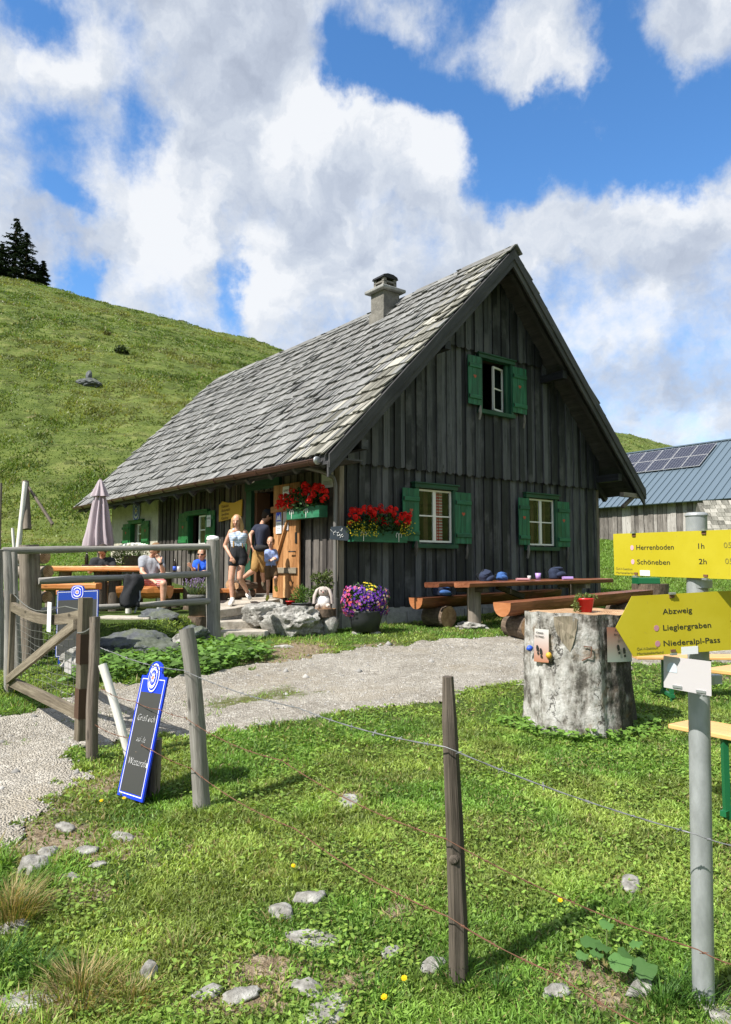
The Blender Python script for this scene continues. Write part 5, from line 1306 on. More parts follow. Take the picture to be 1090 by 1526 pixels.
for x in (.06,w2-.06):
    m=MB(); p=ex*x; g_=gz(base.x+p.x,base.y+p.y)-base.z; m.beam(p+Vector((0,.03,.3)),p+Vector((0,.25,min(g_,0)-.05)),.03,.03); m.build('rear_leg',M['blue_dk'],b2)
    m=MB(); m.beam(p+Vector((0,0,.0)),p+Vector((0,0,min(g_,-.02)-.06)),.03,.03,up=(0,1,0)); m.build('foot',M['blue_dk'],b2)
# ---- log tables and benches ----
def halflog(mb,p0,p1,w,h,mi=0,mie=1,rnd=None,flat_bottom=.35):
    p0=Vector(p0);p1=Vector(p1); x=(p1-p0).normalized(); y=Vector((0,0,1)).cross(x).normalized(); z=x.cross(y)
    sec=[(-w/2,0),(w/2,0)]+[(w/2*math.cos(a)*(1.0),-h*.18-h*.82*math.sin(a)) for a in np.linspace(0.05,math.pi-.05,9)]
    N_=8; vs=[];gs=[]; o=[random.uniform(0,30) for _ in range(3)]; L=(p1-p0).length
    for i in range(N_+1):
        t=i/N_; j1=random.uniform(.96,1.04)
        for (a,c) in sec: vs.append(p0+x*L*t+y*a*(j1 if c<0 else 1)+z*c*(j1 if c<0 else 1)); gs.append((L*t+o[0],a+o[1],c+o[2]))
    n=len(sec); fs=[(i*n+k,i*n+(k+1)%n,(i+1)*n+(k+1)%n,(i+1)*n+k) for i in range(N_) for k in range(n)]
    mb.add(vs,fs,gs,rnd,mi)
    for i,rev in ((0,0),(N_,1)):
        r=vs[i*n:(i+1)*n]; u=[(a,c,0) for a,c in sec]; mb.add(r,[tuple(range(n))[::-1] if not rev else tuple(range(n))],u,rnd,mie)
def slab(mb,p0,p1,w,h,**k): mb.beam(p0,p1,w,h,ch=min(.02,h*.2),jit=.006,**k)
# front bench at the gable
p0=at(752,908,11.05)+Vector((0,0,.0)); p0=at(748,898,11.15); p1=at(960,879,13.2); p0.z-=.0
dB=(p1-p0).normalized(); side=Vector((0,0,1)).cross(dB)
t=thing('log_bench','long heavy half-log bench nearest the track, in front of the log table by the gable','bench',(p0.x,p0.y,gz(p0.x,p0.y)),0,'log benches by the gable')
m=MB(); halflog(m,p0-t.location,p1-t.location,.36,.215,rnd=.6); m.build('seat',[M['red_wood'],M['red_wood_end']],t,recalc=True)
def suplog(c,r,dirv,L,name='log_support',mats=None):
    m=MB(); dirv=Vector(dirv).normalized(); m.tube([c-dirv*L/2,c,c+dirv*L/2],r,20,wob=.04,capmi=1); return m.build(name,mats or [M['bark'],M['end_grain']],t)
c=at(776,935,11.05); zg=gz(c.x,c.y); sd2=Vector((.42,-.9,0)); c=p0+dB*.42; c.z=gz(c.x,c.y)+.175; suplog(c-t.location+side*.02,.178,sd2,.52)
c=p1-dB*.6; g_=gz(c.x,c.y); rr=(c.z-.2-g_)/2+.01; c.z=g_+rr; suplog(c-t.location,rr,sd2,.5)
# rear bench near the wall
q0=at(640,892,12.45); q1=H(4.3,-.62,q0.z+.10); q0z=q0.z
q0=H(1.02,-.78,0); q0.z=at(640,891,q0.y).z
t=thing('log_bench','half-log bench between the log table and the gable wall','bench',(q0.x,q0.y,gz(q0.x,q0.y)),0,'log benches by the gable')
q1=H(4.9,-.66,q0.z+.08)
m=MB(); halflog(m,q0-t.location,q1-t.location,.34,.20,rnd=.3); m.build('seat',[M['red_wood'],M['red_wood_end']],t,recalc=True)
for f in (.55,3.2):
    dq=(q1-q0).normalized(); c=q0+dq*f; g_=gz(c.x,c.y); rr=(c.z-.18-g_)/2+.01; c.z=g_+rr; suplog(c-t.location,rr,Vector((.61,-.79,0)),.5)
# table
a0=at(700,872,12.0); a1=at(914,865,14.35); z0=a0.z-.0; 
dT=(a1-a0).normalized(); sT=Vector((0,0,1)).cross(dT); 
t=thing('log_table','long reddish plank table on posts by the gable wall, backpacks and a cup on it','table',(a0.x,a0.y,gz(a0.x,a0.y)),0)
m=MB(); slab(m,a0+sT*.18-t.location,a1+sT*.18-t.location,.36,.085,rnd=.7); m.build('front_plank',M['red_wood'],t)
m=MB(); slab(m,a0+sT*.55-dT*.33-t.location,a1+sT*.55-dT*.35-t.location,.36,.08,rnd=.3); m.build('rear_plank',M['red_wood'],t)
for f in (.45,1.15,3.2):
    c=a0+dT*f+sT*.36; g_=gz(c.x,c.y)-.05; m=MB()
    if f==1.15: m.beam(c+sT*.1-t.location+Vector((0,0,-.06)),Vector((c.x,c.y,0))+dT*.55+Vector((0,0,c.z-.25))-t.location,.10,.09); m.build('strut',M['grey_wood2'],t)
    else: m.tube([Vector((c.x,c.y,g_))-t.location,c-Vector((0,0,.05))-t.location],.12,14,wob=.08); m.build('leg',M['grey_wood2'],t); m=MB(); m.beam(c-sT*.3-Vector((0,0,.09))-t.location,c+sT*.35-Vector((0,0,.09))-t.location,.14,.09); m.build('cross_piece',M['grey_wood2'],t)
table_z=a0.z+.043
def rock(name,label,c,size,mat,seed=0,group=None,sub=4,rotz_=0,amp=.35,cat='rock',ridg=0.0):
    bm=bmesh.new(); bmesh.ops.create_icosphere(bm,subdivisions=sub,radius=1.0)
    from mathutils import noise as nz
    for v in bm.verts:
        p=v.co.normalized(); o=Vector((seed*7.3,seed*3.1,seed*1.7)); r=1+amp*(nz.fractal(p*1.1+o,1.0,2.0,3)*1.0)+amp*.45*nz.fractal(p*3.5+o,1.0,2.1,4)
        if ridg: r-=ridg*abs(nz.noise(p*2.3+o*2))
        # facet: flatten against random planes
        q=p*r
        for k in range(5):
            random.seed(seed*31+k); n_=Vector((random.uniform(-1,1),random.uniform(-1,1),random.uniform(-1,1))).normalized(); d=q.dot(n_); lim=.72
            if d>lim: q-=n_*(d-lim)*.8
        v.co=Vector((q.x*size[0],q.y*size[1],q.z*size[2]))
    me=bpy.data.meshes.new(name); bm.to_mesh(me); bm.free(); me.materials.append(mat); me.polygons.foreach_set('use_smooth',[len(me.polygons)<400]*len(me.polygons))
    o=bpy.data.objects.new(name,me); COL.objects.link(o); o.location=c; o.rotation_euler=(0,0,rotz_)
    if label: tag(o,label,cat,group)
    return o
c=a0+dT*.45+sT*.36; rock('rock','flat pale rock under the near leg of the log table',(c.x,c.y,gz(c.x,c.y)),(.32,.25,.12),M['limestone'],3)
# ---- terrace tables ----
TZ=.84
r0=at(149,845,12.25); z_=at(149,843.5,12.25).z
t=thing('plank_table','orange oiled plank table on log legs on the terrace, man in black behind it','table',(at(120,848,12.8).x,12.8,TZ))
L0=at(84,848,12.9);R0=at(214,848,12.55); 
tb=lambda v:Vector(v)-t.location
m=MB(); e0=Vector((L0.x-.1,12.75,z_-.045)); e1=Vector((R0.x,12.65,z_-.045)); slab(m,tb(e0),tb(e1),.36,.09,rnd=.75); m.build('front_plank',M['orange_wood'],t)
m=MB(); slab(m,tb(e0+Vector((0,.38,0))),tb(e1+Vector((-.05,.38,0))),.36,.085,rnd=.3); m.build('rear_plank',M['orange_wood'],t)
for px in (150,172):
    x=at(px,880,12.8).x; m=MB(); m.tube([tb((x,12.8,TZ-.05)),tb((x,12.8,z_-.09))],.105,14,wob=.08); m.build('leg',M['grey_wood2'],t)
x=at(95,880,12.8).x; m=MB(); m.tube([tb((x,12.85,TZ-.05)),tb((x,12.85,z_-.09))],.105,14,wob=.08); m.build('leg',M['grey_wood2'],t)
t=thing('plank_bench','orange half-log bench in front of the terrace table, under the man in grey','bench',(at(150,880,12.1).x,12.1,TZ),0,'benches on the terrace')
zb=at(250,873.5,12.1).z
m=MB(); halflog(m,tb((at(178,873,12.1).x,12.15,zb)),tb((at(254,873,12.1).x,12.1,zb)),.36,.20,rnd=.5); m.build('seat',[M['orange_wood'],M['orange_wood']],t,recalc=True)
for px in (192,238):
    x=at(px,880,12.1).x; m=MB(); m.tube([tb((x,12.12,TZ-.05)),tb((x,12.12,zb-.15))],.05,12); m.build('leg',M['white_birch'],t)
t=thing('plank_bench','orange plank bench at the left end of the terrace table','bench',(at(100,880,12.0).x,12.0,TZ),0,'benches on the terrace')
m=MB(); slab(m,tb((at(58,873,12.0).x,12.0,at(60,874,12).z)),tb((at(146,873,12.0).x,12.05,at(60,874,12).z)),.34,.10,rnd=.6); m.build('seat',M['orange_wood'],t)
for px in (75,130):
    x=at(px,880,12.0).x; m=MB(); m.tube([tb((x,12.02,TZ-.05)),tb((x,12.02,at(60,874,12).z-.04))],.08,12,wob=.08); m.build('leg',M['grey_wood2'],t)
t=thing('stone_table','pale grey stone topped table beside the woman in blue on the terrace','table',(at(262,860,13.3).x,13.3,TZ))
m=MB(); z2=at(262,853,13.3).z; slab(m,tb((at(226,853,13.3).x,13.3,z2-.03)),tb((at(306,853,13.3).x,13.3,z2-.03)),.75,.06,rnd=.5); m.build('table_top',M['flag'],t,bevel=.01)
for px in (245,285): x=at(px,860,13.3).x; m=MB(); m.tube([tb((x,13.3,TZ-.05)),tb((x,13.3,z2-.06))],.14,14,wob=.06); m.build('leg',M['bark'],t)
# bottles and glasses
def bottle(c,label,mat='bottle',lab=True):
    m=MB(); m.lathe((0,0,0),[(0,0),(.032,0),(.033,.01),(.033,.14),(.028,.17),(.014,.205),(.013,.245),(.0,.247)],14); o=m.build('bottle',M[mat],None,loc=c); tag(o,label,'bottle')
    if lab: m=MB(); m.lathe((0,0,0),[(.0335,.04),(.0338,.04),(.0338,.11),(.0335,.11)],14); m.build('bottle_label',M['label_blue'],o)
bottle(Vector((at(260.5,853,13.1).x,13.1,z2)),'brown bottle with a blue label on the grey terrace table')
bottle(Vector((at(126,844,12.8).x,12.9,z_)),'dark bottle on the orange terrace table left of the man in black',lab=False)
m=MB(); m.lathe((0,0,0),[(0,0),(.03,0),(.036,.11),(.034,.11),(.028,.01),(0,.01)],14); o=m.build('drinking_glass',M['acrylic'],None,loc=(at(266,853,13.1).x,13.12,z2)); tag(o,'clear drinking glass next to the brown bottle','glass')
m=MB(); m.lathe((0,0,0),[(0,0),(.07,0),(.085,.03),(.08,.03),(.065,.006),(0,.006)],18); o=m.build('bowl',M['slate'],None,loc=(at(233,853,13.0).x,13.0,z2)); tag(o,'small blue grey bowl on the grey table in front of the man in grey','bowl')
m=MB(); m.box((0,0,.012),(.34,.22,.024),ch=.004); o=m.build('tray',M['black_cloth'],None,loc=(at(140,844,12.85).x,12.85,z_)); tag(o,'dark tray on the orange terrace table in front of the man in black','tray')
# cup, plates on the gable table
def tp(px,off=.2):
    # point on the table top along pixel column
    best=None
    for k in range(400):
        c=a0+dT*(k*.0125)+sT*off
        u=(c.x/ c.y)
        if abs(u-(px-CX)/F)<.002: return Vector((c.x,c.y,c.z+.043))
    return Vector((c.x,c.y,c.z+.043))
m=MB(); m.lathe((0,0,0),[(0,0),(.042,0),(.055,.12),(.052,.12),(.04,.006),(0,.006)],18); o=m.build('plastic_cup',M['purple_cup'],None,loc=tp(803,.45)); tag(o,'lilac plastic cup on the log table between the backpacks','cup')
m=MB(); m.lathe((0,0,0),[(0,0),(.03,0),(.034,.08),(.032,.08),(.027,.006),(0,.006)],14); o=m.build('drinking_glass',M['acrylic'],None,loc=tp(790,.3)); tag(o,'small clear glass beside the lilac cup on the log table','glass')
m=MB(); m.box((0,0,.02),(.22,.14,.04),ch=.01); o=m.build('lunch_box',pmat('dusty_pink_plastic',(.45,.22,.24),.5),None,loc=tp(780,.25)); tag(o,'dusty pink lunch box on the log table','box')
m=MB(); m.box((0,0,.025),(.18,.12,.05),ch=.01); o=m.build('lunch_box',M['purple_cup'],None,loc=tp(847,.15)); tag(o,'low blue violet box on the log table right of the dark backpack','box')
def backpack(c,size,mat,label,rot=(0,0,0),mat2=None):
    t=thing('backpack',label,'backpack',c,0,'backpacks'); t.rotation_euler=rot; w,d,h=size
    m=MB(); m.lathe((0,0,0),[(0,0),(.40,.0),(.5,.1),(.5,.35),(.47,.6),(.40,.82),(.25,.96),(0,1.0)],20,smooth=True); m.v=[((abs(2*x)**.75*math.copysign(.5,x)+.05*math.sin(z*5))*w,(abs(2*y)**.75*math.copysign(.5,y)+.04*math.sin(z*7+x*6))*d,z*h*(1+.06*math.sin(x*5))) for x,y,z in m.v]; b=m.build('body',mat,t,bevel=0)
    m=MB(); m.ball((0,-d*.5,h*.35),(w*.36,d*.28,h*.28),12,8,noise=.03); m.build('front_pocket',mat2 or mat,t)
    m=MB(); m.ball((0,-d*.12,h*.86),(w*.38,d*.42,h*.13),12,8,noise=.08); m.build('lid',mat2 or mat,t)
    for s in (-1,1):
        m=MB(); m.tube([(s*w*.25,d*.42,h*.85),(s*w*.3,d*.75,h*.6),(s*w*.3,d*.55,h*.15)],.016,6,flat=.4); m.build('shoulder_strap',M['black_cloth'],t)
    m=MB(); m.tube([(-w*.12,d*.2,h*.97),(0,d*.2,h*1.06),(w*.12,d*.2,h*.97)],.010,6); m.build('grab_loop',M['black_cloth'],t)
backpack(tp(726,.55)+Vector((0,0,0)),(.27,.20,.19),M['bag_navy'],'dark navy backpack on the left part of the log table',(R(10),R(-22),R(40)))
backpack(tp(748,.55)+Vector((0,0,0)),(.20,.16,.15),M['bag_blue'],'bright blue backpack lying next to the navy one on the log table',(R(-8),R(28),R(30)))
backpack(tp(831,.55)+Vector((0,0,0)),(.38,.22,.23),M['bag_navy'],'black round-topped backpack on the right half of the log table',(0,0,R(38)))
c=q0+(q1-q0).normalized()*.62; backpack(Vector((c.x,c.y,c.z)),(.36,.22,.18),M['bag_navy'],'navy backpack lying on the bench by the wall, left of the table',(0,R(8),R(30)),M['bag_blue'])
# dark jacket-covered backpack hanging on the middle rail
c=at(205,862,10.0); c.y=9.95
t=thing('backpack','black backpack with a jacket hanging from the middle terrace rail','backpack',c,0,'backpacks')
m=MB(); vs=[];fs=[]; n=9;k_=8
for j in range(k_+1):
    v=j/k_
    for i in range(n+1):
        u=i/n; w=.085+.035*math.sin(v*2.2)+.012*math.sin(v*9); x=(u-.5)*2*w+.02*math.sin(v*7)-.04*v; y=-.10-.07*math.cos((u-.5)*math.pi)-.02*math.sin(u*9+v*5); z=.05-.42*v+.015*math.sin(u*11); vs.append((x,y,z))
for j in range(k_):
    for i in range(n): a=j*(n+1)+i; fs.append((a,a+1,a+n+2,a+n+1))
m.add(vs,fs,None,.5,0,True); o=m.build('jacket',M['black_cloth'],t); s_=o.modifiers.new('solid','SOLIDIFY'); s_.thickness=.03
m=MB(); m.ball((-.01,-.06,-.20),(.085,.07,.19),14,10,noise=.08); m.build('body',M['black_cloth'],t)
m=MB(); m.tube([(-.05,-.05,-.02),(-.04,0,.07),(-.02,.08,.0),(-.03,.1,-.2)],.014,6); m.build('strap',M['black_cloth'],t)
m=MB(); m.tube([(.07,-.09,-.05),(.10,-.13,-.25),(.03,-.12,-.45)],.012,6); m.build('strap',M['grey_cloth'],t)
# ---- parasol ----
ub=at(145,900,14.6); ub.z=TZ; u_=thing('parasol','closed mauve parasol standing behind the terrace railing','parasol',ub)
zt=at(145,713,14.6).z-TZ; zb_=at(145,812,14.6).z-TZ
m=MB(); m.tube([(0,0,0),(0,0,zt)],.024,10); m.build('pole',M['grey_wood2'],u_)
def foldcloth(prof,lobes=9,n=72,depth=.30):
    vs=[];fs=[]
    for (r,z,dd) in prof:
        for k in range(n):
            th=2*math.pi*k/n; q=r*(1+dd*math.cos(lobes*th+.6*math.sin(z*5))*.5-dd*.5+.06*math.sin(3*th+z*4)); vs.append((q*math.cos(th),q*math.sin(th)*.85,z))
    for i in range(len(prof)-1):
        for k in range(n): fs.append((i*n+k,i*n+(k+1)%n,(i+1)*n+(k+1)%n,(i+1)*n+k))
    m=MB(); m.add(vs,fs,None,.5,0,True); return m
m=foldcloth([(.31,zb_-.02,.5),(.30,zb_+.1,.5),(.25,zb_+.35,.5),(.20,zb_+.6,.5),(.155,zb_+.82,.5),(.11,zb_+.95,.4),(.09,zb_+1.0,.3)]); o=m.build('canopy',M['umbrella'],u_)
m=foldcloth([(.19,zt-.36,.4),(.13,zt-.24,.4),(.05,zt-.06,.2),(.012,zt,.1)],7); m.build('top_vent',M['umbrella'],u_)
m=MB(); m.lathe((0,0,0),[(0,0),(.28,0),(.28,.06),(.1,.1),(.05,.28),(0,.28)],20); m.build('base',M['concrete'],u_)
# ---- signs on the walls ----
def wallthing(name,label,cat,side,x,z,face):
    p=H(x,-face,z) if side=='g' else H(-face,x,z); return thing(name,label,cat,p,HANG if side=='g' else HANG-math.pi/2)
def notice(b,z,w,h,label,face,lines=2,title=None,mt='paper',side='s',name='paper_notice',tilt=0):
    t=wallthing(name,label,'notice',side,b,z,face); t.rotation_euler.y=tilt
    m=MB(); m.box((0,-.003,0),(w,.004,h)); m.build('sheet',M[mt],t)
    if title: text(t,'lettering',title,h*.26 if len(title)<8 else h*.2,frame4((0,-.006,h*.14),(1,0,0),(0,0,1)),M['ink'],'CENTER',sx=w/(h*.2*len(title)*.62)*.8 if len(title)>4 else 1)
    m=MB()
    for i in range(lines): m.box((0,-.0055,-h*.08-i*h*.07),(w*.7,.0008,h*.018))
    if lines: m.build('fine_print',M['ink'],t)
    return t
notice(.30,3.11,.36,.27,'white framed notice on the wall above the red geraniums by the corner',.055,4)
notice(1.52,2.96,.22,.28,'white paper reading GEÖFFNET at the top of the open door leaf',.15,1,'GEÖFFNET')
notice(1.77,2.45,.20,.44,'poster with a blue picture, left of the two on the door leaf',.15,5)
t=notice(1.52,2.48,.19,.40,'narrow grey blue list, right of the two on the door leaf',.15,7,mt='acrylic')
t=wallthing('picture_print','blue mountain picture at the top of the left door poster','print','s',1.77,2.55,.157); m=MB(); m.box((0,0,0),(.17,.001,.18)); o=m.build('print',M['blue'],t); m=MB(); m.prism([(-.08,-.07),(-.03,.03),(.0,-.01),(.04,.05),(.08,-.07)],(0,-.0015,0),(1,0,0),(0,0,1),(0,1,0),.0006); m.build('white_peaks',M['paper'],t)
notice(4.84,2.62,.20,.26,'white paper reading KAFFEE on the right green shutter of the middle side window',.115,1,'KAFFEE')
t=wallthing('yellow_board','ragged amber wooden board with painted writing beside the door','sign','s',3.90,2.78,.07)
m=MB(); m.prism([(-.50,-.20),(.52,-.13),(.54,.22),(.2,.17),(-.1,.19),(-.36,.24),(-.40,.20),(-.5,.17)],(0,0,0),(1,0,0),(0,0,1),(0,-1,0),.02); m.build('panel',M['paper_y'],t)
for i in range(4): text(t,'lettering',['Kiahmilch','Buttermilch','Speckbrot','Käsebrot'][i],.085,frame4((-.38,-.023,.09-i*.085),(1,0,.03),(0,0,1)),M['int_wood'],shear=.3,depth=.0004)
# oval brewery sign on the white masonry: plain oval
t=wallthing('oval_sign','dark blue oval sign with white rim and emblem high on the whitewashed wall','sign','s',9.45,3.13,.06)
ring_plate(t,Vector((0,-.003,0)),Vector((1,0,0)),Vector((0,0,1)),Vector((0,-1,0)),.25,.29,2.6)
# slate house sign at the corner
t=thing('slate_sign','small dark slate with chalk flowers hanging at the hut corner under the flower boxes','sign',H(-.12,-.16,2.17),HANG-R(20))
m=MB(); m.prism([(-.17,-.11),(.15,-.13),(.17,.10),(.02,.12),(-.15,.10)],(0,0,0),(1,0,0),(0,0,1),(0,1,0),.012); m.build('slate',M['slate'],t)
m=MB()
for k in range(14): 
    x=random.uniform(-.13,.12); z=random.uniform(-.08,.07); m.tube([(x,-.002,z),(x+random.uniform(-.04,.04),-.002,z+random.uniform(.01,.04))],.004,4)
m.build('chalk_drawing',M['chalk'],t)
# lamp above the door
t=thing('wall_lamp','small pale lamp under the eave above the door','lamp',H(-.12,2.9,3.34)); m=MB(); m.ball((0,0,0),(.09,.09,.05),12,8); m.build('shade',M['plush_w'],t); m=MB(); m.tube([(0,0,.03),(0,0,.12)],.02,8); m.build('stem',M['zinc'],t)
# ---------------- steps, slabs, boulders ----------------
def slabm(name,label,pts,z,th,mat,group=None,cat='stone slab'):
    c=Vector((sum(p[0] for p in pts)/len(pts),sum(p[1] for p in pts)/len(pts),z)); m=MB()
    m.prism([(p[0]-c.x,p[1]-c.y) for p in pts],(0,0,0),(1,0,0),(0,1,0),(0,0,-1),th); o=m.build(name,mat,None,loc=c,bevel=.015); tag(o,label,cat,group); return o
def atz(px,py,z):
    d=ray(px,py); t=(z-CZ)/d.z; return (d.x*t,d.y*t)
def slab3(name,label,P,th,mat,cat):
    c=sum(P,Vector())/len(P); n=len(P); m=MB(); vs=[p-c for p in P]+[p-c-Vector((0,0,th)) for p in P]; m.add(vs,[tuple(range(n)),tuple(range(2*n-1,n-1,-1))]+[(i,n+i,n+(i+1)%n,(i+1)%n) for i in range(n)]); o=m.build(name,mat,None,loc=c,bevel=.02,recalc=True); tag(o,label,cat); return o
_P=[at(327,909,12.05),at(352,906,12.35),at(378,901,12.9),at(400,896,13.4),at(417,892,13.75),H(-.15,1.6,1.0),H(-.15,3.4,.99),H(-.9,4.0,.95),at(322,896,13.6)]
slab3('door_slab','large worn flagstone platform in front of the hut door',_P,.13,M['flag'],'stone slab')
_Q=[p*.97+sum(_P,Vector())/len(_P)*.03 for p in _P]; slab3('platform_base','rough stone footing under the flagstone platform',[p-Vector((0,0,.132)) for p in _Q],.6,M['limestone'],'stone footing')
slabm('door_step','upper stone step right below the door threshold',[_w(H(-.12,1.9)),_w(H(-.12,3.35)),_w(H(-.62,3.4)),_w(H(-.62,1.95))],1.02,.11,M['flag'],cat='step')
slabm('stone_step','middle stone step left of the big pale boulder',[_w(at(324,925,11.85)),_w(at(386,923,12.0)),_w(at(388,918,12.6)),_w(at(324,918,12.5))],.73,.13,M['flag'],'stone steps',cat='step')
slabm('stone_step','lowest stone step at the foot of the railing post',[_w(at(322,938,11.4)),_w(at(401,938,11.5)),_w(at(398,932,12.0)),_w(at(322,930,11.95))],.61,.16,M['flag'],'stone steps',cat='step')
for (px,py,w,lab) in ((187,922,.45,'long mossy ledge of stone above the grey boulder'),):
    c=atz(px,py,.84); slabm('flagstone','flat pale '+lab,[(c[0]-w,c[1]-.1),(c[0]+w*.9,c[1]-.18),(c[0]+w,c[1]+.25),(c[0]-w*.9,c[1]+.35)],.868,.14,M['flag'],'terrace slabs')
def rk(px,py,Y,size,mat,lab,seed,**k):
    c=at(px,py,Y); return rock(k.pop('name','boulder'),lab,c,size,mat,seed,**k)
rk(437,928,11.75,(.50,.32,.33),M['limestone'],'big craggy pale limestone boulder right of the stone steps',1,sub=5,amp=.3,ridg=.25,rotz_=.2)
rk(392,915,12.0,(.36,.26,.22),M['limestone'],'pale rock between the steps and the big craggy boulder',12,sub=4,ridg=.2)
rk(493,931,11.9,(.15,.1,.17),M['limestone'],'pointed pale stone leaning by the downpipe',4,sub=3,amp=.2)
rk(203,968,9.45,(.52,.30,.27),M['grey_rock'],'big dark grey mossy boulder behind the gate latch post',2,sub=5,amp=.25,ridg=.15)
rk(150,985,9.25,(.30,.22,.2),M['grey_rock'],'smaller grey rock touching the left of the big mossy boulder',5)
rk(268,962,10.0,(.22,.16,.14),M['limestone'],'grey rock with a ragged top left of the thick railing post',6)
rk(290,945,10.4,(.20,.16,.13),M['grey_rock'],'dark rock under the lavender pot stump',7)
rk(240,918,10.9,(.30,.2,.10),M['grey_rock'],'low grey rock at the terrace edge below the bench',8)
rk(420,968,10.6,(.28,.16,.07),M['limestone'],'flat pale stone in the grass below the craggy boulder',9)
rk(375,972,10.3,(.25,.16,.08),M['grey_rock'],'flat grey stone in the grass near the lowest step',10)
rk(120,985,8.9,(.22,.2,.2),M['limestone'],'pale stone behind the wire mesh of the gate',11)
# stones in the lawn
stones=[(458,1341,.055,'limestone','small pale stone, upper of the row in the foreground grass'),(419,1361,.055,'limestone','narrow stone just left of the row in the foreground grass'),(468,1400,.085,'limestone','long flat white stone in the middle of the foreground grass'),(583,1422,.035,'limestone','small stone left of the split fence post foot'),(645,1440,.042,'limestone','square pale stone beside the split fence post foot'),(487,1507,.08,'limestone','flat white stone cut near the bottom edge'),(457,1475,.05,'grey_rock','stone just above the bottom flat stone'),(358,1487,.05,'grey_rock','pale half buried stone in bare earth at the bottom'),(308,1482,.04,'limestone','brownish stone in the bare earth patch at the bottom'),(225,1450,.035,'limestone','upright pointed stone in the dry grass at the bottom left'),(18,1391,.06,'limestone','pale rounded stone under the dry tussock at the left edge'),(50,1297,.065,'limestone','pale upright stone beside the left tussock'),(72,1272,.055,'grey_rock','stone above the left tussock, beside the gravel edge'),(128,1271,.05,'limestone','pale stone in the bare patch, right of two others'),(187,1250,.05,'limestone','flat white stone alone in the lawn below the slate board'),(518,1192,.09,'limestone','flat stone patch in the lawn between the two fence posts'),(104,1308,.035,'grey_rock','small stone in the bare patch at left'),(147,1290,.03,'grey_rock','pebble in the lawn at left'),(98,1235,.05,'grey_rock','single stone at the edge of the gravel track'),(20,1500,.10,'limestone','broad buried stone in the bottom left corner'),(1085,1520,.09,'limestone','pale stone at the foot of the sign pole'),(940,1322,.06,'limestone','low stone in a dry patch behind the sign pole'),(955,1476,.05,'limestone','small stone among the earth near the big leaves'),(830,1480,.04,'grey_rock','stone under the big leaves')]
for i,(px,py,s,mt,lab) in enumerate(stones):
    c=gp(px,py); mt='limestone'; rock('stone',lab,c+Vector((0,0,s*.10 if s<.07 else 0)),(s*1.4,s*.85,s*(.55 if s<.07 else .22) if 'upright' not in lab and 'pointed' not in lab else s*1.0),M[mt],20+i,sub=3,rotz_=random.uniform(0,3),cat='stone',group='limestone pieces in the lawn')
# loose stones on the gravel
rk(8,1163,5.2,(.12,.08,.02),M['limestone'],'flat stone bedded in the gravel at the left edge',50,name='stone',sub=3,cat='stone')
# ---------------- barn ----------------
BC=Vector((12.72,40,0)); bgz=gz(BC.x,BC.y)
barn=thing('barn','long grey plank barn with blue grey metal roof behind the hut on the right','barn',(BC.x,BC.y,0),HANG)
bz0,bze,bzr=1.2,4.80,8.35
m=MB(); 
b=10.0
while b>-22:
    w=random.uniform(.20,.32); m.bx(random.uniform(-.02,.02),.06,b-w+.014,b-.006,bz0,bze+.1,long=2,rnd=random.random()); b-=w
m.bx(.061,.12,-22,10,bz0,bze)
m.build('plank_wall',M['barn_board'],barn)
m=MB(); m.bx(.12,9,-22,-21.9,bz0,bze); m.bx(.12,9,9.9,10,bz0,bze); m.prism([(0,bze),(9,bze),(4.5,bzr-.15)],(0,9.9,0),(1,0,0),(0,0,1),(0,1,0),.1); m.build('end_wall',M['barn_board'],barn)
M['seam_roof']=pmat('blue_grey_sheet_metal',(.12,.165,.205),.42,.25)
m=MB(); ea=-.42; ez0=bze-.03; ra=4.6; up_=Vector((ra-ea,0,bzr-ez0)).normalized(); nn=Vector((-up_.z,0,up_.x)); Lr=math.hypot(ra-ea,bzr-ez0)
M3=Matrix((Vector((0,1,0)),up_,Vector((0,1,0)).cross(up_))).transposed()
mid=Vector((ea,-6,ez0))+up_*Lr/2; m.box(mid,(33,Lr,.05),M=M3)
m.box(Vector((2*ra-ea,-6,ez0))+Vector((-up_.x,0,up_.z))*Lr/2,(33,Lr,.05),M=Matrix((Vector((0,1,0)),Vector((-up_.x,0,up_.z)),Vector((0,1,0)).cross(Vector((-up_.x,0,up_.z))))).transposed())
for k in range(82): 
    bb=-22.3+k*.40; m.box(Vector((ea,bb,ez0))+up_*Lr/2+nn*.045,(.035,Lr,.05),M=M3)
m.bx(ra-.15,ra+.15,-22.5,10.5,bzr+.0,bzr+.07); m.build('roof',M['seam_roof'],barn)
# solar panels from their outline on the roof plane
def roof_bs(px,py):
    # intersection with roof plane in barn frame
    P0=BC+GX*ea+Vector((0,0,ez0)); n_=(GX*nn.x+Vector((0,0,nn.z))); d=ray(px,py); o=Vector((0,0,CZ)); t=(P0-o).dot(n_)/d.dot(n_); q=o+d*t-P0
    return q.dot(SX),q.dot(GX*up_.x+Vector((0,0,up_.z)))
A_=roof_bs(945,707);B_=roof_bs(1046,697);C_=roof_bs(1065,668);D_=roof_bs(932,681.5)
print('solar',A_,B_,C_,D_)
def solm(N,b,o):
    g=attr(N,'g'); s=N.n('ShaderNodeSeparateXYZ',{0:g}); fx=N.m('FRACT',N.m('MULTIPLY',s.outputs[0],1/.17)); fy=N.m('FRACT',N.m('MULTIPLY',s.outputs[1],1/.17))
    l=N.m('MAXIMUM',N.m('GREATER_THAN',fx,.93),N.m('GREATER_THAN',fy,.95)); N.link(N.mix(N.m('MULTIPLY',l,.6),(.012,.014,.03),(.35,.36,.4)),b.inputs['Base Color'])
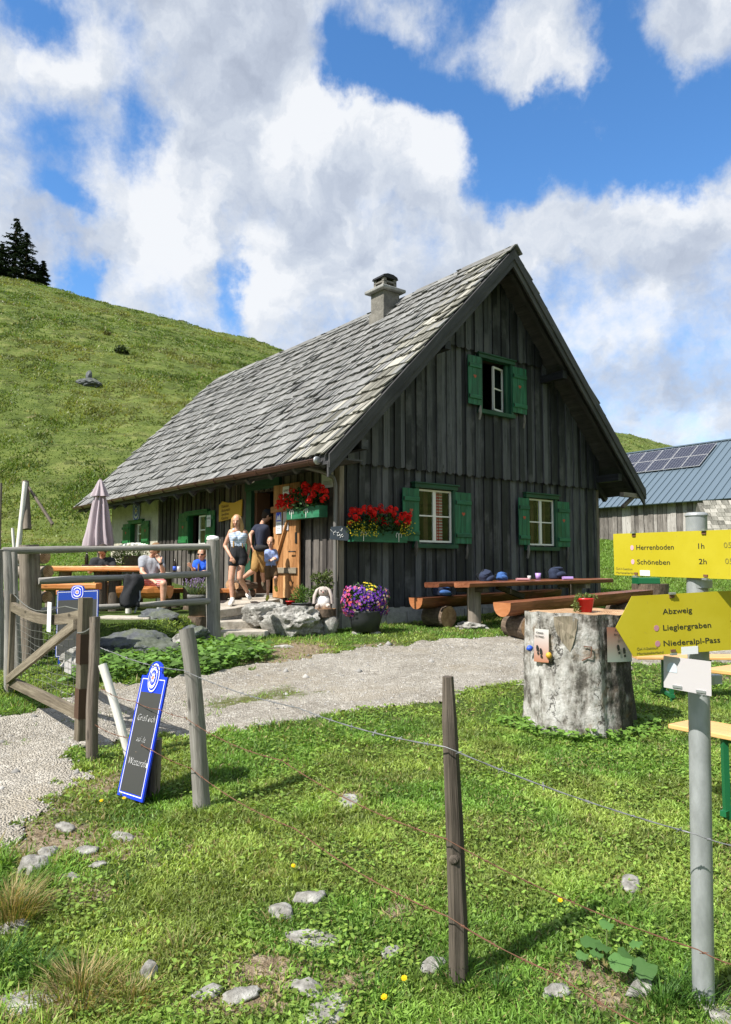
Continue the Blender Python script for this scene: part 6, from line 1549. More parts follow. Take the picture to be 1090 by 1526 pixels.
M['solar']=pmat('solar_cells',(.01,.012,.03),.2,build=solm); M['alu']=pmat('aluminium_frame',(.6,.6,.6),.4,.4)
b_lo=min(A_[0],D_[0],B_[0]); 
b_r=(B_[0]+C_[0])/2; s0=min(A_[1],B_[1]); s1=max(C_[1],D_[1])
npan=8; wp=1.04; hp=(s1-s0)/2
for r_ in range(2):
    for k in range(npan):
        bb=b_r+wp*(k+.5); c=Vector((ea,bb,ez0))+up_*(s0+hp*(r_+.5))+nn*.13
        m=MB(); m.box(c,(wp-.03,hp-.03,.03),M=M3,mi=1); m.box(c+nn*.017,(wp-.07,hp-.07,.004),M=M3,mi=0)
        m.g=[(p[1],Vector(p).dot(up_),0) for p in m.v]
        m.build('solar_panel',[M['solar'],M['alu']],barn,recalc=True)
# small shingled shed in front of the barn
sp=Vector((at(1053,763,29.5).x,29.5,0)); shed=thing('shed','small shed with a pale shingle roof in front of the barn at the right edge','shed',(sp.x,sp.y,gz(sp.x,sp.y)),HANG-R(48))
zr_=at(1062,744,30).z-shed.location.z; ze_=at(1053,800,29).z-shed.location.z
m=MB(); m.bx(.3,5.5,.3,3.2,-.3,ze_+.1,long=2); m.build('wall',M['barn_board'],shed)
m=MB(); nr=9; dxs=Vector((0,1.7,zr_-ze_)); 
for r_ in range(nr):
    x=0+.35*(r_/nr)
    while x<5.9:
        w=random.uniform(.2,.32); p=Vector((x+w/2,0,ze_))+dxs*((r_+.5)/nr)+Vector((0,0,.02)); y_=Vector((0,1.7,zr_-ze_-.12)).normalized(); M4_=Matrix((Vector((1,0,0)),y_,Vector((1,0,0)).cross(y_))).transposed(); m.box(p,(w-.02,dxs.length/nr*1.25,.03),M=M4_,long=1); x+=w
m.prism([(0,ze_-.05),(1.7,zr_-.05),(3.4,ze_-.05)],(0.1,0,0),(0,1,0),(0,0,1),(1,0,0),5.6)
m.build('roof',M['shingle_l'],shed)
# log pile block with green box behind the bench
c=at(968,890,14.5); g_=gz(c.x,c.y); t=thing('log_block','dark upright log block with a green box lid on top, seen between the yellow signs','log',(c.x,c.y,g_))
zt_=at(968,870,14.5).z-g_
m=MB(); m.tube([(0,0,-.1),(0,0,zt_*.5),(0,0,zt_)],[.34,.32,.33],14,wob=.12); m.build('log',M['bark'],t)
m=MB(); m.box((-.06,0,zt_+.06),(.42,.36,.12),ch=.01); m.build('green_box',M['green_bench'],t)
# ---------------- beer garden sets ----------------
def beer(kind,label,corner,dirv,L,wd,zt,grp,legh=None):
    """corner: near-left top corner; dirv: long direction (horizontal)"""
    dirv=Vector(dirv).normalized(); sd=Vector((-dirv.y,dirv.x,0)); 
    if sd.dot(Vector((0,1,0)))<0: sd=-sd
    c0=Vector(corner); g_=gz(c0.x,c0.y); t=thing(kind,label,'table' if 'table' in kind else 'bench',(c0.x,c0.y,g_),0,grp); tt=lambda v:Vector(v)-t.location
    m=MB(); m.beam(tt(c0+sd*wd/2+Vector((0,0,-.013))),tt(c0+dirv*L+sd*wd/2+Vector((0,0,-.013))),wd,.028,ch=.004,rnd=.5); m.build('top',M['beer_wood'],t,bevel=.004)
    for k,f in enumerate((.32,L-.32)):
        p=c0+dirv*f; h=zt-.03
        gg=lambda v:gz(v.x,v.y)-.01
        m=MB()
        for s_ in (.04,wd-.04):
            q=p+sd*s_; m.beam(tt(Vector((q.x,q.y,gg(q)))),tt(Vector((q.x,q.y,c0.z-.03))),.035,.03,up=(1,0,0))
        qa=p+sd*.04;qb=p+sd*(wd-.04)
        m.beam(tt(Vector((qa.x,qa.y,gg(qa)+.06)))-sd*.04,tt(Vector((qb.x,qb.y,gg(qb)+.06)))+sd*.04,.035,.03)
        m.beam(tt(Vector((qa.x,qa.y,c0.z-.045))),tt(Vector((qb.x,qb.y,c0.z-.045))),.03,.025)
        m.build('leg_frame',M['green_bench'],t)
        m=MB(); q=p+sd*wd/2; sg=1 if k==0 else -1; e=q+dirv*sg*.42; m.beam(tt(Vector((q.x,q.y,c0.z-.26 if wd<.4 else c0.z-.45))),tt(Vector((e.x,e.y,c0.z-.04))),.03,.02); m.build('strut',M['green_bench'],t)
cn=at(996,1079,4.44); beer('beer_bench','orange folding beer bench with green legs right behind the sign pole',cn,(.57,-.82,0),2.2,.30,.45,'folding beer garden sets')
ct=at(1050,996,5.15); beer('beer_table','orange folding beer table with green legs at the right edge',ct,(.57,-.82,0),2.2,.60,.70,'folding beer garden sets')
cb2=at(951,979,7.15); beer('beer_bench','farther folding beer bench with green legs, half hidden behind the stump and signs',cb2,(.80,-.05,0),2.2,.3,.45,'folding beer garden sets')
# ---------------- conifers on the crest ----------------
def spruce(px,py_top,py_base,Y,label,w=.30):
    b=at(px,py_base,Y); top=at(px,py_top,Y); b.z=min(b.z,gz(b.x,b.y)); Hh=top.z-b.z
    t=thing('spruce',label,'tree',b,0,'spruces on the hill crest')
    m=MB(); m.tube([(0,0,-.5),(0,0,Hh*.5),(0,0,Hh)],[.16,.09,.015],8); m.build('trunk',M['bark'],t)
    m=MB(); n=int(72+Hh*7)
    for i in range(n):
        f=(i/n)**.85; z=Hh*(.06+.93*f); ln=Hh*w*(1-f)**.8*random.uniform(.6,1.15)+.12; az=random.uniform(0,2*math.pi)
        dr=Vector((math.cos(az),math.sin(az),0)); k=max(5,int(ln/.09))
        for j in range(k):
            s=j/k*ln; p=dr*s+Vector((0,0,z-.16*s-.10*s*s/ln+.10*(s/ln)**3*ln))
            for q in range(6):
                a2=az+random.uniform(-1.5,1.5); d=Vector((math.cos(a2),math.sin(a2),random.uniform(-.7,.15))); c=random.uniform(.6,1.5)
                m.leaf(p,d,(random.uniform(-.4,.4),random.uniform(-.4,.4),1),random.uniform(.18,.40)*(1-.4*f),.10,col=(.022*c,.040*c,.020*c))
    m.build('crown',M['needle'],t)
spruce(22,324,412,77,'tallest spruce on the hill crest at the left edge',.42)
spruce(38,346,414,76,'second spruce just right of the tallest on the hill crest',.40)
spruce(2,362,408,77,'spruce cut by the left picture edge on the hill crest',.45)
spruce(64,388,419,77,'tiny lone spruce standing right of the others on the crest',.28)
spruce(56,397,417,78,'low bushy young spruce beside the tiny one on the crest',.4)
# rock and scrub on the hill
c=gp(135,572); rock('rock','dark hollow with a pale rock halfway up the hillside',c,(.75,.45,.30),M['grey_rock'],61,sub=4)
c=gp(133,566); rock('rock','pale pointed rock on top of the dark hillside rock',c+Vector((0,0,.2)),(.20,.2,.32),M['grey_rock'],62,sub=3)
def bush(px,py,r,label,col,n=260):
    c=gp(px,py); m=MB()
    for i in range(n):
        d=Vector((random.gauss(0,1),random.gauss(0,1),abs(random.gauss(0,.8)))).normalized()*r*random.uniform(.4,1); cc=random.uniform(.6,1.4)
        m.leaf(d,Vector((random.uniform(-1,1),random.uniform(-1,1),random.uniform(-.2,1))),(random.uniform(-1,1),random.uniform(-1,1),1),r*.4,r*.22,col=tuple(x*cc for x in col))
    o=m.build('shrub',M['leaf'],None,loc=c); tag(o,label,'shrub'); return o
bush(181,526,.5,'dark round shrub in the middle of the hillside',(.03,.05,.015)); bush(160,500,.35,'thin tall shrub on the upper hillside',(.06,.06,.02),120); bush(253,470,.35,'small shrub on the skyline of the hill',(.03,.05,.02)); bush(150,420,.3,'tiny shrub on the skyline right of the spruces',(.03,.05,.02))
# ---------------- plants ----------------
def leafcloud(m,c,rad,n,L,Wd,col,up=.4,var=.5,shell=.35,squash=True):
    c=Vector(c)
    for i in range(n):
        d=Vector((random.gauss(0,1),random.gauss(0,1),random.gauss(0,1))).normalized(); q=random.uniform(shell,1)
        p=c+Vector((d.x*rad[0]*q,d.y*rad[1]*q,d.z*rad[2]*q)); cc=1+random.uniform(-var,var); 
        dd=d*.7+Vector((random.uniform(-.7,.7),random.uniform(-.7,.7),random.uniform(-.3,.7)+up*.4)); m.leaf(p,dd,d+Vector((0,0,.6)),L*random.uniform(.6,1.3),Wd*random.uniform(.7,1.2),col=tuple(x*cc for x in col),rnd=.5)
def blossom(m,c,r,col,n=5,nrm=None,ctr=None):
    nrm=nrm or Vector((random.uniform(-.6,.3),random.uniform(-1,-.1),random.uniform(.1,.9))).normalized(); u=nrm.orthogonal().normalized(); w=nrm.cross(u)
    cc=random.uniform(.8,1.15)
    for k in range(n):
        a=2*math.pi*k/n+random.uniform(-.2,.2); d=u*math.cos(a)+w*math.sin(a); m.leaf(Vector(c),d+nrm*.25,nrm,r,r*.95,col=tuple(x*cc for x in col),rnd=.5,bend=.05)
    if ctr: m.ball(c,r*.25,5,4,col=ctr,rnd=.5)
def umbel(m,c,r,col):
    for k in range(16):
        d=Vector((random.gauss(0,1),random.gauss(0,1),random.gauss(0,1)+.3)).normalized(); blossom(m,Vector(c)+d*r*.8,r*.5,col,4,d)
def flowerbox(side,x0,x1,z0,h,face,label,reds,yellow,cones=False):
    xm=(x0+x1)/2; p=H(xm,-face,z0) if side=='g' else H(-face,xm,z0); w=x1-x0
    t=thing('flower_box',label,'flower box',p,HANG if side=='g' else HANG-math.pi/2,'green flower boxes with geraniums')
    m=MB(); d_=.17; m.box((0,-d_/2-.0,h/2),(w,.018,h)); b=m
    m=MB(); m.bx(-w/2,w/2,-d_,-d_+.018,0,h,long=0); m.bx(-w/2,w/2,-.018,-.0,0,h,long=0); m.bx(-w/2,-w/2+.018,-d_+.0181,-.0181,0,h); m.bx(w/2-.018,w/2,-d_+.0181,-.0181,0,h); m.bx(-w/2+.0181,w/2-.0181,-d_+.0181,-.0181,.0,.02); m.bx(-w/2+.0181,w/2-.0181,-d_+.0181,-.0181,h-.05,h-.03,rnd=0)
    m.build('planter',M['green'],t)
    # white curled iron brackets
    for f in (-.33,.33) if side=='g' else (-.33,.12):
        m=MB(); x=f*w
        for sg in (-1,1): m.tube([(x,-d_-.006,h*.05),(x+sg*.004,-d_-.006,h*.62)]+[(x+sg*(.032-.028*math.cos(a)),-d_-.006,h*.62+.045*math.sin(a)) for a in np.linspace(.2,math.pi,8)]+[(x+sg*.052,-d_-.006,h*.45)],.0055,5,rnd=.5)
        m.build('curled_bracket',M['white_paint'],t)
    m=MB(); leafcloud(m,(0,-d_*.6,h+.13),(w*.55,.20,.22),800,.06,.055,(.035,.085,.022)); m.build('geranium_foliage',M['leaf'],t)
    m=MB()
    for (fx,fz,fy) in reds: umbel(m,(fx*w,-.10-fy,h+fz),random.uniform(.042,.060),(.75,.020,.015))
    m.build('geranium_blossoms',M['petal'],t)
    if yellow:
        m=MB(); m2=MB()
        for (cx_,wx,cz,hz) in yellow:
            leafcloud(m,(cx_*w,-.16,h+cz),(wx,.12,hz),350,.035,.02,(.07,.12,.02))
            for k in range(int(wx*330)):
                d=Vector((random.uniform(-1,1)*wx,-.16-random.uniform(.02,.15),h+cz+random.uniform(-1,1)*hz)); blossom(m2,(cx_*w+d.x,d.y,d.z),.014,(.62,.50,.02),5,Vector((random.uniform(-.6,.4),-1,random.uniform(0,.8))).normalized())
        m.build('bidens_foliage',M['leaf'],t); m2.build('yellow_blossoms',M['petal'],t)
    if cones:
        for (a_,b_) in (((.10,.02),(.0,.20)),((.14,.0),(.26,.22))):
            m=MB(); m.tube([(a_[0],-d_-.03,h+a_[1]),(b_[0],-d_-.03,h+b_[1])],[.012,.018],6); m.build('wooden_clip',M['gate_wood'],t)
    return t
rr=[]
random.seed(5)
for k in range(64):
    f=random.uniform(-.54,.56); top=.34*math.sqrt(max(0,1-(f/.75)**2)); rr.append((f,random.uniform(.10,1)*top+.08+.0,random.uniform(-.02,.14)))
flowerbox('g',.10,1.29,2.03,.20,.09,'green flower box with red geraniums and yellow bidens on the gable wall near the corner',rr,[(-.38,.32,.02,.13),(.42,.16,.05,.13)])
rr=[]
for k in range(60):
    f=random.uniform(-.70,.62); rr.append((f,.02+random.uniform(.15,1)*.40*math.sqrt(max(0,1-(f/.9)**2))+(.0 if f>-.2 else -.05),random.uniform(.0,.16)))
rr+=[(-.75,.06,.1),(-.70,.12,.1),(-.62,.10,.12),(.66,.12,.05),(.68,.22,.05),(.55,.3,.05)]
flowerbox('s',.15,1.20,2.45,.20,.16,'green flower box with red geraniums beside the open door leaf on the side wall',rr,None,True)
# pansies in the big dark pot
c=at(545,935,11.9); g_=gz(c.x,c.y)
t=thing('flower_pot','big dark pot overflowing with purple pansies at the foot of the hut corner','flower pot',(c.x,c.y,g_))
m=MB(); m.lathe((0,0,.04),[(0,0),(.21,0),(.26,.20),(.29,.30),(.30,.33),(.27,.33),(.25,.29),(0,.29)],22); m.build('pot',M['dark_pot'],t)
m=MB(); leafcloud(m,(0,0,.52),(.38,.32,.27),1300,.055,.035,(.04,.09,.02)); m.build('foliage',M['leaf'],t)
m=MB(); pal=[(.07,.015,.24)]*13+[(.16,.04,.38)]*6+[(.45,.06,.25)]*3+[(.62,.25,.22)]*2+[(.65,.5,.4)]*2
for k in range(560):
    d=Vector((random.gauss(0,1),random.gauss(0,1),random.gauss(0,1))).normalized()
    if d.y>.5: d.y*=-1
    q_=1+.16*math.sin(d.x*4+1)*math.cos(d.z*5)+random.uniform(-.08,.08); p=Vector((d.x*.38*q_,d.y*.33*q_,.51+d.z*.27*q_)); col=random.choice(pal)
    if d.x<-.55 and random.random()<.6: col=random.choice([(.45,.04,.2),(.6,.1,.12),(.5,.12,.35)])
    if abs(d.x-.2)<.25 and d.z>.75: col=(.75,.6,.05)
    blossom(m,p,random.uniform(.018,.032),col,5,(d+Vector((0,-.3,0))).normalized(),ctr=(.6,.5,.05) if random.random()<.4 else None)
m.build('pansy_blossoms',M['petal'],t)
for sx_ in (-.12,.14): rock('stone','flat stone carrying the %s side of the big pansy pot'%('left' if sx_<0 else 'right'),(c.x+sx_,c.y-.05,g_+.0),(.11,.1,.05),M['limestone'],70+int(sx_*50),sub=2,cat='stone')
# potted plants by the downpipe
def pot_plant(px,py,Y,z0,rp,hp_,pm,label,lc,rad,n,Lf,Wf,name='potted_plant'):
    x=at(px,py,Y).x; t=thing(name,label,'potted plant',(x,Y,z0)); m=MB(); m.lathe((0,0,0),[(0,0),(rp*.75,0),(rp,hp_),(rp*1.05,hp_),(rp*1.05,hp_+.015),(rp*.9,hp_+.015),(rp*.85,hp_-.02),(0,hp_-.02)],18); m.build('pot',pm,t)
    m=MB(); leafcloud(m,(0,0,hp_+rad[2]*.9),rad,n,Lf,Wf,lc,up=.9); m.build('foliage',M['leaf'],t); return t
plat=.93
pot_plant(450,905,12.25,.86,.16,.13,M['dark_pot'],'round dark pot with bushy green herbs between the red pot and the plush figure',(.09,.17,.03),(.16,.14,.16),420,.05,.02)
t=pot_plant(433,905,12.35,.90,.075,.12,M['red_pot'],'small red pot on the boulder under the door leaf',(.09,.17,.03),(.04,.04,.03),30,.03,.015)
# trailing taller shrub
t=pot_plant(474,895,12.45,.86,.10,.12,M['dark_pot'],'taller leafy shrub leaning over the plush figure by the hut wall',(.07,.12,.03),(.16,.12,.17),300,.05,.028)
m=MB()
for (a,cc) in (((.03,0,.36),.14),((.10,-.02,.50),.13),((.16,0,.58),.10),((-.02,0,.55),.09),((.22,0,.45),.09)): leafcloud(m,a,(cc,cc*.9,cc),130,.05,.026,(.10,.14,.04))
m.tube([(0,0,.1),(.05,0,.4),(.12,0,.6)],.01,5,col=(.1,.07,.03)); m.build('upper_shoots',M['leaf'],t)
# slice + plush figure
zs_=.93; x=at(482,905,12.0).x
m=MB(); m.tube([(0,0,0),(0,0,.13)],.21,20,wob=.04,capmi=1); o=m.build('log_slice',[M['bark'],M['end_grain']],None,loc=(x,12.0,.80)); tag(o,'round slice of log under the plush figure by the downpipe','log')
rock('rock','rock pile supporting the log slice by the downpipe',(x-.02,12.05,.66),(.30,.22,.22),M['limestone'],75,sub=4)
rock('stone','small brown stone lying against the log slice',(x-.28,11.85,.84),(.12,.09,.06),M['flag'],76,sub=3,cat='stone')
t=thing('plush_figure','small plush rabbit-like figure with long ears sitting on the log slice','plush toy',(x,12.0,.93))
m=MB(); m.ball((0,0,.10),(.12,.10,.12),14,10,noise=.04); m.build('body',M['plush_w'],t)
m=MB(); m.ball((0,-.01,.27),(.085,.08,.085),14,10,noise=.03); m.build('head',M['beanie'],t)
for s in (-1,1):
    m=MB(); m.tube([(s*.04,0,.34),(s*.10,-.03,.30),(s*.14,-.06,.20),(s*.15,-.07,.08)],[.025,.035,.04,.03],8,flat=.6); m.build('ear',M['beanie'],t)
    m=MB(); m.ball((s*.032,-.085,.29),.011,6,5); m.build('eye',M['eye'],t)
    m=MB(); m.tube([(s*.07,-.04,.06),(s*.10,-.14,.03)],[.04,.03],8); m.build('leg',M['beanie'],t)
m=MB(); m.ball((0,-.095,.265),(.012,.01,.01),6,5); m.build('nose',M['lip'],t)
# red pot on the stump
p,_=on_stump(872,914); t=thing('flower_pot','bright red pot with trailing succulents on the big stump','flower pot',(at(873,914,6.2).x,6.2,sz+Hs))
m=MB(); m.lathe((0,0,0),[(0,0),(.05,0),(.07,.10),(.074,.10),(.074,.118),(.066,.118),(.06,.09),(0,.09)],22); m.build('pot',M['red_pot'],t)
m=MB(); leafcloud(m,(0,0,.115),(.07,.06,.025),150,.03,.014,(.13,.19,.05),up=1)
for (ax,az_) in ((-.075,.09),(-.085,.05),(-.08,.02),(-.065,.12),(.06,.12)): leafcloud(m,(ax,-.02,az_),(.025,.025,.03),40,.022,.012,(.15,.20,.06))
m.build('succulents',M['leaf'],t)
# white flowering planter on the terrace
X_=at(200,830,14.8).x; zc=at(200,842,14.8).z; t=thing('flower_pot','grey planter with a cushion of small white flowers on the terrace by the whitewashed wall','flower pot',(X_,14.8,TZ))
m=MB(); hh=at(200,828,14.8).z-TZ; m.lathe((0,0,0),[(0,0),(.18,0),(.24,hh),(.26,hh),(.22,hh),(.2,hh-.05),(0,hh-.05)],18); m.build('pot',M['grey_pot'],t)
m=MB(); leafcloud(m,(-.06,0,hh+.02),(.38,.26,.16),700,.07,.02,(.09,.14,.04)); leafcloud(m,(-.30,-.05,hh-.10),(.22,.2,.16),350,.07,.02,(.17,.2,.06)); m.build('foliage',M['leaf'],t)
m=MB()
for k in range(260):
    a=random.uniform(0,2*math.pi); q=random.uniform(0,1)**.6; p=Vector((-.0+math.cos(a)*q*.34,math.sin(a)*q*.22,hh+.13+.10*math.sqrt(1-q*q)+random.uniform(-.02,.02))); blossom(m,p,.028,(.72,.72,.68),6,Vector((random.uniform(-.3,.3),random.uniform(-.7,0),1)).normalized())
m.build('white_blossoms',M['petal'],t)
# lavender pot on a stump
X_=at(295,900,11.3).x; t=thing('flower_pot','grey brown pot with lavender standing on a log slice behind the railing','flower pot',(X_,11.3,at(295,918,11.3).z))
hh=at(295,886,11.3).z-t.location.z
m=MB(); m.lathe((0,0,0),[(0,0),(.13,0),(.145,hh-.06),(.16,hh-.06),(.16,hh),(.13,hh),(.12,hh-.05),(0,hh-.05)],20); m.build('pot',M['grey_pot'],t)
m=MB(); m2=MB()
for k in range(420):
    a=random.uniform(0,2*math.pi); q=random.uniform(0,1); d=Vector((math.cos(a)*q*.9,math.sin(a)*q*.7,1)).normalized(); L_=random.uniform(.14,.30); b0_=Vector((math.cos(a)*q*.10,math.sin(a)*q*.1,hh-.03)); m.leaf(b0_,d,Vector((random.uniform(-1,1),-1,.2)),L_,.010,col=(.13*random.uniform(.7,1.3),.17,.07),rnd=.5)
    if k%3==0: e=b0_+d*L_; m2.ball(e,(.008,.008,.018),5,4,col=(.28,.2,.36),rnd=.5)
m.build('lavender_stems',M['leaf'],t); m2.build('lavender_blossoms',M['petal'],t)
m=MB(); zz=t.location.z; m.tube([(0,0,-.22),(0,0,0)],.15,16,wob=.08,capmi=1); o=m.build('log_slice',[M['bark'],M['end_grain']],None,loc=(X_,11.3,zz)); tag(o,'bark covered log slice under the lavender pot','log')
# firewood and clutter beside the door, behind the woman
for i,(px,py,r) in enumerate(((336,884,.09),(348,886,.08),(341,871,.08),(352,873,.07))):
    c=at(px,py,13.9); m=MB(); m.tube([(0,0,0),Vector((.3,.45,0))],r,12,wob=.1,capmi=1); o=m.build('firewood_log',[M['bark'],M['end_grain']],None,loc=c); tag(o,['firewood log at the lower left of the heap','firewood log at the lower right of the heap','upper left firewood log of the heap','upper right firewood log of the heap'][i]+' behind the young woman','log','firewood by the wall')
# ---------------- leafy bank ----------------
def bank():
    n=2600; m=MB(); cnt=0
    pts=[gnd0(*p) for p in [(120,1018),(150,992),(245,985),(290,968),(350,962),(385,972),(385,985),(300,1003),(200,1014)]]
    P=np.array(pts); x0,y0=P.min(0);x1,y1=P.max(0)
    X=rng.uniform(x0-.3,x1+.3,40000);Y=rng.uniform(y0-.3,y1+1.0,40000); s=sdf(X,Y,pts); k=(s<.1+.3*(fbm(X*2,Y*2,3,77)-.4))&(roadf(X,Y)<.3)&(sdf(X,Y,HOUSE)>.1)
    X,Y=X[k][:n],Y[k][:n]; Z=hgt(X,Y)
    for x,y,z in zip(X,Y,Z):
        c=random.uniform(.5,1.5); L_=random.uniform(.05,.13); a=random.uniform(0,6.28); hz=random.uniform(.02,.16)
        m.leaf((x,y,z+hz),(math.cos(a),math.sin(a),random.uniform(-.1,.6)),(random.uniform(-.4,.4),random.uniform(-.8,.2),1),L_,L_*.7,col=(.115*c,.22*c,.04*c),rnd=.5)
    o=m.build('bank_weeds',M['leaf'],None); tag(o,'dense broad-leaved weeds on the bank below the terrace',kind='stuff')
bank()
def tufts(name,label,spots,stuff=True):
    m=MB()
    for (c,n,h,spread,cols,wd) in spots:
        for k in range(n):
            a=random.uniform(0,6.28); q=random.uniform(0,1)**.7; b0_=c+Vector((math.cos(a)*q*spread,math.sin(a)*q*spread,-.01)); ln=random.uniform(.5,1.15)*h; d=Vector((math.cos(a)*q*.9+random.uniform(-.25,.25),math.sin(a)*q*.9+random.uniform(-.25,.25),1)).normalized(); e=b0_+d*ln*.6; t2=e+(d+Vector((math.cos(a),math.sin(a),-.35))*.8).normalized()*ln*.45
            s=Vector((-math.sin(a+random.uniform(-1,1)),math.cos(a),0))*wd; col=random.choice(cols); cc=random.uniform(.7,1.25); col=tuple(x*cc for x in col)
            m.add([b0_-s,b0_+s,e+s*.8,e-s*.8,t2],[(0,1,2,3),(3,2,4)],None,.5,0,False,col)
    o=m.build(name,M['grass'],None); tag(o,label,kind='stuff'); return o
straw=[(.36,.27,.11),(.26,.2,.08),(.16,.2,.05),(.1,.16,.03),(.45,.36,.18)]; grn=[(.06,.14,.02),(.09,.2,.03),(.04,.10,.015)]
tufts('dry_tussock','big dry straw coloured grass tussocks at the lower left',[(gp(18,1372),620,.20,.085,straw,.0017),(gp(120,1480),420,.13,.12,straw,.0016),(gp(195,1492),220,.10,.09,straw,.0016),(gp(270,1420),90,.10,.09,straw,.0014),(gp(405,1375),140,.06,.05,grn+straw,.0016),(gp(400,1310),150,.06,.05,straw,.0016)])
sp=[]
for (px,py,n,h) in ((140,1134,90,.10),(300,1208,90,.10),(684,1462,160,.10),(1049,1500,160,.11),(233,1190,110,.10),(795,1093,120,.08),(830,1100,120,.09),(870,1104,160,.09),(910,1102,140,.09),(950,1090,120,.09),(18,1031,90,.2),(319,958,80,.12),(520,940,80,.1),(30,1420,160,.09),(60,1450,200,.09),(5,1440,150,.1),(470,1440,60,.07),(560,1480,90,.07),(990,1500,160,.10),(1010,1470,120,.09),(740,1480,120,.08),(450,1290,60,.06),(190,1320,80,.06)):
    sp.append((gp(px,py),n,h,.07 if py>1100 else .12,grn,.0022 if py>1200 else .004))
tufts('grass_tufts','longer green grass tufts around the posts, stump and pole',sp)
def stumpweeds():
    m=MB()
    for k in range(430):
        a=math.pi*(1.5+.55*math.sin(random.uniform(-1.6,1.6)+.35*math.sin(k))); r=.46+random.uniform(0,1)**2*.22; x=SX_+math.cos(a)*r; y=SY_+math.sin(a)*r*.92; z=gz(x,y); c=random.uniform(.7,1.4); L_=random.uniform(.03,.065); b=random.uniform(0,6.28)
        m.leaf((x,y,z+random.uniform(.01,.07)),(math.cos(b),math.sin(b),.4),(0,-.5,1),L_,L_*.7,col=(.14*c,.26*c,.04*c),rnd=.5)
    o=m.build('stump_weeds',M['leaf'],None); tag(o,'small weeds growing round the foot of the big stump',kind='stuff')
stumpweeds()
# big butterbur leaves
t0_=gp(905,1440); t=thing('butterbur','large-leaved butterbur plant in the bare patch left of the sign pole','plant',t0_)
for k,(px,py,s) in enumerate(((880,1408,.075),(900,1425,.06),(905,1398,.055),(935,1430,.07),(962,1458,.085),(925,1458,.08),(868,1430,.045),(948,1420,.05),(890,1445,.05))):
    g_=gp(px,py+14); p=g_+Vector((0,0,.05+.02*(k%3)))-t0_; m=MB(); n=14; a0_=random.uniform(0,6.28); vs=[Vector((0,0,0))]; tl=Vector((random.uniform(-.4,.4),random.uniform(-.7,0),1)).normalized(); u=tl.orthogonal().normalized(); w=tl.cross(u)
    for i in range(n):
        a=2*math.pi*i/n; r=s*(1-.55*max(0,math.cos(a))**8)*(1+.07*math.sin(5*a)); vs.append(u*math.cos(a)*r*.5+w*math.sin(a)*r*.5-tl*.008*(i%2))
    c=random.uniform(.8,1.3); m.add([p+v for v in vs],[(0,1+i,1+(i+1)%n) for i in range(n)],None,.5,0,True,(.085*c,.19*c,.05*c)); m.tube([p-tl*.002,p*.6+Vector((0,0,-.02)),Vector((0,0,-.01))],.003,5,col=(.12,.16,.05)); m.build('leaf',M['leaf'],t)
# dandelions
for i,(px,py) in enumerate(((601,1478),(571,1507),(436,1305),(834,1358),(184,1201),(150,1205))):
    g_=gp(px,py); t=thing('dandelion',['yellow dandelion below the middle of the lawn, the upper of two','yellow dandelion nearest the bottom edge','single small yellow flower left of the middle post','single yellow flower right of the split fence post','yellow flower under the lower corner of the slate board','yellow flower left of the slate board'][i],'flower',g_,0,'yellow flowers in the lawn')
    m=MB(); m.tube([(0,0,0),(.004,0,.045)],.0015,5,col=(.1,.18,.05)); m.build('stem',M['leaf'],t)
    m=MB()
    for k in range(3): blossom(m,(.004,0,.045+.002*k),.012-.003*k,(.80,.55,.01),11,Vector((random.uniform(-.2,.2),-.5,1)).normalized())
    m.build('blossom',M['petal'],t)
# ---------------- people ----------------
def capsule(bm,p0,p1,r0,r1,seg=12,flat=1.0,fd=None):
    p0=Vector(p0);p1=Vector(p1); t=(p1-p0); L=t.length
    if L<1e-5: t=Vector((0,0,1))
    t=t.normalized(); a=Vector(fd) if fd else t.orthogonal(); a=(a-t*a.dot(t)).normalized(); b=t.cross(a)
    rings=[]
    for k in range(1,4): th=-math.pi/2+math.pi/2*k/4; rings.append((p0+t*r0*math.sin(th),r0*math.cos(th)))
    rings.append((p0,r0)); rings.append((p1,r1))
    for k in range(1,4): th=math.pi/2*k/4; rings.append((p1+t*r1*math.sin(th),r1*math.cos(th)))
    vs=[[bm.verts.new(c+(a*math.cos(2*math.pi*i/seg)*flat+b*math.sin(2*math.pi*i/seg))*r) for i in range(seg)] for c,r in rings]
    s=bm.verts.new(p0-t*r0); e=bm.verts.new(p1+t*r1)
    for j in range(len(vs)-1):
        for i in range(seg): bm.faces.new((vs[j][i],vs[j][(i+1)%seg],vs[j+1][(i+1)%seg],vs[j+1][i]))
    for i in range(seg): bm.faces.new((s,vs[0][(i+1)%seg],vs[0][i])); bm.faces.new((e,vs[-1][i],vs[-1][(i+1)%seg]))
def ellip(bm,c,M3,r,seg=16):
    ret=bmesh.ops.create_uvsphere(bm,u_segments=seg,v_segments=10,radius=1.0)
    for v in ret['verts']: v.co=Vector(c)+M3@Vector((v.co.x*r[0],v.co.y*r[1],v.co.z*r[2]))
def fuse(name,fn,mat,parent,vox=.011,sm=4):
    bm=bmesh.new(); fn(bm); me=bpy.data.meshes.new('tmp'); bm.to_mesh(me); bm.free(); o=bpy.data.objects.new('tmp',me); COL.objects.link(o)
    r=o.modifiers.new('r','REMESH'); r.mode='VOXEL'; r.voxel_size=vox
    s=o.modifiers.new('s','SMOOTH'); s.factor=.5; s.iterations=sm
    m2=evalmesh(o); bpy.data.objects.remove(o); m2.name=name; m2.materials.clear(); m2.materials.append(mat); m2.polygons.foreach_set('use_smooth',[True]*len(m2.polygons))
    ob=bpy.data.objects.new(name,m2); COL.objects.link(ob); ob.parent=parent; return ob
def lerp(a,b,t): return a+(b-a)*t
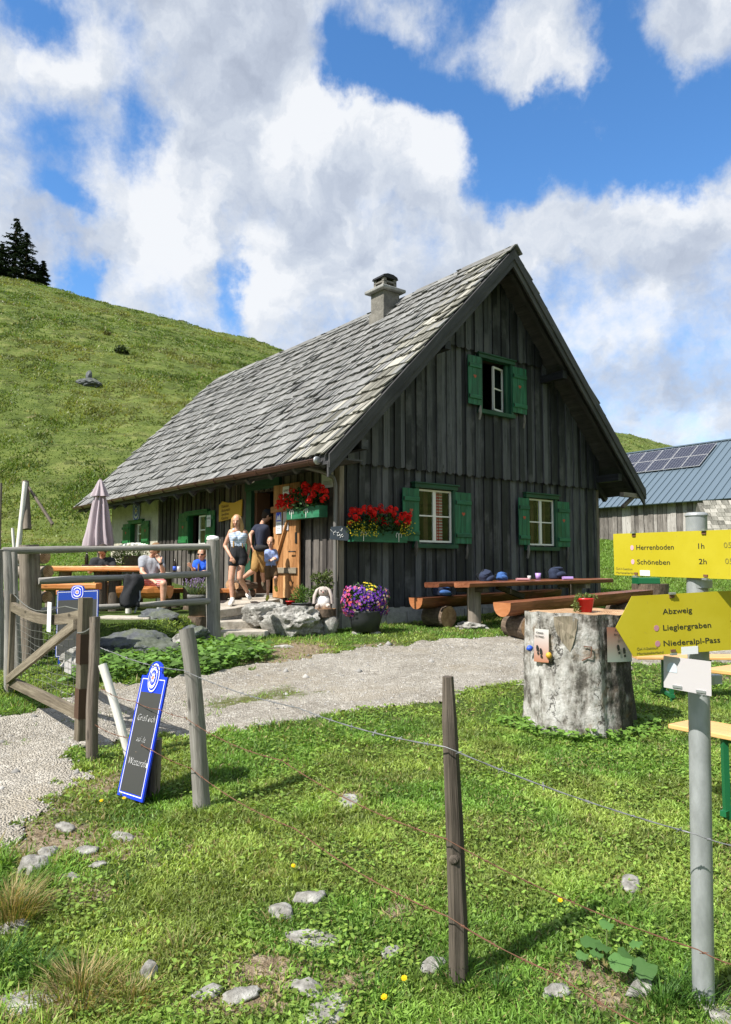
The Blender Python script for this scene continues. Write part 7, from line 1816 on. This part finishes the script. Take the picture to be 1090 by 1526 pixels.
def person(label,base,J,k,face,hair,top,bottom,shoe,sleeve=.45,shorts=.6,tilt=0.0,female=False,topm=None,tank=False,long_hair=False,cap=None,belly=0):
    """J: world joints; k: body scale (1 = 1.75 m); face: horizontal facing direction"""
    root=thing('person',label,'person',base); B=Vector(base)
    J={n:Vector(p)-B for n,p in J.items()}
    fd=Vector(face).normalized(); rt=fd.cross(Vector((0,0,1))).normalized() # person's right
    upv=(J['head']-J['neck']).normalized()
    fdh=(Vector(J.get('look',fd)) if False else fd); fdh=(fdh-upv*fdh.dot(upv)).normalized(); fdh=(fdh-upv*tilt).normalized(); uph=(upv-fdh*upv.dot(fdh)).normalized(); rh=fdh.cross(uph)
    M3=Matrix((rh,fdh,uph)).transposed(); hc=J['head']; hk=J_hk=(.118*k**.5)
    sR,sL=J['sR'],J['sL']; hR,hL=J['hR'],J['hL']; mid_s=(sR+sL)/2; mid_h=(hR+hL)/2; wst=lerp(mid_h,mid_s,.42)
    sw=(sR-sL).length; axs=(sR-sL).normalized()
    def torso(bm,g=0.0,lo=0.0,neck=True):
        for s,(a,b) in ((1,(sR,hR)),(-1,(sL,hL))):
            sh=lerp(a,mid_s,.30); wa=wst+axs*s*sw*.16; hp=lerp(b,mid_h,.25)
            capsule(bm,sh-(mid_s-wst)*.10,lerp(sh,wa,.55),.088*k+g,.083*k+g,fd=fd,flat=1.0); capsule(bm,lerp(sh,wa,.5),wa,.084*k+g,(.070 if female else .080)*k+g)
            if lo<1: capsule(bm,wa,hp,(.072 if female else .082)*k+g,.094*k+g)
            capsule(bm,a,lerp(mid_s,J['neck'],.25)+axs*s*.02,.050*k+g,.045*k+g)
        capsule(bm,wst,mid_s-(mid_s-wst)*.25,.075*k+g,.09*k+g)
        if lo<1: capsule(bm,wst,mid_h,.078*k+g,.085*k+g)
        if female: 
            for s in (1,-1): capsule(bm,mid_s*.62+wst*.38+axs*s*.055*k+fd*.06*k,mid_s*.58+wst*.42+axs*s*.055*k+fd*.065*k,.046*k+g,.05*k+g)
    def arm(bm,s,e,w,g=0.0,to=1.0,fr=0.0):
        if to<=1: capsule(bm,s,lerp(s,e,to),.050*k+g,lerp(.050,.040,to)*k+g)
        else:
            capsule(bm,s,e,.050*k+g,.039*k+g); capsule(bm,e,lerp(e,w,to-1),.039*k+g,lerp(.039,.026,to-1)*k+g)
    def leg(bm,h,kn,an,g=0.0,to=2.0):
        if to<=1: capsule(bm,h,lerp(h,kn,to),.085*k+g,lerp(.085,.060,to)*k+g)
        else:
            capsule(bm,h,kn,.084*k+g,.056*k+g); c=lerp(kn,an,.3)-fd*.012*k*(1 if (kn-an).length>0 else 0); capsule(bm,kn,c,.052*k+g,.056*k+g); capsule(bm,c,an,.055*k+g,.034*k+g)
    def hand(bm,w,tip,e,s=1):
        d=(tip-w).normalized(); fore=(w-e).normalized(); n_=d.cross(rt if abs(d.dot(rt))<.9 else fd).normalized(); sdv=d.cross(n_).normalized(); pk=k
        capsule(bm,w,w+d*.03*pk,.024*pk,.028*pk); capsule(bm,w+d*.03*pk-sdv*.016*pk,w+d*.075*pk-sdv*.018*pk,.017*pk,.016*pk); capsule(bm,w+d*.03*pk+sdv*.016*pk,w+d*.075*pk+sdv*.018*pk,.017*pk,.016*pk)
        for i,(o_,l_) in enumerate(((-.030,.060),(-.010,.072),(.011,.068),(.030,.052))):
            b_=w+d*.085*pk+sdv*o_*pk; m_=b_+(d*.85+n_*.35).normalized()*l_*.55*pk; e_=m_+(d*.5+n_*.85).normalized()*l_*.45*pk; capsule(bm,b_,m_,.0095*pk,.009*pk,8); capsule(bm,m_,e_,.009*pk,.0075*pk,8)
        b_=w+d*.035*pk-sdv*.028*pk*s; m_=b_+(d*.6-sdv*.7*s).normalized()*.035*pk; capsule(bm,b_,m_,.012*pk,.0105*pk,8); capsule(bm,m_,m_+(d*.9+n_*.3).normalized()*.026*pk,.0105*pk,.009*pk,8)
    def head(bm):
        hx=hk
        ellip(bm,hc+uph*.012,M3,(.66*hx,.80*hx,.92*hx)); ellip(bm,hc-uph*hx*.42+fdh*hx*.16,M3,(.50*hx,.58*hx,.55*hx)); ellip(bm,hc-uph*hx*.78+fdh*hx*.40,M3,(.24*hx,.22*hx,.2*hx))
        capsule(bm,hc+fdh*hx*.74+uph*hx*.08,hc+fdh*hx*.92-uph*hx*.22,.11*hx,.15*hx,8)
        for s in (1,-1):
            ellip(bm,hc+rh*s*hx*.68-uph*hx*.02-fdh*hx*.05,M3,(.10*hx,.18*hx,.27*hx),8); ellip(bm,hc+rh*s*hx*.34+fdh*hx*.52-uph*hx*.22,M3,(.2*hx,.2*hx,.2*hx),8)
            capsule(bm,hc+rh*s*hx*.12+fdh*hx*.72+uph*hx*.24,hc+rh*s*hx*.42+fdh*hx*.62+uph*hx*.24,.09*hx,.08*hx,8)
        capsule(bm,J['neck']-upv*.03*k,hc-uph*hx*.45-fdh*hx*.05,.055*k,.050*k)
    def body(bm):
        torso(bm); head(bm)
        arm(bm,sR,J['eR'],J['wR'],to=2.0); arm(bm,sL,J['eL'],J['wL'],to=2.0)
        hand(bm,J['wR'],J['fR'],J['eR'],1); hand(bm,J['wL'],J['fL'],J['eL'],-1)
        for s in 'RL':
            leg(bm,J['h'+s],J['k'+s],J['a'+s]); capsule(bm,J['a'+s]-Vector((0,0,.03*k)),J['t'+s],.036*k,.028*k)
    fuse('body',body,M['skin'],root,.010*max(.8,k),3)
    # clothing
    def shirt(bm):
        torso(bm,.013 if not tank else .010,lo=.5 if tank else 0)
        if not tank:
            arm(bm,sR,J['eR'],J['wR'],.016,sleeve); arm(bm,sL,J['eL'],J['wL'],.016,sleeve)
    if tank:
        def shirt(bm):
            for s,(a,b) in ((1,(sR,hR)),(-1,(sL,hL))):
                sh=lerp(a,mid_s,.34); wa=wst+axs*s*sw*.16; capsule(bm,sh-(mid_s-wst)*.22,lerp(sh,wa,.55),.088*k+.010,.083*k+.010); capsule(bm,lerp(sh,wa,.5),wa-(mid_s-wst)*.05,.084*k+.010,.072*k+.010)
                capsule(bm,lerp(a,mid_s,.40)+upv*.045*k+fd*.012,sh-(mid_s-wst)*.1+fd*.02,.032*k,.06*k)
                capsule(bm,mid_s*.62+wst*.38+axs*s*.055*k+fd*.06*k,mid_s*.58+wst*.42+axs*s*.055*k+fd*.065*k,.046*k+.010,.05*k+.010)
            capsule(bm,wst,mid_s-(mid_s-wst)*.25,.085*k,.10*k)
    fuse('shirt',shirt,top,root,.012,3)
    def pants(bm):
        for s,b in ((1,hR),(-1,hL)):
            wa=wst+axs*s*sw*.14-(mid_s-wst)*.10; capsule(bm,wa,lerp(b,mid_h,.2),.078*k+.014,.096*k+.016)
        capsule(bm,lerp(wst,mid_h,.3),mid_h,.10*k,.10*k)
        for s in 'RL': leg(bm,J['h'+s],J['k'+s],J['a'+s],.018,shorts)
    fuse('shorts',pants,bottom,root,.012,3)
    for s in 'RL':
        def sh(bm):
            a=J['a'+s]; t_=J['t'+s]; capsule(bm,a-Vector((0,0,.035*k))-(t_-a).normalized()*.02*k,t_,.050*k,.042*k,flat=1.0); capsule(bm,a-Vector((0,0,.03*k)),a+Vector((0,0,.012*k)),.048*k,.044*k)
        fuse('shoe',sh,shoe,root,.010,2)
    # eyes, mouth
    for s in (1,-1):
        m=MB(); c=hc+rh*s*hk*.30+fdh*hk*.735+uph*hk*.10; m.ball(c,(hk*.09,hk*.05,hk*.05),8,6,M=M3); m.build('eye',M['eye'],root)
    m=MB(); c=hc+fdh*hk*.735-uph*hk*.42; m.ball(c,(hk*.20,hk*.08,hk*.055),8,6,M=M3); m.build('mouth',M['lip'],root)
    def hairf(bm):
        ellip(bm,hc+uph*hk*.20-fdh*hk*.14,M3,(.76*hk,.84*hk,.86*hk)); ellip(bm,hc-uph*hk*.15-fdh*hk*.35,M3,(.66*hk,.52*hk,.65*hk))
        if long_hair:
            for s in (1,-1):
                capsule(bm,hc+uph*hk*.35+rh*s*hk*.58,hc-uph*hk*.9+rh*s*hk*.72,.26*hk,.34*hk); capsule(bm,hc-uph*hk*.9+rh*s*hk*.72,mid_s+axs*(s)*.07*k+fd*.075*k-upv*.14*k,.34*hk,.22*hk)
                capsule(bm,mid_s+axs*s*.07*k+fd*.075*k-upv*.14*k,mid_s+axs*s*.085*k+fd*.11*k-upv*.30*k,.26*hk,.12*hk)
            capsule(bm,hc-fdh*hk*.5,mid_s-fd*.08*k-upv*.15*k,.55*hk,.3*hk)
    ho=fuse('hair',hairf,hair,root,.010,2)
    if not cap and not long_hair: pass
    if cap:
        def cf(bm):
            ellip(bm,hc+uph*hk*.38-fdh*hk*.06,M3,(.80*hk,.90*hk,.72*hk)); capsule(bm,hc+uph*hk*.42+fdh*hk*.7,hc+uph*hk*.36+fdh*hk*1.25,.18*hk,.12*hk)
        fuse('cap',cf,cap,root,.010,2)
    return root,M3,hc,hk,rh,fdh,uph
# young woman on the platform
Yw=12.9
J=dict(head=at(353.2,776.5,Yw),neck=at(354,788,Yw+.02),sR=at(344.5,792.5,Yw),sL=at(366,793.5,Yw+.06),eR=at(335.5,813,Yw+.03),wR=at(344.5,829.5,Yw-.10),fR=at(349.5,838,Yw-.13),eL=at(371.5,812,Yw+.14),wL=at(369.5,829,Yw+.10),fL=at(367.5,838,Yw+.06),
 hR=at(348.8,829,Yw+.02),hL=at(362.0,829,Yw+.06),kR=at(344.5,863.5,Yw-.05),kL=at(357.5,861.5,Yw-.02),aR=at(346.5,893,12.85),aL=at(370,881,13.35),tR=at(343.5,903,12.62),tL=at(372.5,891.5,13.12))
J['aR'].z=max(J['aR'].z,.93+.09)
J['tR'].z=.93+.035; J['tL'].z=1.02+.035; J['aL'].z=1.02+.11
r_=person('young woman with long blond hair, pale blue crop top and black shorts on the platform',(J['tR'].x,12.9,.93),J,.93,(-.05,-1,0),M['hair_blond'],M['light_stripe'],M['black_cloth'],M['shoe_white'],tank=True,female=True,long_hair=True,shorts=.30)
# man in the doorway
Ym=14.15
J=dict(head=at(398.5,768,Ym),neck=at(392.5,779,Ym),sR=at(397,787,Ym-.20),sL=at(383,786,Ym+.10),eR=at(402,806,Ym-.05),wR=at(409,818,Ym+.25),fR=at(413,821,Ym+.35),eL=at(373.5,797,Ym-.08),wL=at(374,813,Ym-.20),fL=at(380,822,Ym-.22),
 hR=at(392,826,Ym-.05),hL=at(384,826,Ym+.04),kR=at(392.5,850,Ym+.0),kL=at(379.5,849.5,Ym-.12),aR=at(393.5,868,Ym+.15),aL=at(362,862,Ym+.02),tR=at(395.5,877,Ym+.12),tL=at(358,872,Ym+.02))
J['wR'],J['fR']=at(405,820,Ym+.2),at(408,826,Ym+.3)
J['sR'],J['sL']=J['sR'],J['sL']
r_=person('man in a dark cap, navy T-shirt and khaki shorts in the doorway',(at(392,885,Ym).x,Ym,1.07),J,.98,(.85,.35,0),M['hair_dark'],M['navy'],M['khaki'],M['boot'],sleeve=.45,shorts=.92,cap=M['black_cloth'])
m=MB(); root=r_[0]; c=at(389.5,817,Ym-.12)-root.location; m.ball(c,(.15,.10,.07),12,8,noise=.06); m.build('hip_bag',M['black_cloth'],root)
# little boy
Yc=13.35; ka=.66
J=dict(head=at(403.8,808,Yc),neck=at(404.2,819,Yc+.02),sR=at(398.2,822.5,Yc),sL=at(410,822,Yc+.05),eR=at(397.5,835,Yc-.02),wR=at(405.5,834.5,Yc-.14),fR=at(411,831.5,Yc-.14),eL=at(413,833,Yc+.02),wL=at(409.5,832,Yc-.12),fL=at(405,834,Yc-.16),
 hR=at(400.2,848,Yc+.02),hL=at(408,848,Yc+.04),kR=at(399.8,865,Yc-.03),kL=at(411,861,Yc-.10),aR=at(399.3,883,Yc),aL=at(411.3,873.5,Yc+.12),tR=at(398,889,Yc-.16),tL=at(412.5,880,Yc-.02))
J['tR'].z=1.02; J['aR'].z=1.07;
person('small blond boy in a blue checked shirt and brown shorts by the door leaf',(at(400,890,Yc).x,Yc,.93),J,ka,(-.15,-1,0),M['hair_red'],M['check_shirt'],M['brown_leather'],M['shoe_yellow'],sleeve=1.3,shorts=.75)
# seated man in black
Yb=13.75
J=dict(head=at(153.5,820,Yb-.08),neck=at(153,831,Yb),sR=at(139.5,836,Yb),sL=at(167,835.5,Yb+.02),eR=at(134,852,Yb-.15),wR=at(147,844.5,Yb-.42),fR=at(154,843,Yb-.46),eL=at(172,851,Yb-.15),wL=at(160,844.5,Yb-.42),fL=at(153,843.5,Yb-.47),
 hR=at(146,872,Yb),hL=at(160,872,Yb),kR=at(145,874,Yb-.42),kL=at(162,874,Yb-.42),aR=at(144,903,Yb-.40),aL=at(163,903,Yb-.40),tR=at(143,909,Yb-.58),tL=at(164,909,Yb-.58))
person('bearded man in a black T-shirt sitting with bowed head behind the orange table',(at(153,890,Yb).x,Yb,TZ),J,1.0,(0,-1,0),M['hair_dark'],M['black_cloth'],M['khaki'],M['boot'],sleeve=.55,shorts=.9,tilt=.55)
# the bench he sits on
t=thing('plank_bench','plank bench behind the orange table under the man in black','bench',(at(150,880,Yb).x,Yb,TZ),0,'benches on the terrace'); m=MB(); zz=J['hR'].z-.10-TZ; m.beam((-1.0,.02,zz-.04),(1.0,.02,zz-.04),.32,.08,ch=.01); m.build('seat',M['orange_wood'],t)
for x in (-.7,.7): m=MB(); m.tube([(x,.02,-.05),(x,.02,zz-.08)],.09,12); m.build('leg',M['grey_wood2'],t)
# seated man in grey
Yg=12.25
J=dict(head=at(231.5,819,Yg-.05),neck=at(227,831,Yg+.05),sR=at(212,834,Yg+.03),sL=at(239,834,Yg+.08),eR=at(212,853,Yg-.12),wR=at(229,866,Yg-.30),fR=at(238,868,Yg-.34),eL=at(244,855,Yg-.16),wL=at(239.5,838,Yg-.25),fL=at(234.5,829,Yg-.20),
 hR=at(216,868,Yg+.03),hL=at(231,868,Yg+.06),kR=at(193,869,Yg-.32),kL=at(244,870,Yg-.42),aR=at(190,897,Yg-.30),aL=at(243,899,Yg-.42),tR=at(186,903,Yg-.46),tL=at(247,905,Yg-.58))
gm=person('seated man in grey T-shirt and pink striped shorts, hand at his face',(at(225,890,Yg).x,Yg,TZ),J,1.0,(.12,-1,0),M['hair_red'],M['grey_cloth'],M['pink_stripe'],M['boot'],sleeve=.55,shorts=.85,tilt=.35)
m=MB(); w_=J['wL']-gm[0].location; e_=J['eL']-gm[0].location; d_=(w_-e_).normalized(); m.tube([w_-d_*.03,w_-d_*.005],.033,12); m.build('wristwatch',M['black_cloth'],gm[0])
# woman in blue
Yl=13.9
J=dict(head=at(301,826,Yl),neck=at(301,835.5,Yl+.02),sR=at(292.5,839,Yl),sL=at(309,839,Yl+.04),eR=at(289,851,Yl-.10),wR=at(286,846,Yl-.30),fR=at(283,840,Yl-.34),eL=at(313,853,Yl-.05),wL=at(308,852,Yl-.32),fL=at(303,851,Yl-.36),
 hR=at(297,869,Yl),hL=at(306,869,Yl+.02),kR=at(295,871,Yl-.40),kL=at(308,871,Yl-.40),aR=at(295,897,Yl-.38),aL=at(308,897,Yl-.38),tR=at(294,903,Yl-.54),tL=at(309,903,Yl-.54))
wb=person('woman with sunglasses in a bright blue T-shirt seated behind the thick railing post',(at(301,890,Yl).x,Yl,TZ),J,.92,(-.1,-1,0),M['hair_brown'],M['blue_cloth'],M['black_cloth'],M['boot'],sleeve=.5,shorts=.8,female=True)
root,M3,hc,hk,rh,fdh,uph=wb
m=MB()
for s in (1,-1): m.ball(hc+rh*s*hk*.32+fdh*hk*.80+uph*hk*.10,(hk*.24,hk*.05,hk*.17),10,6,M=M3)
m.tube([hc-rh*hk*.68+fdh*hk*.3+uph*hk*.12,hc-rh*hk*.4+fdh*hk*.8+uph*hk*.14,hc+rh*hk*.4+fdh*hk*.8+uph*hk*.14,hc+rh*hk*.68+fdh*hk*.3+uph*hk*.12],.006,5); m.build('sunglasses',M['eye'],root)
m=MB(); s0=J['sR']-root.location; m.tube([s0+Vector((.05,.02,.06)),s0+Vector((.07,-.11,-.05)),s0+Vector((.08,-.13,-.30))],.018,6,flat=.5); m.build('shoulder_strap',M['brown_leather'],root)
t=thing('plank_bench','plank bench under the woman in blue','bench',(at(301,880,Yl).x,Yl,TZ),0,'benches on the terrace'); m=MB(); zz=J['hR'].z-.10-TZ; m.beam((-.7,.02,zz-.04),(.6,.02,zz-.04),.32,.08,ch=.01); m.build('seat',M['orange_wood'],t)
for x in (-.5,.4): m=MB(); m.tube([(x,.02,-.05),(x,.02,zz-.08)],.09,12); m.build('leg',M['grey_wood2'],t)
print('objects',len(bpy.data.objects))
